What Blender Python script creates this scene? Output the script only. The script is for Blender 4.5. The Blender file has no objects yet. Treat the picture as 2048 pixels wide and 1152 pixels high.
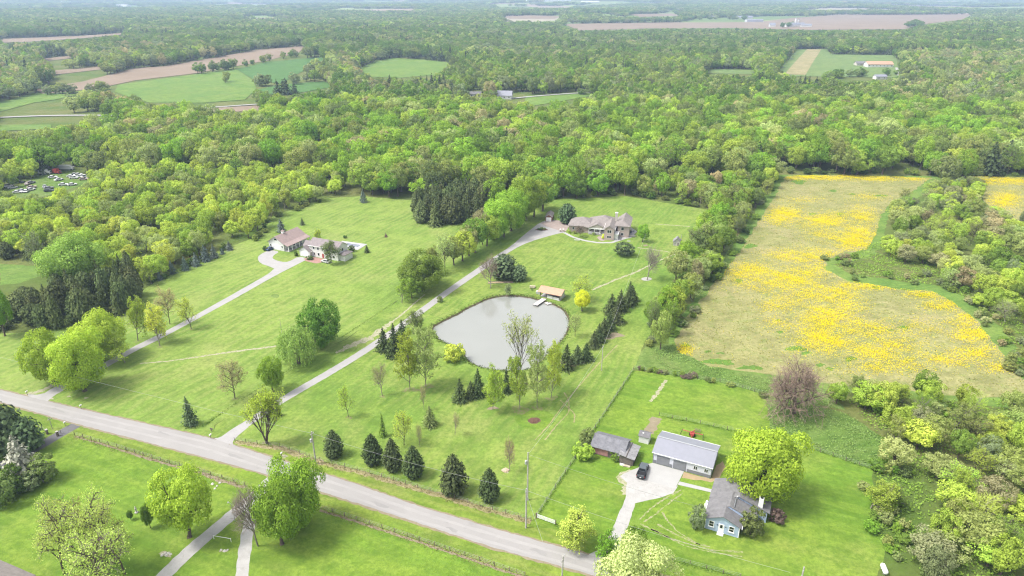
import bpy, bmesh, math, random
import numpy as np
from mathutils import Vector, Matrix

scene = bpy.context.scene
C = scene.collection
R = math.radians
PI = math.pi

# ------------------------------------------------------------------ camera
FPX = 1365.0            # focal length in pixels of the 2048 wide photograph
CAM_H = 105.0
PITCH = R(23.6)
cam_data = bpy.data.cameras.new('camera')
cam_data.sensor_width = 36.0
cam_data.lens = 36.0 * FPX / 2048.0
cam_data.clip_start = 0.5
cam_data.clip_end = 60000.0
cam = bpy.data.objects.new('camera', cam_data)
C.objects.link(cam)
cam.location = (0, 0, CAM_H)
cam.rotation_euler = (PI / 2 - PITCH, 0, 0)
scene.camera = cam

# ------------------------------------------------------------------ sky, sun, exposure
SUN_DIR = Vector((-0.52, -0.10, 0.85)).normalized()      # towards the sun
world = bpy.data.worlds.new('World')
scene.world = world
world.use_nodes = True
wn = world.node_tree
wn.nodes.clear()
sky = wn.nodes.new('ShaderNodeTexSky')
sky.sky_type = 'NISHITA'
sky.sun_disc = False
sky.sun_elevation = math.asin(SUN_DIR.z)
sky.sun_rotation = math.atan2(SUN_DIR.x, SUN_DIR.y)
sky.air_density = 1.0
sky.dust_density = 4.0
hs = wn.nodes.new('ShaderNodeHueSaturation')
hs.inputs['Saturation'].default_value = 0.22          # thin overcast: the blue is veiled
bg = wn.nodes.new('ShaderNodeBackground')
bg.inputs['Strength'].default_value = 0.125
wo = wn.nodes.new('ShaderNodeOutputWorld')
wn.links.new(sky.outputs[0], hs.inputs['Color'])
wn.links.new(hs.outputs[0], bg.inputs['Color'])
wn.links.new(bg.outputs[0], wo.inputs['Surface'])

sun_data = bpy.data.lights.new('sun', 'SUN')
sun_data.energy = 1.5
sun_data.angle = R(11)
sun_data.color = (1.0, 0.96, 0.89)
sun = bpy.data.objects.new('sun', sun_data)
C.objects.link(sun)
sun.rotation_euler = SUN_DIR.to_track_quat('Z', 'Y').to_euler()
sun.location = (-60, 60, 140)

scene.view_settings.view_transform = 'Standard'
scene.view_settings.look = 'None'
scene.view_settings.gamma = 1.0
scene.view_settings.use_curve_mapping = False
scene.view_settings.exposure = 1.48

scene.render.engine = 'CYCLES'
cy = scene.cycles
cy.max_bounces = 4
cy.diffuse_bounces = 2
cy.glossy_bounces = 2
cy.transmission_bounces = 2
cy.volume_bounces = 0
cy.transparent_max_bounces = 4
cy.use_denoising = True
cy.use_adaptive_sampling = True
cy.adaptive_threshold = 0.012
cy.denoising_prefilter = 'NONE'
cy.filter_width = 1.2
cy.caustics_reflective = False
cy.caustics_refractive = False

# ------------------------------------------------------------------ lie of the land
def smooth(t):
    t = np.clip(t, 0.0, 1.0)
    return t * t * (3 - 2 * t)

def T(x, y):
    r = smooth((np.asarray(y, float) - 620.0) / 700.0)
    f = smooth((np.asarray(y, float) - 4200.0) / 3500.0)
    return r * (6.0 * np.sin(np.asarray(x) / 380.0 + 0.8) * np.sin(np.asarray(y) / 430.0 + 0.4)
                + 4.0 * np.sin(np.asarray(x) / 210.0 - np.asarray(y) / 520.0)) \
        + f * 26.0 * np.sin(np.asarray(x) / 900.0 + 0.5) * np.sin(np.asarray(y) / 800.0)

CP, SP = math.cos(PITCH), math.sin(PITCH)

def at(px, py, z=0.0):
    """ground point (or point at height z above it) under a photograph position"""
    u = (px - 1024.0) / FPX
    v = (py - 576.0) / FPX
    d = (u, CP - v * SP, -SP - v * CP)
    t = (z - CAM_H) / d[2] if d[2] < 0 else 1e5
    if t * d[1] > 600:
        t = 550.0
        last = t
        while t < 26000:
            if CAM_H + t * d[2] - z < float(T(t * d[0], t * d[1])):
                break
            last = t
            t *= 1.01
        lo, hi = last, t
        for _ in range(16):
            m = 0.5 * (lo + hi)
            if CAM_H + m * d[2] - z < float(T(m * d[0], m * d[1])):
                hi = m
            else:
                lo = m
        t = hi
    return Vector((t * d[0], t * d[1], CAM_H + t * d[2] if t * d[1] > 600 else z))

def proj(x, y, z):
    x = np.asarray(x, float); y = np.asarray(y, float); z = np.asarray(z, float)
    dep = y * CP + (CAM_H - z) * SP
    up = y * SP + (z - CAM_H) * CP
    dep = np.where(dep < 1e-3, 1e-3, dep)
    return 1024 + FPX * x / dep, 576 - FPX * up / dep, dep

def height_for(base, top_py):
    v = (top_py - 576.0) / FPX
    return CAM_H - base.y * (SP + v * CP) / (CP - v * SP) - base.z

def inside(poly, x, y):
    p = np.asarray(poly, float)
    x = np.asarray(x, float); y = np.asarray(y, float)
    res = np.zeros(x.shape, bool)
    j = len(p) - 1
    for i in range(len(p)):
        xi, yi, xj, yj = p[i, 0], p[i, 1], p[j, 0], p[j, 1]
        if yi != yj:
            c = ((yi > y) != (yj > y)) & (x < (xj - xi) * (y - yi) / (yj - yi) + xi)
            res ^= c
        j = i
    return res

# ------------------------------------------------------------------ naming helpers
def tag(o, label=None, cat=None, group=None, kind=None):
    if label: o['label'] = label
    if cat: o['category'] = cat
    if group: o['group'] = group
    if kind: o['kind'] = kind
    return o

def thing(name, label, cat, loc=(0, 0, 0), rz=0.0, group=None):
    o = bpy.data.objects.new(name, None)
    o.empty_display_size = 0.5
    C.objects.link(o)
    o.location = loc
    o.rotation_euler = (0, 0, rz)
    return tag(o, label, cat, group)

# ------------------------------------------------------------------ materials
def new_mat(name):
    m = bpy.data.materials.new(name)
    m.use_nodes = True
    nt = m.node_tree
    b = nt.nodes['Principled BSDF']
    return m, nt, b

def node(nt, t, **kw):
    n = nt.nodes.new(t)
    for k, v in kw.items():
        if k in n.inputs.keys():
            n.inputs[k].default_value = v
        else:
            setattr(n, k, v)
    return n

def lk(nt, a, b):
    nt.links.new(a, b)

def mixc(nt, fac, a, b, mode='MIX'):
    n = nt.nodes.new('ShaderNodeMix')
    n.data_type = 'RGBA'
    n.blend_type = mode
    for sock, v in ((n.inputs[0], fac), (n.inputs[6], a), (n.inputs[7], b)):
        if isinstance(v, bpy.types.NodeSocket):
            lk(nt, v, sock)
        elif isinstance(v, (int, float)):
            sock.default_value = v
        else:
            sock.default_value = (v[0], v[1], v[2], 1)
    return n.outputs[2]

def maths(nt, op, a, b=None, clamp=False):
    n = nt.nodes.new('ShaderNodeMath')
    n.operation = op
    n.use_clamp = clamp
    for i, v in enumerate((a, b)):
        if v is None: continue
        if isinstance(v, bpy.types.NodeSocket):
            lk(nt, v, n.inputs[i])
        else:
            n.inputs[i].default_value = v
    return n.outputs[0]

def noise_fac(nt, vec, scale, lo=0.35, hi=0.65, detail=4.0, rough=0.55):
    n = node(nt, 'ShaderNodeTexNoise', Scale=scale, Detail=detail, Roughness=rough)
    lk(nt, vec, n.inputs['Vector'])
    r = nt.nodes.new('ShaderNodeMapRange')
    r.clamp = True
    r.inputs[1].default_value = lo
    r.inputs[2].default_value = hi
    lk(nt, n.outputs[0], r.inputs[0])
    return r.outputs[0]

def world_pos(nt):
    return nt.nodes.new('ShaderNodeNewGeometry').outputs['Position']

def plain(name, col, rough=0.7, spec=0.3, metal=0.0, var=0.12, scale=1.2, bump=0.0, bscale=20.0):
    """a surface with gentle uneven colour"""
    m, nt, b = new_mat(name)
    tc = nt.nodes.new('ShaderNodeTexCoord').outputs['Object']
    f = noise_fac(nt, tc, scale, 0.3, 0.7, 5)
    dark = tuple(c * (1 - var) for c in col)
    lite = tuple(min(1, c * (1 + var)) for c in col)
    c1 = mixc(nt, f, dark, lite)
    lk(nt, c1, b.inputs['Base Color'])
    b.inputs['Roughness'].default_value = rough
    b.inputs['Specular IOR Level'].default_value = spec
    b.inputs['Metallic'].default_value = metal
    if bump:
        n = node(nt, 'ShaderNodeTexNoise', Scale=bscale, Detail=4)
        lk(nt, tc, n.inputs['Vector'])
        bp = node(nt, 'ShaderNodeBump', Strength=bump, Distance=0.05)
        lk(nt, n.outputs[0], bp.inputs['Height'])
        lk(nt, bp.outputs[0], b.inputs['Normal'])
    return m

def ribbed(name, col, axis=0, pitch=0.25, depth=0.35, rough=0.6, var=0.1, metal=0.0, spec=0.3, stain=0.0):
    """siding, ribbed sheet metal or shingle courses: fine relief along one local axis"""
    m, nt, b = new_mat(name)
    tc = nt.nodes.new('ShaderNodeTexCoord').outputs['Object']
    sep = nt.nodes.new('ShaderNodeSeparateXYZ')
    lk(nt, tc, sep.inputs[0])
    s = maths(nt, 'MULTIPLY', sep.outputs[axis], 1.0 / pitch)
    fr = maths(nt, 'FRACT', s)
    f = noise_fac(nt, tc, 0.9, 0.3, 0.7, 6)
    c1 = mixc(nt, f, tuple(c * (1 - var) for c in col), tuple(min(1, c * (1 + var)) for c in col))
    if stain:
        f2 = noise_fac(nt, tc, 2.3, 0.5, 0.72, 8)
        c1 = mixc(nt, maths(nt, 'MULTIPLY', f2, stain), c1, tuple(c * 0.45 for c in col))
    lk(nt, c1, b.inputs['Base Color'])
    bp = node(nt, 'ShaderNodeBump', Strength=depth, Distance=0.03)
    lk(nt, fr, bp.inputs['Height'])
    lk(nt, bp.outputs[0], b.inputs['Normal'])
    b.inputs['Roughness'].default_value = rough
    b.inputs['Metallic'].default_value = metal
    b.inputs['Specular IOR Level'].default_value = spec
    return m

def brick_mat(name, c1, c2, mortar, scale=4.0):
    m, nt, b = new_mat(name)
    tc = nt.nodes.new('ShaderNodeTexCoord').outputs['Object']
    mp = nt.nodes.new('ShaderNodeMapping')
    mp.inputs['Rotation'].default_value = (R(90), 0, 0)
    lk(nt, tc, mp.inputs[0])
    bt = node(nt, 'ShaderNodeTexBrick', Scale=scale)
    bt.inputs['Color1'].default_value = (*c1, 1)
    bt.inputs['Color2'].default_value = (*c2, 1)
    bt.inputs['Mortar'].default_value = (*mortar, 1)
    lk(nt, mp.outputs[0], bt.inputs['Vector'])
    f = noise_fac(nt, tc, 1.5, 0.3, 0.7, 6)
    lk(nt, mixc(nt, maths(nt, 'MULTIPLY', f, 0.5), bt.outputs[0], tuple(0.5 * (a + d) for a, d in zip(c1, c2))), b.inputs['Base Color'])
    b.inputs['Roughness'].default_value = 0.85
    return m

def grass_mat(name, base, alt, dry, dry_amt=0.35, stripe=None, stripe_amt=0.0, patch=None, patch_amt=0.0, drylo=0.52):
    """mown or rough grass: broad tone changes, clumps, dry patches, mower lines"""
    base, alt, dry = [tuple(v * 1.05 + 0.007 for v in q) for q in (base, alt, dry)]
    m, nt, b = new_mat(name)
    P = world_pos(nt)
    f1 = noise_fac(nt, P, 0.028, 0.42, 0.58, 5, 0.62)
    f2 = noise_fac(nt, P, 0.14, 0.42, 0.60, 6, 0.62)
    f3 = noise_fac(nt, P, 0.9, 0.38, 0.62, 6, 0.72)
    ang0 = stripe[0] if stripe is not None else 20
    mp = nt.nodes.new('ShaderNodeMapping')
    mp.vector_type = 'TEXTURE'
    mp.inputs['Rotation'].default_value = (0, 0, R(ang0))
    mp.inputs['Scale'].default_value = (9.0, 1.0, 1.0)
    lk(nt, P, mp.inputs[0])
    f8 = noise_fac(nt, mp.outputs[0], 0.55, 0.42, 0.60, 5, 0.66)
    c = mixc(nt, f1, base, alt)
    c = mixc(nt, maths(nt, 'MULTIPLY', f2, 0.62), c, tuple(v * 0.62 for v in base))
    c = mixc(nt, maths(nt, 'MULTIPLY', f8, 0.36), c, tuple(v * 1.22 for v in alt))
    # dry and worn patches
    f4 = noise_fac(nt, P, 0.045, drylo, drylo + 0.2, 7, 0.65)
    c = mixc(nt, maths(nt, 'MULTIPLY', f4, dry_amt), c, dry)
    if stripe is not None:
        ang, width = stripe
        sep = nt.nodes.new('ShaderNodeSeparateXYZ')
        wob = node(nt, 'ShaderNodeTexNoise', Scale=0.05, Detail=3)
        lk(nt, P, wob.inputs['Vector'])
        lk(nt, P, sep.inputs[0])
        a = maths(nt, 'MULTIPLY', sep.outputs[0], -math.sin(R(ang)) / width)
        bb = maths(nt, 'MULTIPLY', sep.outputs[1], math.cos(R(ang)) / width)
        s = maths(nt, 'ADD', a, bb)
        s = maths(nt, 'ADD', s, maths(nt, 'MULTIPLY', wob.outputs[0], 3.0))
        s = maths(nt, 'SINE', maths(nt, 'MULTIPLY', s, 2 * PI))
        s = maths(nt, 'ADD', maths(nt, 'MULTIPLY', s, 0.7), 0.35, True)
        f5 = noise_fac(nt, P, 0.03, 0.40, 0.54, 4)
        c = mixc(nt, maths(nt, 'MULTIPLY', maths(nt, 'MULTIPLY', s, f5), stripe_amt), c, tuple(0.4 * u + 0.6 * w for u, w in zip(alt, dry)))
    if patch is not None:
        f6 = noise_fac(nt, P, 0.30, 0.52, 0.62, 6, 0.7)
        c = mixc(nt, maths(nt, 'MULTIPLY', f6, patch_amt), c, patch)
    c = mixc(nt, maths(nt, 'MULTIPLY', f3, 0.55), c, tuple(v * 0.58 for v in base))
    lk(nt, c, b.inputs['Base Color'])
    b.inputs['Roughness'].default_value = 0.95
    b.inputs['Specular IOR Level'].default_value = 0.12
    n = node(nt, 'ShaderNodeTexNoise', Scale=2.2, Detail=6, Roughness=0.7)
    lk(nt, P, n.inputs['Vector'])
    bp = node(nt, 'ShaderNodeBump', Strength=0.55, Distance=0.25)
    lk(nt, n.outputs[0], bp.inputs['Height'])
    lk(nt, bp.outputs[0], b.inputs['Normal'])
    return m

def speckle_mat(name, a, bcol, c3=None, s1=0.25, s2=5.0, amt3=0.5, rough=0.95, bump=0.4, lo3=0.56):
    """gravel, asphalt, soil, concrete: two tones in blotches, fine grain, a third tone in patches"""
    m, nt, b = new_mat(name)
    P = world_pos(nt)
    c = mixc(nt, noise_fac(nt, P, s1, 0.32, 0.68, 6, 0.6), a, bcol)
    if c3 is not None:
        c = mixc(nt, maths(nt, 'MULTIPLY', noise_fac(nt, P, s1 * 1.9, lo3, lo3 + 0.14, 7, 0.68), amt3), c, c3)
    g = noise_fac(nt, P, s2, 0.25, 0.75, 5, 0.75)
    c = mixc(nt, maths(nt, 'MULTIPLY', g, 0.35), c, tuple(v * 0.62 for v in a))
    lk(nt, c, b.inputs['Base Color'])
    b.inputs['Roughness'].default_value = rough
    b.inputs['Specular IOR Level'].default_value = 0.15
    if bump:
        n = node(nt, 'ShaderNodeTexNoise', Scale=s2, Detail=5, Roughness=0.7)
        lk(nt, P, n.inputs['Vector'])
        bp = node(nt, 'ShaderNodeBump', Strength=bump, Distance=0.06)
        lk(nt, n.outputs[0], bp.inputs['Height'])
        lk(nt, bp.outputs[0], b.inputs['Normal'])
    return m

def foliage_mat(name, transl=0.35, var=0.45, mass=False, warmth=0.12):
    """leaves: the tree's own colour, uneven from clump to clump and leaf to leaf, light passing through"""
    m = bpy.data.materials.new(name)
    m.use_nodes = True
    nt = m.node_tree
    nt.nodes.clear()
    oi = nt.nodes.new('ShaderNodeObjectInfo')
    geo = nt.nodes.new('ShaderNodeNewGeometry')
    at_ = nt.nodes.new('ShaderNodeAttribute')
    at_.attribute_name = 'tint'
    # leaf and clump variation
    k = maths(nt, 'ADD', maths(nt, 'MULTIPLY', geo.outputs['Random Per Island'], var * 0.5),
              maths(nt, 'MULTIPLY', at_.outputs['Fac'], var * 0.5))
    k = maths(nt, 'ADD', k, 1.0 - var * 0.5)
    # whole-tree variation for copies
    k2 = maths(nt, 'ADD', maths(nt, 'MULTIPLY', oi.outputs['Random'], 0.4), 0.8)
    k = maths(nt, 'MULTIPLY', k, k2)
    src = oi.outputs['Color']
    if mass:                                   # colour carried by each copy of the far woodland
        ia = nt.nodes.new('ShaderNodeAttribute')
        ia.attribute_type = 'INSTANCER'
        ia.attribute_name = 'leafcol'
        src = ia.outputs['Color']
    col = mixc(nt, 1.0, src, (1, 1, 1), 'MULTIPLY')
    vm = nt.nodes.new('ShaderNodeVectorMath')
    vm.operation = 'SCALE'
    lk(nt, col, vm.inputs[0])
    lk(nt, k, vm.inputs[3])
    warm = mixc(nt, maths(nt, 'MULTIPLY', at_.outputs['Fac'], warmth), vm.outputs[0], mixc(nt, 1.0, vm.outputs[0], (1.28, 1.08, 0.8), 'MULTIPLY'))
    d = nt.nodes.new('ShaderNodeBsdfDiffuse')
    t = nt.nodes.new('ShaderNodeBsdfTranslucent')
    lk(nt, warm, d.inputs[0])
    lk(nt, mixc(nt, 1.0, warm, (1.05, 1.1, 0.75), 'MULTIPLY'), t.inputs[0])
    mx = nt.nodes.new('ShaderNodeMixShader')
    mx.inputs[0].default_value = transl
    lk(nt, d.outputs[0], mx.inputs[1])
    lk(nt, t.outputs[0], mx.inputs[2])
    o = nt.nodes.new('ShaderNodeOutputMaterial')
    lk(nt, mx.outputs[0], o.inputs[0])
    return m

M = {}
M['leaf'] = foliage_mat('leaf', 0.38)
M['needle'] = foliage_mat('needle', 0.12, 0.7)
M['leaf_mass'] = foliage_mat('leaf_mass', 0.38, 0.42, True)
M['needle_mass'] = foliage_mat('needle_mass', 0.12, 0.7, True)
M['petal'] = foliage_mat('petal', 0.25, 0.4, False, 0.0)
M['bark'] = plain('bark', (0.12, 0.095, 0.075), 0.95, 0.1, var=0.35, scale=3)
M['bark_pale'] = plain('bark_pale', (0.24, 0.21, 0.18), 0.95, 0.1, var=0.3, scale=3)
M['twig'] = foliage_mat('twig', 0.0, 0.4)

# ------------------------------------------------------------------ mesh builders
def link_mesh(name, me, mats, parent=None):
    o = bpy.data.objects.new(name, me)
    C.objects.link(o)
    for m in (mats if isinstance(mats, (list, tuple)) else [mats]):
        if m is not None and len(me.materials) < (len(mats) if isinstance(mats, (list, tuple)) else 1):
            me.materials.append(m)
    if parent is not None:
        o.parent = parent
    return o

class MB:
    """collects the faces of one mesh"""
    def __init__(s):
        s.v, s.f = [], []
    def add(s, vs, fs):
        k = len(s.v)
        s.v += [tuple(p) for p in vs]
        s.f += [tuple(i + k for i in f) for f in fs]
        return s
    def box(s, cx, cy, cz, sx, sy, sz, rz=0.0, bev=0.0):
        vs = []
        for dz in (-.5, .5):
            for dx, dy in ((-.5, -.5), (.5, -.5), (.5, .5), (-.5, .5)):
                x, y = dx * sx, dy * sy
                c, n = math.cos(rz), math.sin(rz)
                vs.append((cx + x * c - y * n, cy + x * n + y * c, cz + dz * sz))
        return s.add(vs, [(3, 2, 1, 0), (4, 5, 6, 7), (0, 1, 5, 4), (1, 2, 6, 5), (2, 3, 7, 6), (3, 0, 4, 7)])
    def span(s, x0, x1, y0, y1, z0, z1):
        return s.box((x0 + x1) / 2, (y0 + y1) / 2, (z0 + z1) / 2, x1 - x0, y1 - y0, z1 - z0)
    def slab(s, pts, th):
        """a flat plate: top outline (any points), thickness downwards"""
        n = len(pts)
        vs = [tuple(p) for p in pts] + [(p[0], p[1], p[2] - th) for p in pts]
        fs = [tuple(range(n)), tuple(range(2 * n - 1, n - 1, -1))]
        for i in range(n):
            j = (i + 1) % n
            fs.append((i, n + i, n + j, j))
        return s.add(vs, fs)
    def tube(s, p0, p1, r0, r1=None, n=6, cap=True):
        r1 = r0 if r1 is None else r1
        p0, p1 = Vector(p0), Vector(p1)
        d = (p1 - p0)
        if d.length < 1e-6: return s
        d.normalize()
        a = d.orthogonal().normalized()
        b = d.cross(a)
        vs = []
        for p, r in ((p0, r0), (p1, r1)):
            for i in range(n):
                t = 2 * PI * i / n
                vs.append(p + a * (r * math.cos(t)) + b * (r * math.sin(t)))
        fs = [(i, (i + 1) % n, n + (i + 1) % n, n + i) for i in range(n)]
        if cap:
            fs += [tuple(range(n - 1, -1, -1)), tuple(range(n, 2 * n))]
        return s.add(vs, fs)
    def lathe(s, prof, n=12, c=(0, 0, 0), axis='z'):
        vs, fs = [], []
        for r, h in prof:
            for i in range(n):
                t = 2 * PI * i / n
                q = (r * math.cos(t), r * math.sin(t), h)
                if axis == 'x': q = (q[2], q[0], q[1])
                if axis == 'y': q = (q[0], q[2], q[1])
                vs.append((c[0] + q[0], c[1] + q[1], c[2] + q[2]))
        for k in range(len(prof) - 1):
            for i in range(n):
                j = (i + 1) % n
                fs.append((k * n + i, k * n + j, (k + 1) * n + j, (k + 1) * n + i))
        fs.append(tuple(range(n - 1, -1, -1)))
        fs.append(tuple((len(prof) - 1) * n + i for i in range(n)))
        return s.add(vs, fs)
    def build(s, name, mat, parent=None, smooth_=False):
        me = bpy.data.meshes.new(name)
        me.from_pydata(s.v, [], s.f)
        if smooth_:
            me.polygons.foreach_set('use_smooth', [True] * len(me.polygons))
        me.update()
        return link_mesh(name, me, mat, parent)

def np_mesh(name, V, F, tint=None, mat_index=None):
    """fast mesh from arrays; F: (n,3) or (n,4)"""
    me = bpy.data.meshes.new(name)
    V = np.asarray(V, np.float32); F = np.asarray(F, np.int32)
    n, k = F.shape
    me.vertices.add(len(V)); me.vertices.foreach_set('co', V.ravel())
    me.loops.add(n * k); me.loops.foreach_set('vertex_index', F.ravel())
    me.polygons.add(n)
    me.polygons.foreach_set('loop_start', np.arange(0, n * k, k, dtype=np.int32))
    if mat_index is not None:
        me.polygons.foreach_set('material_index', np.asarray(mat_index, np.int32))
    if tint is not None:
        a = me.attributes.new('tint', 'FLOAT', 'FACE')
        a.data.foreach_set('value', np.asarray(tint, np.float32))
    me.update(calc_edges=True)
    return me

def wpt(p, z=0.0):
    """photograph position, or ('w', x, y) for a point given in metres"""
    if p[0] == 'w':
        return Vector((p[1], p[2], float(T(p[1], p[2])) + z))
    q = at(p[0], p[1])
    return Vector((q.x, q.y, float(T(q.x, q.y)) + z))

def densify(pts, step, closed=True, jitter=0.0, seed=1):
    rng = random.Random(seed)
    out = []
    n = len(pts)
    for i in range(n if closed else n - 1):
        a, b = Vector(pts[i]), Vector(pts[(i + 1) % n])
        k = max(1, int((b - a).length / step))
        d = (b - a).normalized()
        nrm = Vector((-d.y, d.x, 0))
        for j in range(k):
            q = a.lerp(b, j / k)
            if jitter: q = q + nrm * rng.uniform(-jitter, jitter)
            out.append(q)
    if not closed: out.append(Vector(pts[-1]))
    return out

def chaikin(pts, n=2, closed=True):
    for _ in range(n):
        out = []
        m = len(pts)
        rng_ = range(m) if closed else range(m - 1)
        if not closed: out.append(pts[0])
        for i in rng_:
            a, b = pts[i], pts[(i + 1) % m]
            out += [a.lerp(b, .25), a.lerp(b, .75)]
        if not closed: out.append(pts[-1])
        pts = out
    return pts

def sheet(name, pts, z, mat, kind='structure', step=4.0, jitter=0.0, seed=1, drape=False, smooth_n=0, parent=None):
    """a level sheet with the outline PTS (photograph positions); draped over the hills if asked"""
    P = [wpt(p) for p in pts]
    if smooth_n: P = chaikin(P, smooth_n)
    if jitter: P = densify(P, step, True, jitter, seed)
    bm = bmesh.new()
    vs = [bm.verts.new((p.x, p.y, 0)) for p in P]
    f = bm.faces.new(vs)
    f.normal_update()
    if f.normal.z < 0: bmesh.ops.reverse_faces(bm, faces=[f])
    bmesh.ops.triangulate(bm, faces=bm.faces[:])
    if drape:
        xs = [p.x for p in P]; ys = [p.y for p in P]
        g = max(25.0, (max(xs) - min(xs)) / 40, (max(ys) - min(ys)) / 40)
        for ax, lo, hi in ((0, min(xs), max(xs)), (1, min(ys), max(ys))):
            c = lo + g
            while c < hi:
                co = (c, 0, 0) if ax == 0 else (0, c, 0)
                no = (1, 0, 0) if ax == 0 else (0, 1, 0)
                bmesh.ops.bisect_plane(bm, geom=bm.verts[:] + bm.edges[:] + bm.faces[:], plane_co=co, plane_no=no)
                c += g
    for v in bm.verts:
        v.co.z = float(T(v.co.x, v.co.y)) + z if drape else z
    me = bpy.data.meshes.new(name)
    bm.to_mesh(me); bm.free()
    o = link_mesh(name, me, mat, parent)
    if kind and parent is None: o['kind'] = kind
    return o

def ribbon(name, pts, width, z, mat, kind='structure', ragged=0.0, step=2.0, seed=3, parent=None, drape=False, crown=0.0):
    """a strip along a line of photograph positions; width in metres, or a list of widths"""
    rng = random.Random(seed)
    P = [wpt(p) for p in pts]
    if not isinstance(width, (list, tuple)): width = [width] * len(P)
    W = []
    Q = []
    for i in range(len(P) - 1):
        k = max(1, int((P[i + 1] - P[i]).length / step))
        for j in range(k):
            Q.append(P[i].lerp(P[i + 1], j / k)); W.append(width[i] + (width[i + 1] - width[i]) * j / k)
    Q.append(P[-1]); W.append(width[-1])
    for _ in range(3):
        Q = [Q[0]] + [(Q[i - 1] + Q[i] * 2 + Q[i + 1]) / 4 for i in range(1, len(Q) - 1)] + [Q[-1]]
    vs, fs = [], []
    for i, p in enumerate(Q):
        d = (Q[min(i + 1, len(Q) - 1)] - Q[max(i - 1, 0)]); d.z = 0
        d.normalize()
        n = Vector((-d.y, d.x, 0))
        w = W[i] / 2
        a = p + n * (w * (1 + rng.uniform(-ragged, ragged)))
        b = p - n * (w * (1 + rng.uniform(-ragged, ragged)))
        za = float(T(a.x, a.y)) if drape else 0
        zb = float(T(b.x, b.y)) if drape else 0
        m = (a + b) / 2
        vs += [(a.x, a.y, za + z), (m.x, m.y, (za + zb) / 2 + z + crown), (b.x, b.y, zb + z)]
        if i:
            k = 3 * i
            fs += [(k - 3, k - 2, k + 1, k), (k - 2, k - 1, k + 2, k + 1)]
    me = bpy.data.meshes.new(name)
    me.from_pydata(vs, [], fs)
    me.update()
    o = link_mesh(name, me, mat, parent)
    # faces upward
    if me.polygons and me.polygons[0].normal.z < 0: me.flip_normals()
    if kind and parent is None: o['kind'] = kind
    return o

# ------------------------------------------------------------------ ground materials
G = (0.095, 0.165, 0.022)
M['rough_grass'] = grass_mat('rough_grass', (0.085, 0.145, 0.026), (0.13, 0.165, 0.038), (0.20, 0.17, 0.08), 0.35)
M['lawn_pale'] = grass_mat('lawn_pale', (0.13, 0.215, 0.032), (0.19, 0.26, 0.05), (0.30, 0.29, 0.11), 0.45, (64, 3.4), 0.42)
M['lawn_main'] = grass_mat('lawn_main', (0.115, 0.205, 0.026), (0.19, 0.255, 0.045), (0.29, 0.28, 0.10), 0.55, (64, 2.6), 0.32, (0.07, 0.13, 0.02), 0.35)
M['lawn_bright'] = grass_mat('lawn_bright', (0.105, 0.20, 0.016), (0.165, 0.24, 0.026), (0.25, 0.25, 0.07), 0.45, (-23, 4.5), 0.16, (0.065, 0.135, 0.012), 0.45)
M['verge'] = grass_mat('verge', (0.115, 0.19, 0.02), (0.18, 0.24, 0.03), (0.29, 0.26, 0.10), 0.5, (-22, 2.4), 0.35)
M['dry_grass'] = grass_mat('dry_grass', (0.22, 0.21, 0.09), (0.29, 0.25, 0.13), (0.34, 0.27, 0.17), 0.6, drylo=0.45)
M['weedy'] = grass_mat('weedy', (0.085, 0.16, 0.022), (0.145, 0.20, 0.05), (0.21, 0.18, 0.085), 0.5, None, 0, (0.05, 0.10, 0.018), 0.6)
M['hay'] = grass_mat('hay', (0.215, 0.22, 0.078), (0.27, 0.255, 0.105), (0.33, 0.27, 0.15), 0.6, None, 0, (0.10, 0.19, 0.025), 0.38, drylo=0.5)
M['wet_grass'] = grass_mat('wet_grass', (0.085, 0.175, 0.022), (0.12, 0.205, 0.03), (0.16, 0.20, 0.05), 0.3)
M['wheat'] = grass_mat('wheat', (0.06, 0.14, 0.03), (0.075, 0.16, 0.035), (0.11, 0.16, 0.045), 0.3)
M['pasture'] = grass_mat('pasture', (0.095, 0.18, 0.03), (0.145, 0.215, 0.038), (0.21, 0.215, 0.07), 0.45)
M['pasture_dull'] = grass_mat('pasture_dull', (0.11, 0.18, 0.05), (0.15, 0.205, 0.06), (0.22, 0.22, 0.10), 0.35)
M['plough'] = speckle_mat('plough', (0.20, 0.15, 0.105), (0.245, 0.19, 0.14), (0.17, 0.15, 0.09), 0.012, 0.3, 0.5, bump=0)
M['asphalt'] = speckle_mat('asphalt', (0.262, 0.25, 0.241), (0.30, 0.287, 0.276), (0.215, 0.206, 0.2), 0.14, 7.0, 0.5, 0.9, 0.25)
M['asphalt_dark'] = speckle_mat('asphalt_dark', (0.115, 0.113, 0.12), (0.15, 0.147, 0.15), None, 0.4, 6.0, 0.3, 0.9, 0.25)
M['drive'] = speckle_mat('drive', (0.30, 0.29, 0.283), (0.345, 0.333, 0.325), (0.265, 0.25, 0.24), 0.3, 6.0, 0.5, 0.92, 0.3)
M['gravel'] = speckle_mat('gravel', (0.32, 0.31, 0.295), (0.39, 0.38, 0.365), (0.23, 0.225, 0.18), 0.5, 3.5, 0.6, 0.95, 0.6)
M['concrete'] = speckle_mat('concrete', (0.34, 0.335, 0.325), (0.375, 0.37, 0.36), None, 0.35, 5.0, 0.3, 0.85, 0.12)
M['paver'] = speckle_mat('paver', (0.27, 0.215, 0.19), (0.33, 0.28, 0.255), (0.24, 0.18, 0.16), 0.5, 3.0, 0.5, 0.9, 0.2)
M['red_paver'] = speckle_mat('red_paver', (0.30, 0.17, 0.14), (0.34, 0.215, 0.18), None, 0.8, 5.0, 0.5, 0.9, 0.2)
M['soil'] = speckle_mat('soil', (0.20, 0.165, 0.11), (0.26, 0.22, 0.15), (0.12, 0.18, 0.03), 0.6, 3.0, 0.9, 0.95, 0.5)
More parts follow.
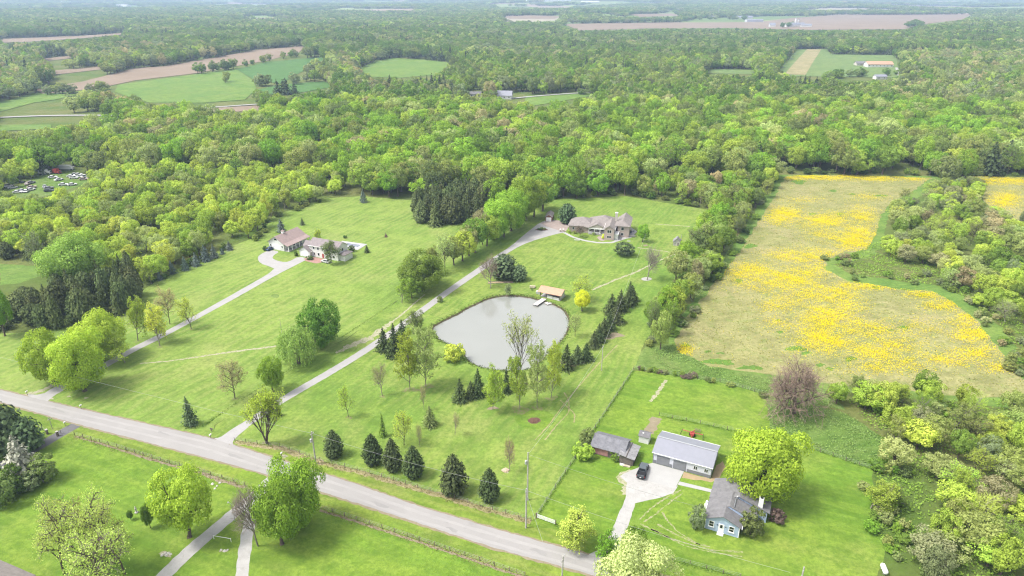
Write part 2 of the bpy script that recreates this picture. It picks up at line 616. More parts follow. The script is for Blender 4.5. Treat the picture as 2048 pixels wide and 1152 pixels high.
M['straw'] = speckle_mat('straw', (0.30, 0.225, 0.13), (0.36, 0.28, 0.17), (0.22, 0.21, 0.07), 0.7, 4.0, 0.5, 0.95, 0.5)
M['stone_rut'] = speckle_mat('stone_rut', (0.29, 0.265, 0.18), (0.38, 0.355, 0.265), (0.14, 0.21, 0.03), 0.9, 4.0, 1.0, 0.95, 0.5, 0.49)
M['worn_rut'] = speckle_mat('worn_rut', (0.25, 0.235, 0.135), (0.32, 0.30, 0.19), (0.14, 0.215, 0.03), 1.1, 4.0, 1.0, 0.95, 0.5, 0.44)
M['thin_soil'] = speckle_mat('thin_soil', (0.16, 0.165, 0.06), (0.22, 0.19, 0.115), (0.135, 0.22, 0.03), 0.7, 3.0, 1.0, 0.95, 0.5, 0.44)
M['mud'] = speckle_mat('mud', (0.075, 0.058, 0.038), (0.13, 0.10, 0.065), (0.055, 0.08, 0.02), 0.6, 3.0, 0.7, 0.9, 0.6)
M['mulch'] = speckle_mat('mulch', (0.10, 0.055, 0.04), (0.15, 0.085, 0.06), None, 0.8, 5.0, 0.3, 0.95, 0.6)
M['ring_stone'] = speckle_mat('ring_stone', (0.30, 0.29, 0.27), (0.36, 0.35, 0.33), None, 0.8, 5.0, 0.3, 0.95, 0.4)

# the whole country: near meadow, far patchwork
def country_mat():
    m, nt, b = new_mat('country_ground')
    P = world_pos(nt)
    sep = nt.nodes.new('ShaderNodeSeparateXYZ')
    lk(nt, P, sep.inputs[0])
    near = mixc(nt, noise_fac(nt, P, 0.03, 0.35, 0.65, 6), (0.075, 0.125, 0.022), (0.145, 0.15, 0.05))
    near = mixc(nt, maths(nt, 'MULTIPLY', noise_fac(nt, P, 0.6, 0.4, 0.7, 5), 0.6), near, (0.06, 0.085, 0.022))
    vo = node(nt, 'ShaderNodeTexVoronoi', Scale=0.0021)
    mp = nt.nodes.new('ShaderNodeMapping')
    mp.inputs['Scale'].default_value = (0.8, 0.55, 0)
    mp.inputs['Rotation'].default_value = (0, 0, R(-18))
    lk(nt, P, mp.inputs[0])
    lk(nt, mp.outputs[0], vo.inputs['Vector'])
    s2 = nt.nodes.new('ShaderNodeSeparateColor')
    lk(nt, vo.outputs['Color'], s2.inputs[0])
    rp = nt.nodes.new('ShaderNodeValToRGB')
    rp.color_ramp.interpolation = 'CONSTANT'
    cols = [(0, (0.16, 0.22, 0.07)), (0.3, (0.27, 0.21, 0.15)), (0.5, (0.20, 0.25, 0.09)), (0.72, (0.30, 0.27, 0.20)), (0.86, (0.13, 0.20, 0.07))]
    e = rp.color_ramp.elements
    e[0].position, e[0].color = 0, (*cols[0][1], 1)
    e[1].position, e[1].color = cols[1][0], (*cols[1][1], 1)
    for pos, c in cols[2:]:
        k = e.new(pos); k.color = (*c, 1)
    lk(nt, s2.outputs[0], rp.inputs[0])
    mr = nt.nodes.new('ShaderNodeMapRange')
    mr.inputs[1].default_value = 1900; mr.inputs[2].default_value = 2600
    lk(nt, sep.outputs[1], mr.inputs[0])
    lk(nt, mixc(nt, mr.outputs[0], near, rp.outputs[0]), b.inputs['Base Color'])
    b.inputs['Roughness'].default_value = 1.0
    b.inputs['Specular IOR Level'].default_value = 0.1
    n = node(nt, 'ShaderNodeTexNoise', Scale=1.2, Detail=6, Roughness=0.7)
    lk(nt, P, n.inputs['Vector'])
    bp = node(nt, 'ShaderNodeBump', Strength=0.6, Distance=0.3)
    lk(nt, n.outputs[0], bp.inputs['Height'])
    lk(nt, bp.outputs[0], b.inputs['Normal'])
    return m
M['country'] = country_mat()

def build_ground():
    ys = list(np.arange(-420, 620, 40.0))
    y = 620.0
    while y < 24000:
        ys.append(y); y += max(26.0, y * 0.016)
    us = np.linspace(-1.7, 1.7, 110)
    ys = np.array(ys)
    X = us[None, :] * (ys[:, None] + 650)
    Y = np.repeat(ys[:, None], len(us), 1)
    Z = T(X, Y)
    V = np.stack([X, Y, Z], -1).reshape(-1, 3)
    w = len(us)
    F = []
    for i in range(len(ys) - 1):
        a = np.arange(w - 1) + i * w
        F.append(np.stack([a, a + 1, a + 1 + w, a + w], -1))
    me = np_mesh('ground', V, np.concatenate(F))
    me.polygons.foreach_set('use_smooth', [True] * len(me.polygons))
    o = link_mesh('ground', me, M['country'])
    o['kind'] = 'structure'
build_ground()

# ------------------------------------------------------------------ road and driveways (edges read off the photograph)
ROAD_L = [('w', -330, 232), ('w', -210, 190), (0, 780), (164, 819), (424, 877), (574, 924), (700, 964.5), (851, 1017), (1022, 1067), (1172, 1108), ('w', 58, 89), ('w', 130, 60)]
ROAD_R = [('w', -333, 225), ('w', -213, 183), (0, 804), (137, 843.5), (273, 879), (410, 915), (513, 943), (700, 1002), (817, 1040), (988, 1096), (1159, 1143), ('w', 55.5, 83.3), ('w', 127, 54)]
LAWN_A = [('w', -330, 232), ('w', -250, 255), (0, 668), (160, 652), (250, 627), (290, 577), (330, 550), (420, 508), (520, 472), (545, 432), (650, 397), (720, 392), (845, 402),
          (905, 452), (850, 540), (790, 605), (690, 680), (640, 700), (560, 755), (430, 850), (428, 877), (290, 850), (164, 819), (0, 780), ('w', -210, 190)]
LAWN_B = [(428, 877), (430, 850), (560, 755), (640, 700), (690, 680), (790, 605), (850, 540), (905, 452), (1000, 420), (1100, 400), (1250, 392), (1430, 422), (1400, 475), (1352, 560), (1292, 680),
          (1266, 740), (1072, 1036), (1022, 1067), (851, 1017), (700, 964.5), (574, 924)]
LAWN_C = [(1266, 740), (1350, 752), (1440, 765), (1532, 790), (1540, 856), (1700, 922), (1748, 940), (1738, 1040), (1772, 1100), ('w', 70, 98), ('w', 75, 83), ('w', 58, 89), (1172, 1108), (1022, 1067), (1072, 1036)]
LAWN_D = [('w', -333, 225), ('w', -213, 183), (0, 804), (137, 843.5), (410, 915), (513, 943), (700, 1002), (988, 1096), (1159, 1143), ('w', 55.5, 83.3), ('w', 127, 54), ('w', 100, 5), ('w', -180, 5), ('w', -360, 120)]
sheet('lawn', LAWN_A, 0.004, M['lawn_pale'], step=3, jitter=0.5)
sheet('lawn', LAWN_B, 0.008, M['lawn_main'], step=3, jitter=0.35, seed=2)
sheet('lawn', LAWN_C, 0.012, M['lawn_bright'], step=3, jitter=0.35, seed=3)
sheet('lawn', LAWN_D, 0.004, M['lawn_bright'], step=4, jitter=0.2, seed=4)
sheet('lawn', [(0, 528), (70, 532), (82, 552), (40, 566), (0, 570)], 0.004, M['pasture'], step=2, jitter=0.4, seed=5)
# verges between the road and the fences
ribbon('verge', [(0, 815), (140, 856), (300, 896), (480, 945)], 5.5, 0.008, M['verge'], ragged=0.2, step=1.5, seed=6)
ribbon('verge', [(560, 970), (700, 1013), (840, 1060), (1000, 1112), (1120, 1146)], 6.0, 0.008, M['verge'], ragged=0.2, step=1.5, seed=7)
ribbon('verge', [(470, 893), (580, 920), (700, 955), (860, 1007), (1040, 1062), (1170, 1098)], 5.0, 0.016, M['verge'], ragged=0.2, step=1.5, seed=8)
sheet('rough_meadow', [(1530, 792), (1600, 800), (1700, 830), (1770, 880), (1780, 930), (1748, 940), (1700, 922), (1540, 856)], 0.006, M['weedy'], step=2, jitter=0.6, seed=9)
sheet('rough_meadow', [(1266, 738), (1290, 690), (1345, 690), (1420, 725), (1530, 752), (1660, 780), (1690, 822), (1600, 802), (1532, 790), (1350, 752)], 0.007, M['weedy'], step=2, jitter=0.6, seed=10)

# flowering hayfields
FIELD = [(1572, 352), (1700, 350), (1862, 356), (1830, 380), (1790, 400), (1762, 430), (1752, 470), (1735, 500), (1690, 505), (1650, 520), (1652, 540), (1700, 562), (1790, 578), (1860, 582), (1900, 600), (1950, 640),
         (1990, 690), (2030, 740), (2060, 770), (2060, 800), (1900, 790), (1780, 775), (1680, 772), (1530, 745), (1420, 732), (1355, 705), (1350, 690), (1375, 630), (1400, 600), (1440, 555), (1480, 500), (1530, 425)]
FIELD2 = [(1945, 352), (2060, 356), (2120, 400), (2120, 480), (2060, 460), (2010, 440), (1975, 410), (1955, 380)]
# green margin of the big field
sheet('field_margin', [(1555, 350), (1880, 352), (1880, 375), (1800, 410), (1775, 440), (1768, 480), (1745, 515), (1668, 528), (1700, 548), (1800, 562), (1880, 572), (1930, 595), (2000, 650), (2040, 705), (2110, 780), (2110, 830),
                       (1880, 800), (1680, 785), (1530, 755), (1410, 742), (1330, 712), (1350, 650), (1420, 555), (1500, 440)], 0.004, M['pasture'], step=3, jitter=0.8, seed=11)
sheet('hay_field', FIELD, 0.010, M['hay'], step=3, jitter=1.0, seed=12)
sheet('hay_field', FIELD2, 0.010, M['hay'], step=3, jitter=0.6, seed=13)

for k, (x, y, a, b) in enumerate([(1592, 697, 26, 8), (1612, 706, 14, 5), (1700, 718, 14, 5), (1560, 664, 8, 3), (1478, 562, 11, 4), (1390, 613, 18, 9), (1372, 690, 12, 5), (1440, 706, 9, 3), (1415, 703, 8, 3), (1640, 730, 12, 4), (1660, 738, 10, 4), (1808, 655, 14, 4),
                             (1780, 660, 8, 3), (1556, 640, 7, 3), (1624, 428, 9, 3), (1680, 428, 10, 3), (1598, 364, 18, 5), (1667, 382, 10, 3), (1705, 388, 8, 2.5), (1760, 391, 18, 3), (1500, 492, 16, 6), (1845, 590, 14, 4), (1722, 762, 14, 5), (1752, 575, 10, 3), (1440, 724, 40, 8), (1500, 735, 30, 7)]):
    q = [(x + a * math.cos(t) * (0.8 + 0.25 * math.sin(3 * t + k)), y + b * math.sin(t) * (0.8 + 0.25 * math.cos(2 * t + k))) for t in np.linspace(0, 2 * PI, 16, endpoint=False)]
    sheet('grass_patch', q, 0.014 + 0.0003 * k, M['wet_grass'], step=0.6, jitter=0.35, seed=200 + k)

# road with a ragged gravel shoulder
def road_poly(l, r): return l + r[::-1]
def offset_line(pts, d):
    P = [wpt(p) for p in pts]
    out = []
    for i, p in enumerate(P):
        t = P[min(i + 1, len(P) - 1)] - P[max(i - 1, 0)]; t.z = 0; t.normalize()
        q = p + Vector((-t.y, t.x, 0)) * d
        out.append(('w', q.x, q.y))
    return out
sheet('road_shoulder', road_poly(offset_line(ROAD_L, 0.45), offset_line(ROAD_R, -0.5)), 0.022, M['soil'], step=1.2, jitter=0.22, seed=14)
sheet('road', road_poly(ROAD_L, ROAD_R), 0.045, M['asphalt'], step=0.9, jitter=0.11, seed=15)
M['asphalt_worn'] = speckle_mat('asphalt_worn', (0.29, 0.278, 0.268), (0.32, 0.307, 0.295), (0.25, 0.24, 0.233), 0.2, 6.0, 0.6, 0.9, 0.25)
M['asphalt_patch'] = speckle_mat('asphalt_patch', (0.235, 0.226, 0.219), (0.265, 0.255, 0.246), None, 0.3, 6.0, 0.5, 0.9, 0.25)
for k, d in enumerate((-1.75, -3.9)):
    ribbon('wheel_track', offset_line(ROAD_L[1:-1], d), 0.75, 0.050 + 0.001 * k, M['asphalt_worn'], ragged=0.35, step=1.5, seed=141 + k)
for k, (x, y, a, b) in enumerate([(330, 868, 16, 3), (470, 912, 18, 4), (620, 962, 12, 3), (760, 1010, 20, 4), (905, 1060, 14, 4), (1080, 1105, 22, 5), (120, 822, 18, 3)]):
    q = [(x + a * math.cos(t) * (0.8 + 0.25 * math.sin(3 * t + k)) , y + b * math.sin(t) * (0.8 + 0.25 * math.cos(2 * t + k)) + 0.3 * a * math.cos(t)) for t in np.linspace(0, 2 * PI, 12, endpoint=False)]
    sheet('road_patch', q, 0.054 + 0.0005 * k, M['asphalt_patch'], step=0.5, jitter=0.06, seed=150 + k)
# bare earth under the grove trees
for k, (x, y, a) in enumerate([(822, 779, 20), (855, 773, 16), (1040, 820, 22), (1076, 817, 16), (1104, 797, 14), (669, 913, 14), (746, 928, 14), (787, 940, 12), (829, 953, 14), (909, 987, 18), (980, 1002, 14), (382, 851, 10), (532, 888, 16), (470, 798, 9), (320, 693, 7), (383, 659, 6), (276, 683, 8), (766, 793, 7), (698, 835, 8)]):
    q = [(x + a * math.cos(t) * (0.8 + 0.3 * math.sin(3 * t + k)), y + 0.42 * a * math.sin(t) * (0.8 + 0.3 * math.cos(2 * t + 2 * k))) for t in np.linspace(0, 2 * PI, 14, endpoint=False)]
    sheet('bare_patch', q, 0.0245 + 0.0002 * k, M['thin_soil'], step=0.5, jitter=0.2, seed=170 + k)

# driveway to the white house
sheet('driveway', [(45, 788), (84, 790), (106, 775), (137, 762), (219, 720), (273, 690), (325, 666), (393, 629), (479, 581), (552, 539), (539, 533), (521, 527), (515, 518), (517, 512), (527, 505), (541, 500), (560, 503),
                   (548, 510), (544, 516), (552, 521), (571, 525), (583, 521), (596, 513), (618, 517), (606, 523), (547, 553), (479, 592), (393, 639), (325, 676), (273, 701), (219, 732), (137, 775), (105, 793), (92, 806)],
      0.028, M['drive'], smooth_n=1, step=1.0, jitter=0.05, seed=16)
sheet('brick_patio', [(608, 517), (622, 513), (650, 518), (652, 523), (632, 527), (611, 522)], 0.034, M['red_paver'])
# driveway to the brick house, with its forecourt
sheet('driveway', [(424, 876), (440, 876), (458, 862), (494, 840), (548, 802), (680, 726.5), (755, 678.5), (831, 624), (895, 577), (964, 530), (995, 509), (1020, 494), (1050, 468), (1081, 444), (1096, 441), (1104, 440), (1121, 441), (1139, 452), (1130, 465),
                   (1112, 468), (1060, 483), (1024, 500), (978, 533), (905, 583), (843, 629), (767, 684), (692, 733), (562, 808), (511, 843), (476, 871), (463, 886), (472, 897)],
      0.030, M['drive'], smooth_n=1, step=1.0, jitter=0.05, seed=17)
sheet('paved_forecourt', [(1081, 446), (1096, 441), (1104, 440), (1121, 441), (1139, 452), (1131, 463), (1118, 461), (1090, 452)], 0.036, M['paver'])
# driveway of the blue house
sheet('driveway', [(1172, 1112), (1200, 1098), (1222, 1065), (1251, 997), (1254, 966), (1240, 953), (1252, 945), (1285, 932), (1304, 926), (1287, 957), (1349, 977), (1357, 970), (1346, 987), (1310, 998), (1271, 1007), (1251, 1065), (1232, 1110), (1205, 1130), (1185, 1128)],
      0.030, M['gravel'], step=1.0, jitter=0.12, seed=18)
sheet('concrete_apron', [(1304, 925.5), (1368, 943), (1350, 978), (1286, 958)], 0.045, M['concrete'])
sheet('concrete_walk', [(1359, 963), (1424, 979), (1422, 985), (1355, 969.5)], 0.049, M['concrete'])
sheet('straw_bed', [(1366, 944), (1420, 958), (1432, 930), (1446, 922), (1452, 936), (1440, 955), (1422, 964), (1364, 956)], 0.018, M['straw'], step=1, jitter=0.25, seed=19)
# lower farm lane, forked
ribbon('gravel_lane', [(300, 1190), (328, 1150), (398, 1085), (470, 1025), (500, 1000), (545, 958)], 3.1, 0.012, M['gravel'], ragged=0.08, step=1.2, seed=20)
ribbon('gravel_lane', [(480, 1190), (485, 1140), (492, 1085), (500, 1035), (508, 1000)], 2.5, 0.016, M['gravel'], ragged=0.1, step=1.2, seed=21)
ribbon('driveway', [(152, 850), (120, 868), (66, 900), (0, 932), (-60, 960)], 3.4, 0.018, M['asphalt_dark'], ragged=0.03, step=1.5, seed=22)
# bare strips, ruts and worn lines in the grass
ribbon('bare_strip', [(150, 873), (200, 887), (270, 909), (340, 930), (400, 946), (440, 960), (490, 975)], [0.5, 0.6, 0.7, 0.7, 0.9, 1.2, 0.7], 0.014, M['soil'], ragged=0.5, step=0.7, seed=23)
ribbon('bare_strip', [(640, 1020), (740, 1052), (840, 1085), (930, 1115), (1050, 1156)], 0.6, 0.014, M['soil'], ragged=0.5, step=0.7, seed=24)
ribbon('bare_strip', [(280, 727), (340, 722), (420, 710), (490, 700), (555, 692)], [0.4, 0.7, 0.9, 1.0, 1.1], 0.010, M['stone_rut'], ragged=0.6, step=0.7, seed=25)
ribbon('bare_strip', [(1184, 580), (1230, 560), (1270, 545), (1310, 525), (1350, 508)], 0.9, 0.012, M['stone_rut'], ragged=0.6, step=0.7, seed=26)
ribbon('bare_strip', [(1350, 506), (1320, 501), (1275, 495)], 0.7, 0.012, M['stone_rut'], ragged=0.6, step=0.7, seed=27)
ribbon('bare_strip', [(1310, 448), (1340, 450), (1380, 453)], 0.8, 0.012, M['stone_rut'], ragged=0.5, step=0.7, seed=28)
ribbon('bare_strip', [(672, 706), (700, 692), (740, 676), (800, 632), (850, 588)], [0.8, 2.6, 2.6, 0.7, 0.5], 0.012, M['stone_rut'], ragged=0.6, step=0.7, seed=29)
ribbon('bare_strip', [(1300, 803), (1312, 790), (1325, 770), (1332, 760)], 0.9, 0.016, M['stone_rut'], ragged=0.6, step=0.6, seed=30)
for i, pts in enumerate([[(1278, 1040), (1300, 1018), (1328, 998), (1362, 980)], [(1286, 1044), (1310, 1030), (1340, 1004), (1366, 986)], [(1280, 1048), (1318, 1066), (1370, 1092), (1440, 1108), (1484, 1113)],
                         [(1302, 1058), (1350, 1080), (1420, 1100), (1486, 1104)], [(1325, 1024), (1335, 1042), (1358, 1066), (1400, 1090)], [(1315, 1048), (1350, 1068), (1395, 1088), (1420, 1094)]]):
    ribbon('tyre_rut', pts, 0.34, 0.016, M['worn_rut'], ragged=0.8, step=0.5, seed=31 + i)
ribbon('bare_strip', [(1250, 990), (1253, 968), (1238, 955), (1262, 941)], 1.6, 0.018, M['stone_rut'], ragged=0.5, step=0.6, seed=40)
for i, pts in enumerate([[(1070, 880), (1098, 850), (1130, 805), (1160, 770), (1190, 735), (1235, 690)], [(1090, 880), (1112, 852), (1138, 825), (1138, 800), (1128, 785)], [(1120, 800), (1150, 828), (1148, 845)]]):
    ribbon('tyre_rut', pts, 0.32, 0.012, M['dry_grass'], ragged=0.6, step=0.6, seed=45 + i)
# roadside dry grass along the fence
ribbon('dry_verge', [(470, 884), (560, 896), (640, 925), (740, 950), (860, 985), (960, 1015), (1062, 1044)], 1.5, 0.020, M['dry_grass'], ragged=0.5, step=0.8, seed=50)
ribbon('bare_strip', [(42, 792), (80, 783), (110, 768)], 1.6, 0.020, M['stone_rut'], ragged=0.5, step=0.6, seed=51)
for i, (x, y, w, h) in enumerate([(102, 797, 7, 3.5), (137, 793, 5, 2), (172, 796, 6, 2.2), (568, 913, 10, 4), (1012, 941, 10, 6), (332, 1108, 15, 8), (447, 1102, 10, 4), (985, 816, 14, 5), (1224, 672, 26, 8), (1140, 727, 34, 9)]):
    q = [(x + w * math.cos(t) * (0.75 + 0.3 * math.sin(3 * t + i)), y + h * math.sin(t) * (0.75 + 0.3 * math.cos(2 * t + i))) for t in np.linspace(0, 2 * PI, 14, endpoint=False)]
    sheet('bare_patch', q, 0.022 + 0.0003 * i, M['soil'] if i > 6 else M['stone_rut'], step=0.5, jitter=0.1, seed=60 + i)
ring = [(1068 + 14 * math.cos(t), 841 + 6 * math.sin(t)) for t in np.linspace(0, 2 * PI, 16, endpoint=False)]
sheet('mulch_bed', ring, 0.0225, M['mulch'], step=0.6, jitter=0.2, seed=71)
ring = [(1070 + 40 * math.cos(t), 838 + 20 * math.sin(t)) for t in np.linspace(0, 2 * PI, 26, endpoint=False)]
sheet('green_patch', ring, 0.0115, M['lawn_bright'], step=0.8, jitter=0.4, seed=72)
ring = [(1293 + 10.5 * math.cos(t), 558 + 3.6 * math.sin(t)) for t in np.linspace(0, 2 * PI, 24, endpoint=False)]
sheet('stone_ring', ring, 0.024, M['ring_stone'])
ring = [(550 + 9 * math.cos(t), 592 + 4 * math.sin(t)) for t in np.linspace(0, 2 * PI, 20, endpoint=False)]
sheet('green_patch', ring, 0.010, M['weedy'], step=0.6, jitter=0.2, seed=73)
# paths and patios of the brick house
ribbon('concrete_walk', [(1128, 465), (1145, 474), (1168, 481), (1196, 485.5), (1222, 485.5), (1240, 480), (1252, 476)], 1.5, 0.040, M['concrete'], step=0.8, seed=80)
sheet('concrete_patio', [(1228, 482), (1236, 473), (1258, 473), (1263, 460), (1258, 452), (1274, 463), (1268, 470), (1262, 476), (1248, 478)], 0.046, M['concrete'])
sheet('paved_terrace', [(1193, 474), (1207, 470), (1213, 478), (1206, 483), (1198, 480)], 0.042, M['paver'], smooth_n=1)
sheet('stone_slab', [(1147.5, 479), (1158, 479.5), (1160, 481), (1149, 480.6)], 0.06, M['concrete'])
sheet('stone_slab', [(1254, 481.5), (1261, 481.5), (1261, 483.2), (1254, 483.2)], 0.06, M['ring_stone'])
sheet('stone_slab', [(1285, 490), (1294, 489), (1296, 491.5), (1288, 493)], 0.06, M['soil'])
# fire-wood lane by the shed
ribbon('bare_strip', [(1297, 866), (1305, 852), (1312, 835)], 2.6, 0.019, M['soil'], ragged=0.3, step=0.6, seed=81)
# plank court by the copper tree
court = thing('plank_court', 'narrow plank-edged bowling court of pale gravel on the lawn above the pond', 'court', at(1001, 565), R(4))
MB().box(0, 0, 0.03, 9.6, 1.5, 0.06).build('bed', M['straw'], court)
for s in (-1, 1):
    MB().box(0, s * 0.82, 0.1, 9.9, 0.1, 0.2).build('edge_board', M['bark_pale'], court)
    MB().box(s * 4.9, 0, 0.1, 0.1, 1.54, 0.2).build('end_board', M['bark_pale'], court)

# ------------------------------------------------------------------ pond: water inside a low earth rim
def water_mat():
    m, nt, b = new_mat('pond_water')
    P = world_pos(nt)
    c = mixc(nt, noise_fac(nt, P, 0.035, 0.3, 0.7, 3), (0.208, 0.214, 0.192), (0.232, 0.237, 0.216))
    lk(nt, c, b.inputs['Base Color'])
    b.inputs['Roughness'].default_value = 0.03
    b.inputs['IOR'].default_value = 1.60
    b.inputs['Specular IOR Level'].default_value = 0.75
    return m
M['water'] = water_mat()
POND = [(862, 656.7), (887, 644), (918.4, 628.6), (946.5, 612.7), (974.7, 599.5), (995.8, 594), (1031, 592.5), (1057, 596), (1080, 602), (1110, 611), (1126, 621.5), (1136, 635.6), (1138, 651), (1131, 669), (1119, 685),
        (1094, 709), (1066, 736), (1040, 743), (1004.6, 741), (971, 737.5), (946.6, 728.7), (932.5, 716.4), (927, 700.6), (915, 692), (887, 685.7), (872.7, 672.5)]
def build_pond():
    P = densify(chaikin([wpt(p) for p in POND], 2), 1.2, True, 0.12, 5)
    cx = sum(p.x for p in P) / len(P); cy_ = sum(p.y for p in P) / len(P)
    n = len(P)
    rng = random.Random(8)
    nr = []
    for i in range(n):
        t = P[(i + 2) % n] - P[i - 2]; t.z = 0; t.normalize()
        q = Vector((t.y, -t.x, 0))
        if (P[i] - Vector((cx, cy_, 0))).dot(q) < 0: q = -q
        nr.append(q)
    me = bpy.data.meshes.new('pond')
    bm = bmesh.new()
    vs = [bm.verts.new((p.x + q.x * 0.5, p.y + q.y * 0.5, 0.03)) for p, q in zip(P, nr)]
    f = bm.faces.new(vs); f.normal_update()
    if f.normal.z < 0: bmesh.ops.reverse_faces(bm, faces=[f])
    bmesh.ops.triangulate(bm, faces=bm.faces[:])
    bm.to_mesh(me); bm.free()
    o = link_mesh('pond', me, M['water'])
    o['kind'] = 'structure'
    # inner mud face and outer grassy slope
    prof_in = [(0.35, 0.0), (0.0, 0.05), (0.45, 0.30), (0.8, 0.42)]
    prof_in = [(-0.05, 0.01), (0.25, 0.22), (0.6, 0.40)]
    prof_out = [(0.58, 0.39), (1.2, 0.46), (2.6, 0.34), (4.4, 0.12), (6.0, -0.02)]
    for name, prof, mat, jit in (('pond_bank', prof_in, M['mud'], 0.14), ('pond_rim', prof_out, M['lawn_main'], 0.05)):
        V, F = [], []
        for i in range(n):
            j = rng.uniform(-jit, jit)
            for d, z in prof:
                q = P[i] + nr[i] * (d + j)
                V.append((q.x, q.y, z + rng.uniform(-jit, jit) * 0.4 * (z > 0.02)))
        k = len(prof)
        for i in range(n):
            a, b = i * k, ((i + 1) % n) * k
            for s in range(k - 1):
                F.append((a + s, a + s + 1, b + s + 1, b + s))
        m2 = bpy.data.meshes.new(name)
        m2.from_pydata(V, [], F)
        m2.update()
        bm = bmesh.new(); bm.from_mesh(m2)
        bmesh.ops.recalc_face_normals(bm, faces=bm.faces[:])
        bm.faces.ensure_lookup_table()
        if sum(f.normal.z for f in bm.faces) < 0: bmesh.ops.reverse_faces(bm, faces=bm.faces[:])
        bm.to_mesh(m2); bm.free()
        m2.polygons.foreach_set('use_smooth', [True] * len(m2.polygons))
        ob = link_mesh(name, m2, mat)
        ob['kind'] = 'structure'
    return P, nr
POND_LINE, POND_OUT = build_pond()

# ------------------------------------------------------------------ far fields among the woods
FAR = []     # visible clearings, as seen
def far_field(name, pts, mat, lift=0.4):
    FAR.append(pts)
    sheet(name, pts, lift, M[mat], drape=True)
far_field('green_field', [(236, 170), (393, 149), (472, 138), (506, 161), (513, 178), (490, 200), (410, 206), (300, 206), (262, 196), (230, 184)], 'pasture')
far_field('wheat_field', [(474, 139), (533, 125), (643, 114), (654, 120), (625, 135), (600, 146), (560, 168), (508, 160)], 'wheat', 0.5)
far_field('wheat_field', [(515, 180), (560, 170), (648, 163), (668, 174), (600, 186), (548, 192)], 'wheat', 0.5)
far_field('ploughed_field', [(68, 178), (164, 164), (267, 137), (325, 133), (403, 120), (513, 100), (612, 92), (597, 106), (533, 122), (393, 147), (273, 161), (191, 178), (85, 188)], 'plough', 0.45)
far_field('green_field', [(-30, 212), (0, 205), (68, 187), (154, 190), (110, 200), (68, 206), (0, 224), (-30, 230)], 'pasture')
far_field('green_field', [(716, 138), (748, 124), (783, 116), (850, 120), (902, 126), (888, 140), (871, 150), (800, 156), (741, 154)], 'pasture')
far_field('green_field', [(1049, 204), (1052, 192), (1142, 186), (1195, 184), (1197, 190), (1110, 205), (1056, 214)], 'pasture')
far_field('dirt_field', [(405, 218), (523, 211), (522, 223), (405, 225)], 'plough')
far_field('green_field', [(-30, 250), (103, 250), (103, 258), (-30, 264)], 'pasture')
far_field('green_field', [(1594, 99), (1656, 99), (1660, 109), (1792, 111), (1798, 156), (1690, 154), (1584, 153), (1560, 141)], 'pasture_dull')
ribbon('mown_strip', [(1590, 150), (1610, 122), (1628, 99)], 26.0, 0.6, M['dry_grass'], drape=True, step=20)
far_field('green_field', [(1416, 139), (1509, 140), (1505, 149), (1412, 147)], 'pasture_dull')
far_field('ploughed_field', [(1125, 48), (1348, 45), (1519, 44), (1587, 36), (1656, 31), (1943, 29), (1928, 39), (1830, 52), (1810, 59), (1622, 60), (1464, 56), (1300, 57), (1160, 61)], 'plough', 0.6)
far_field('green_field', [(1360, 42), (1500, 43), (1585, 36), (1640, 32), (1530, 33), (1400, 37)], 'pasture_dull', 0.7)
far_field('ploughed_field', [(1005, 33), (1060, 31), (1125, 33), (1108, 38), (1020, 38)], 'plough', 0.6)
far_field('ploughed_field', [(1255, 29), (1345, 27), (1360, 32), (1280, 34)], 'plough', 0.6)
far_field('ploughed_field', [(0, 78), (60, 76), (161, 72), (245, 66), (250, 69), (165, 77), (60, 84), (0, 86)], 'plough', 0.6)
far_field('ploughed_field', [(80, 118), (140, 112), (150, 116), (90, 123)], 'plough', 0.5)
far_field('ploughed_field', [(105, 142), (200, 133), (215, 138), (110, 150)], 'plough', 0.5)
ribbon('far_road', [(0, 236), (44, 233), (157, 231), (250, 232)], 6.0, 0.6, M['drive'], drape=True, step=15)
ribbon('far_road', [(1022, 198), (1060, 194), (1140, 188), (1195, 185)], 5.0, 0.8, M['drive'], drape=True, step=15)
ribbon('far_road', [(410, 217), (470, 213), (523, 209)], 5.0, 0.8, M['drive'], drape=True, step=15)
ribbon('far_road', [(1795, 136), (1797, 146), (1800, 156)], 6.0, 0.7, M['gravel'], drape=True, step=15)
FAR.append([(-20, 228), (160, 226), (255, 228), (250, 236), (150, 238), (-20, 240)])
FAR.append([(1740, 148), (1775, 148), (1775, 160), (1690, 162), (1690, 156)])
FAR.append([(1000, 186), (1050, 184), (1050, 200), (1000, 200)])
FAR.append([(940, 184), (962, 184), (962, 196), (940, 196)])
# scrap yard clearing
YARD = [(0, 392), (40, 372), (80, 352), (112, 346), (150, 350), (178, 352), (180, 365), (150, 374), (120, 384), (90, 392), (40, 398), (0, 402)]
sheet('scrap_yard_ground', YARD, 0.006, M['weedy'], step=3, jitter=1.0, seed=90)

# ------------------------------------------------------------------ trees: shapes
def unit(v):
    return v / np.maximum(np.linalg.norm(v, axis=-1, keepdims=True), 1e-9)

def leaf_arrays(Cn, Nn, size, rng, aspect=0.75):
    """quads at centres Cn, facing about Nn"""
    n = len(Cn)
    Nn = unit(Nn)
    a = unit(np.cross(Nn, rng.normal(size=(n, 3))))
    b = np.cross(Nn, a)
    s = (size * rng.uniform(0.6, 1.35, n))[:, None] if np.ndim(size) == 0 else (size * rng.uniform(0.7, 1.3, n))[:, None]
    p0 = Cn - a * s * 0.5
    p2 = Cn + a * s * 0.5
    bend = Nn * s * rng.uniform(-0.15, 0.25, n)[:, None]
    p1 = Cn + b * s * 0.5 * aspect + bend
    p3 = Cn - b * s * 0.5 * aspect + bend
    V = np.stack([p0, p1, p2, p3], 1).reshape(-1, 3)
    F = np.arange(4 * n).reshape(n, 4)
    return V, F

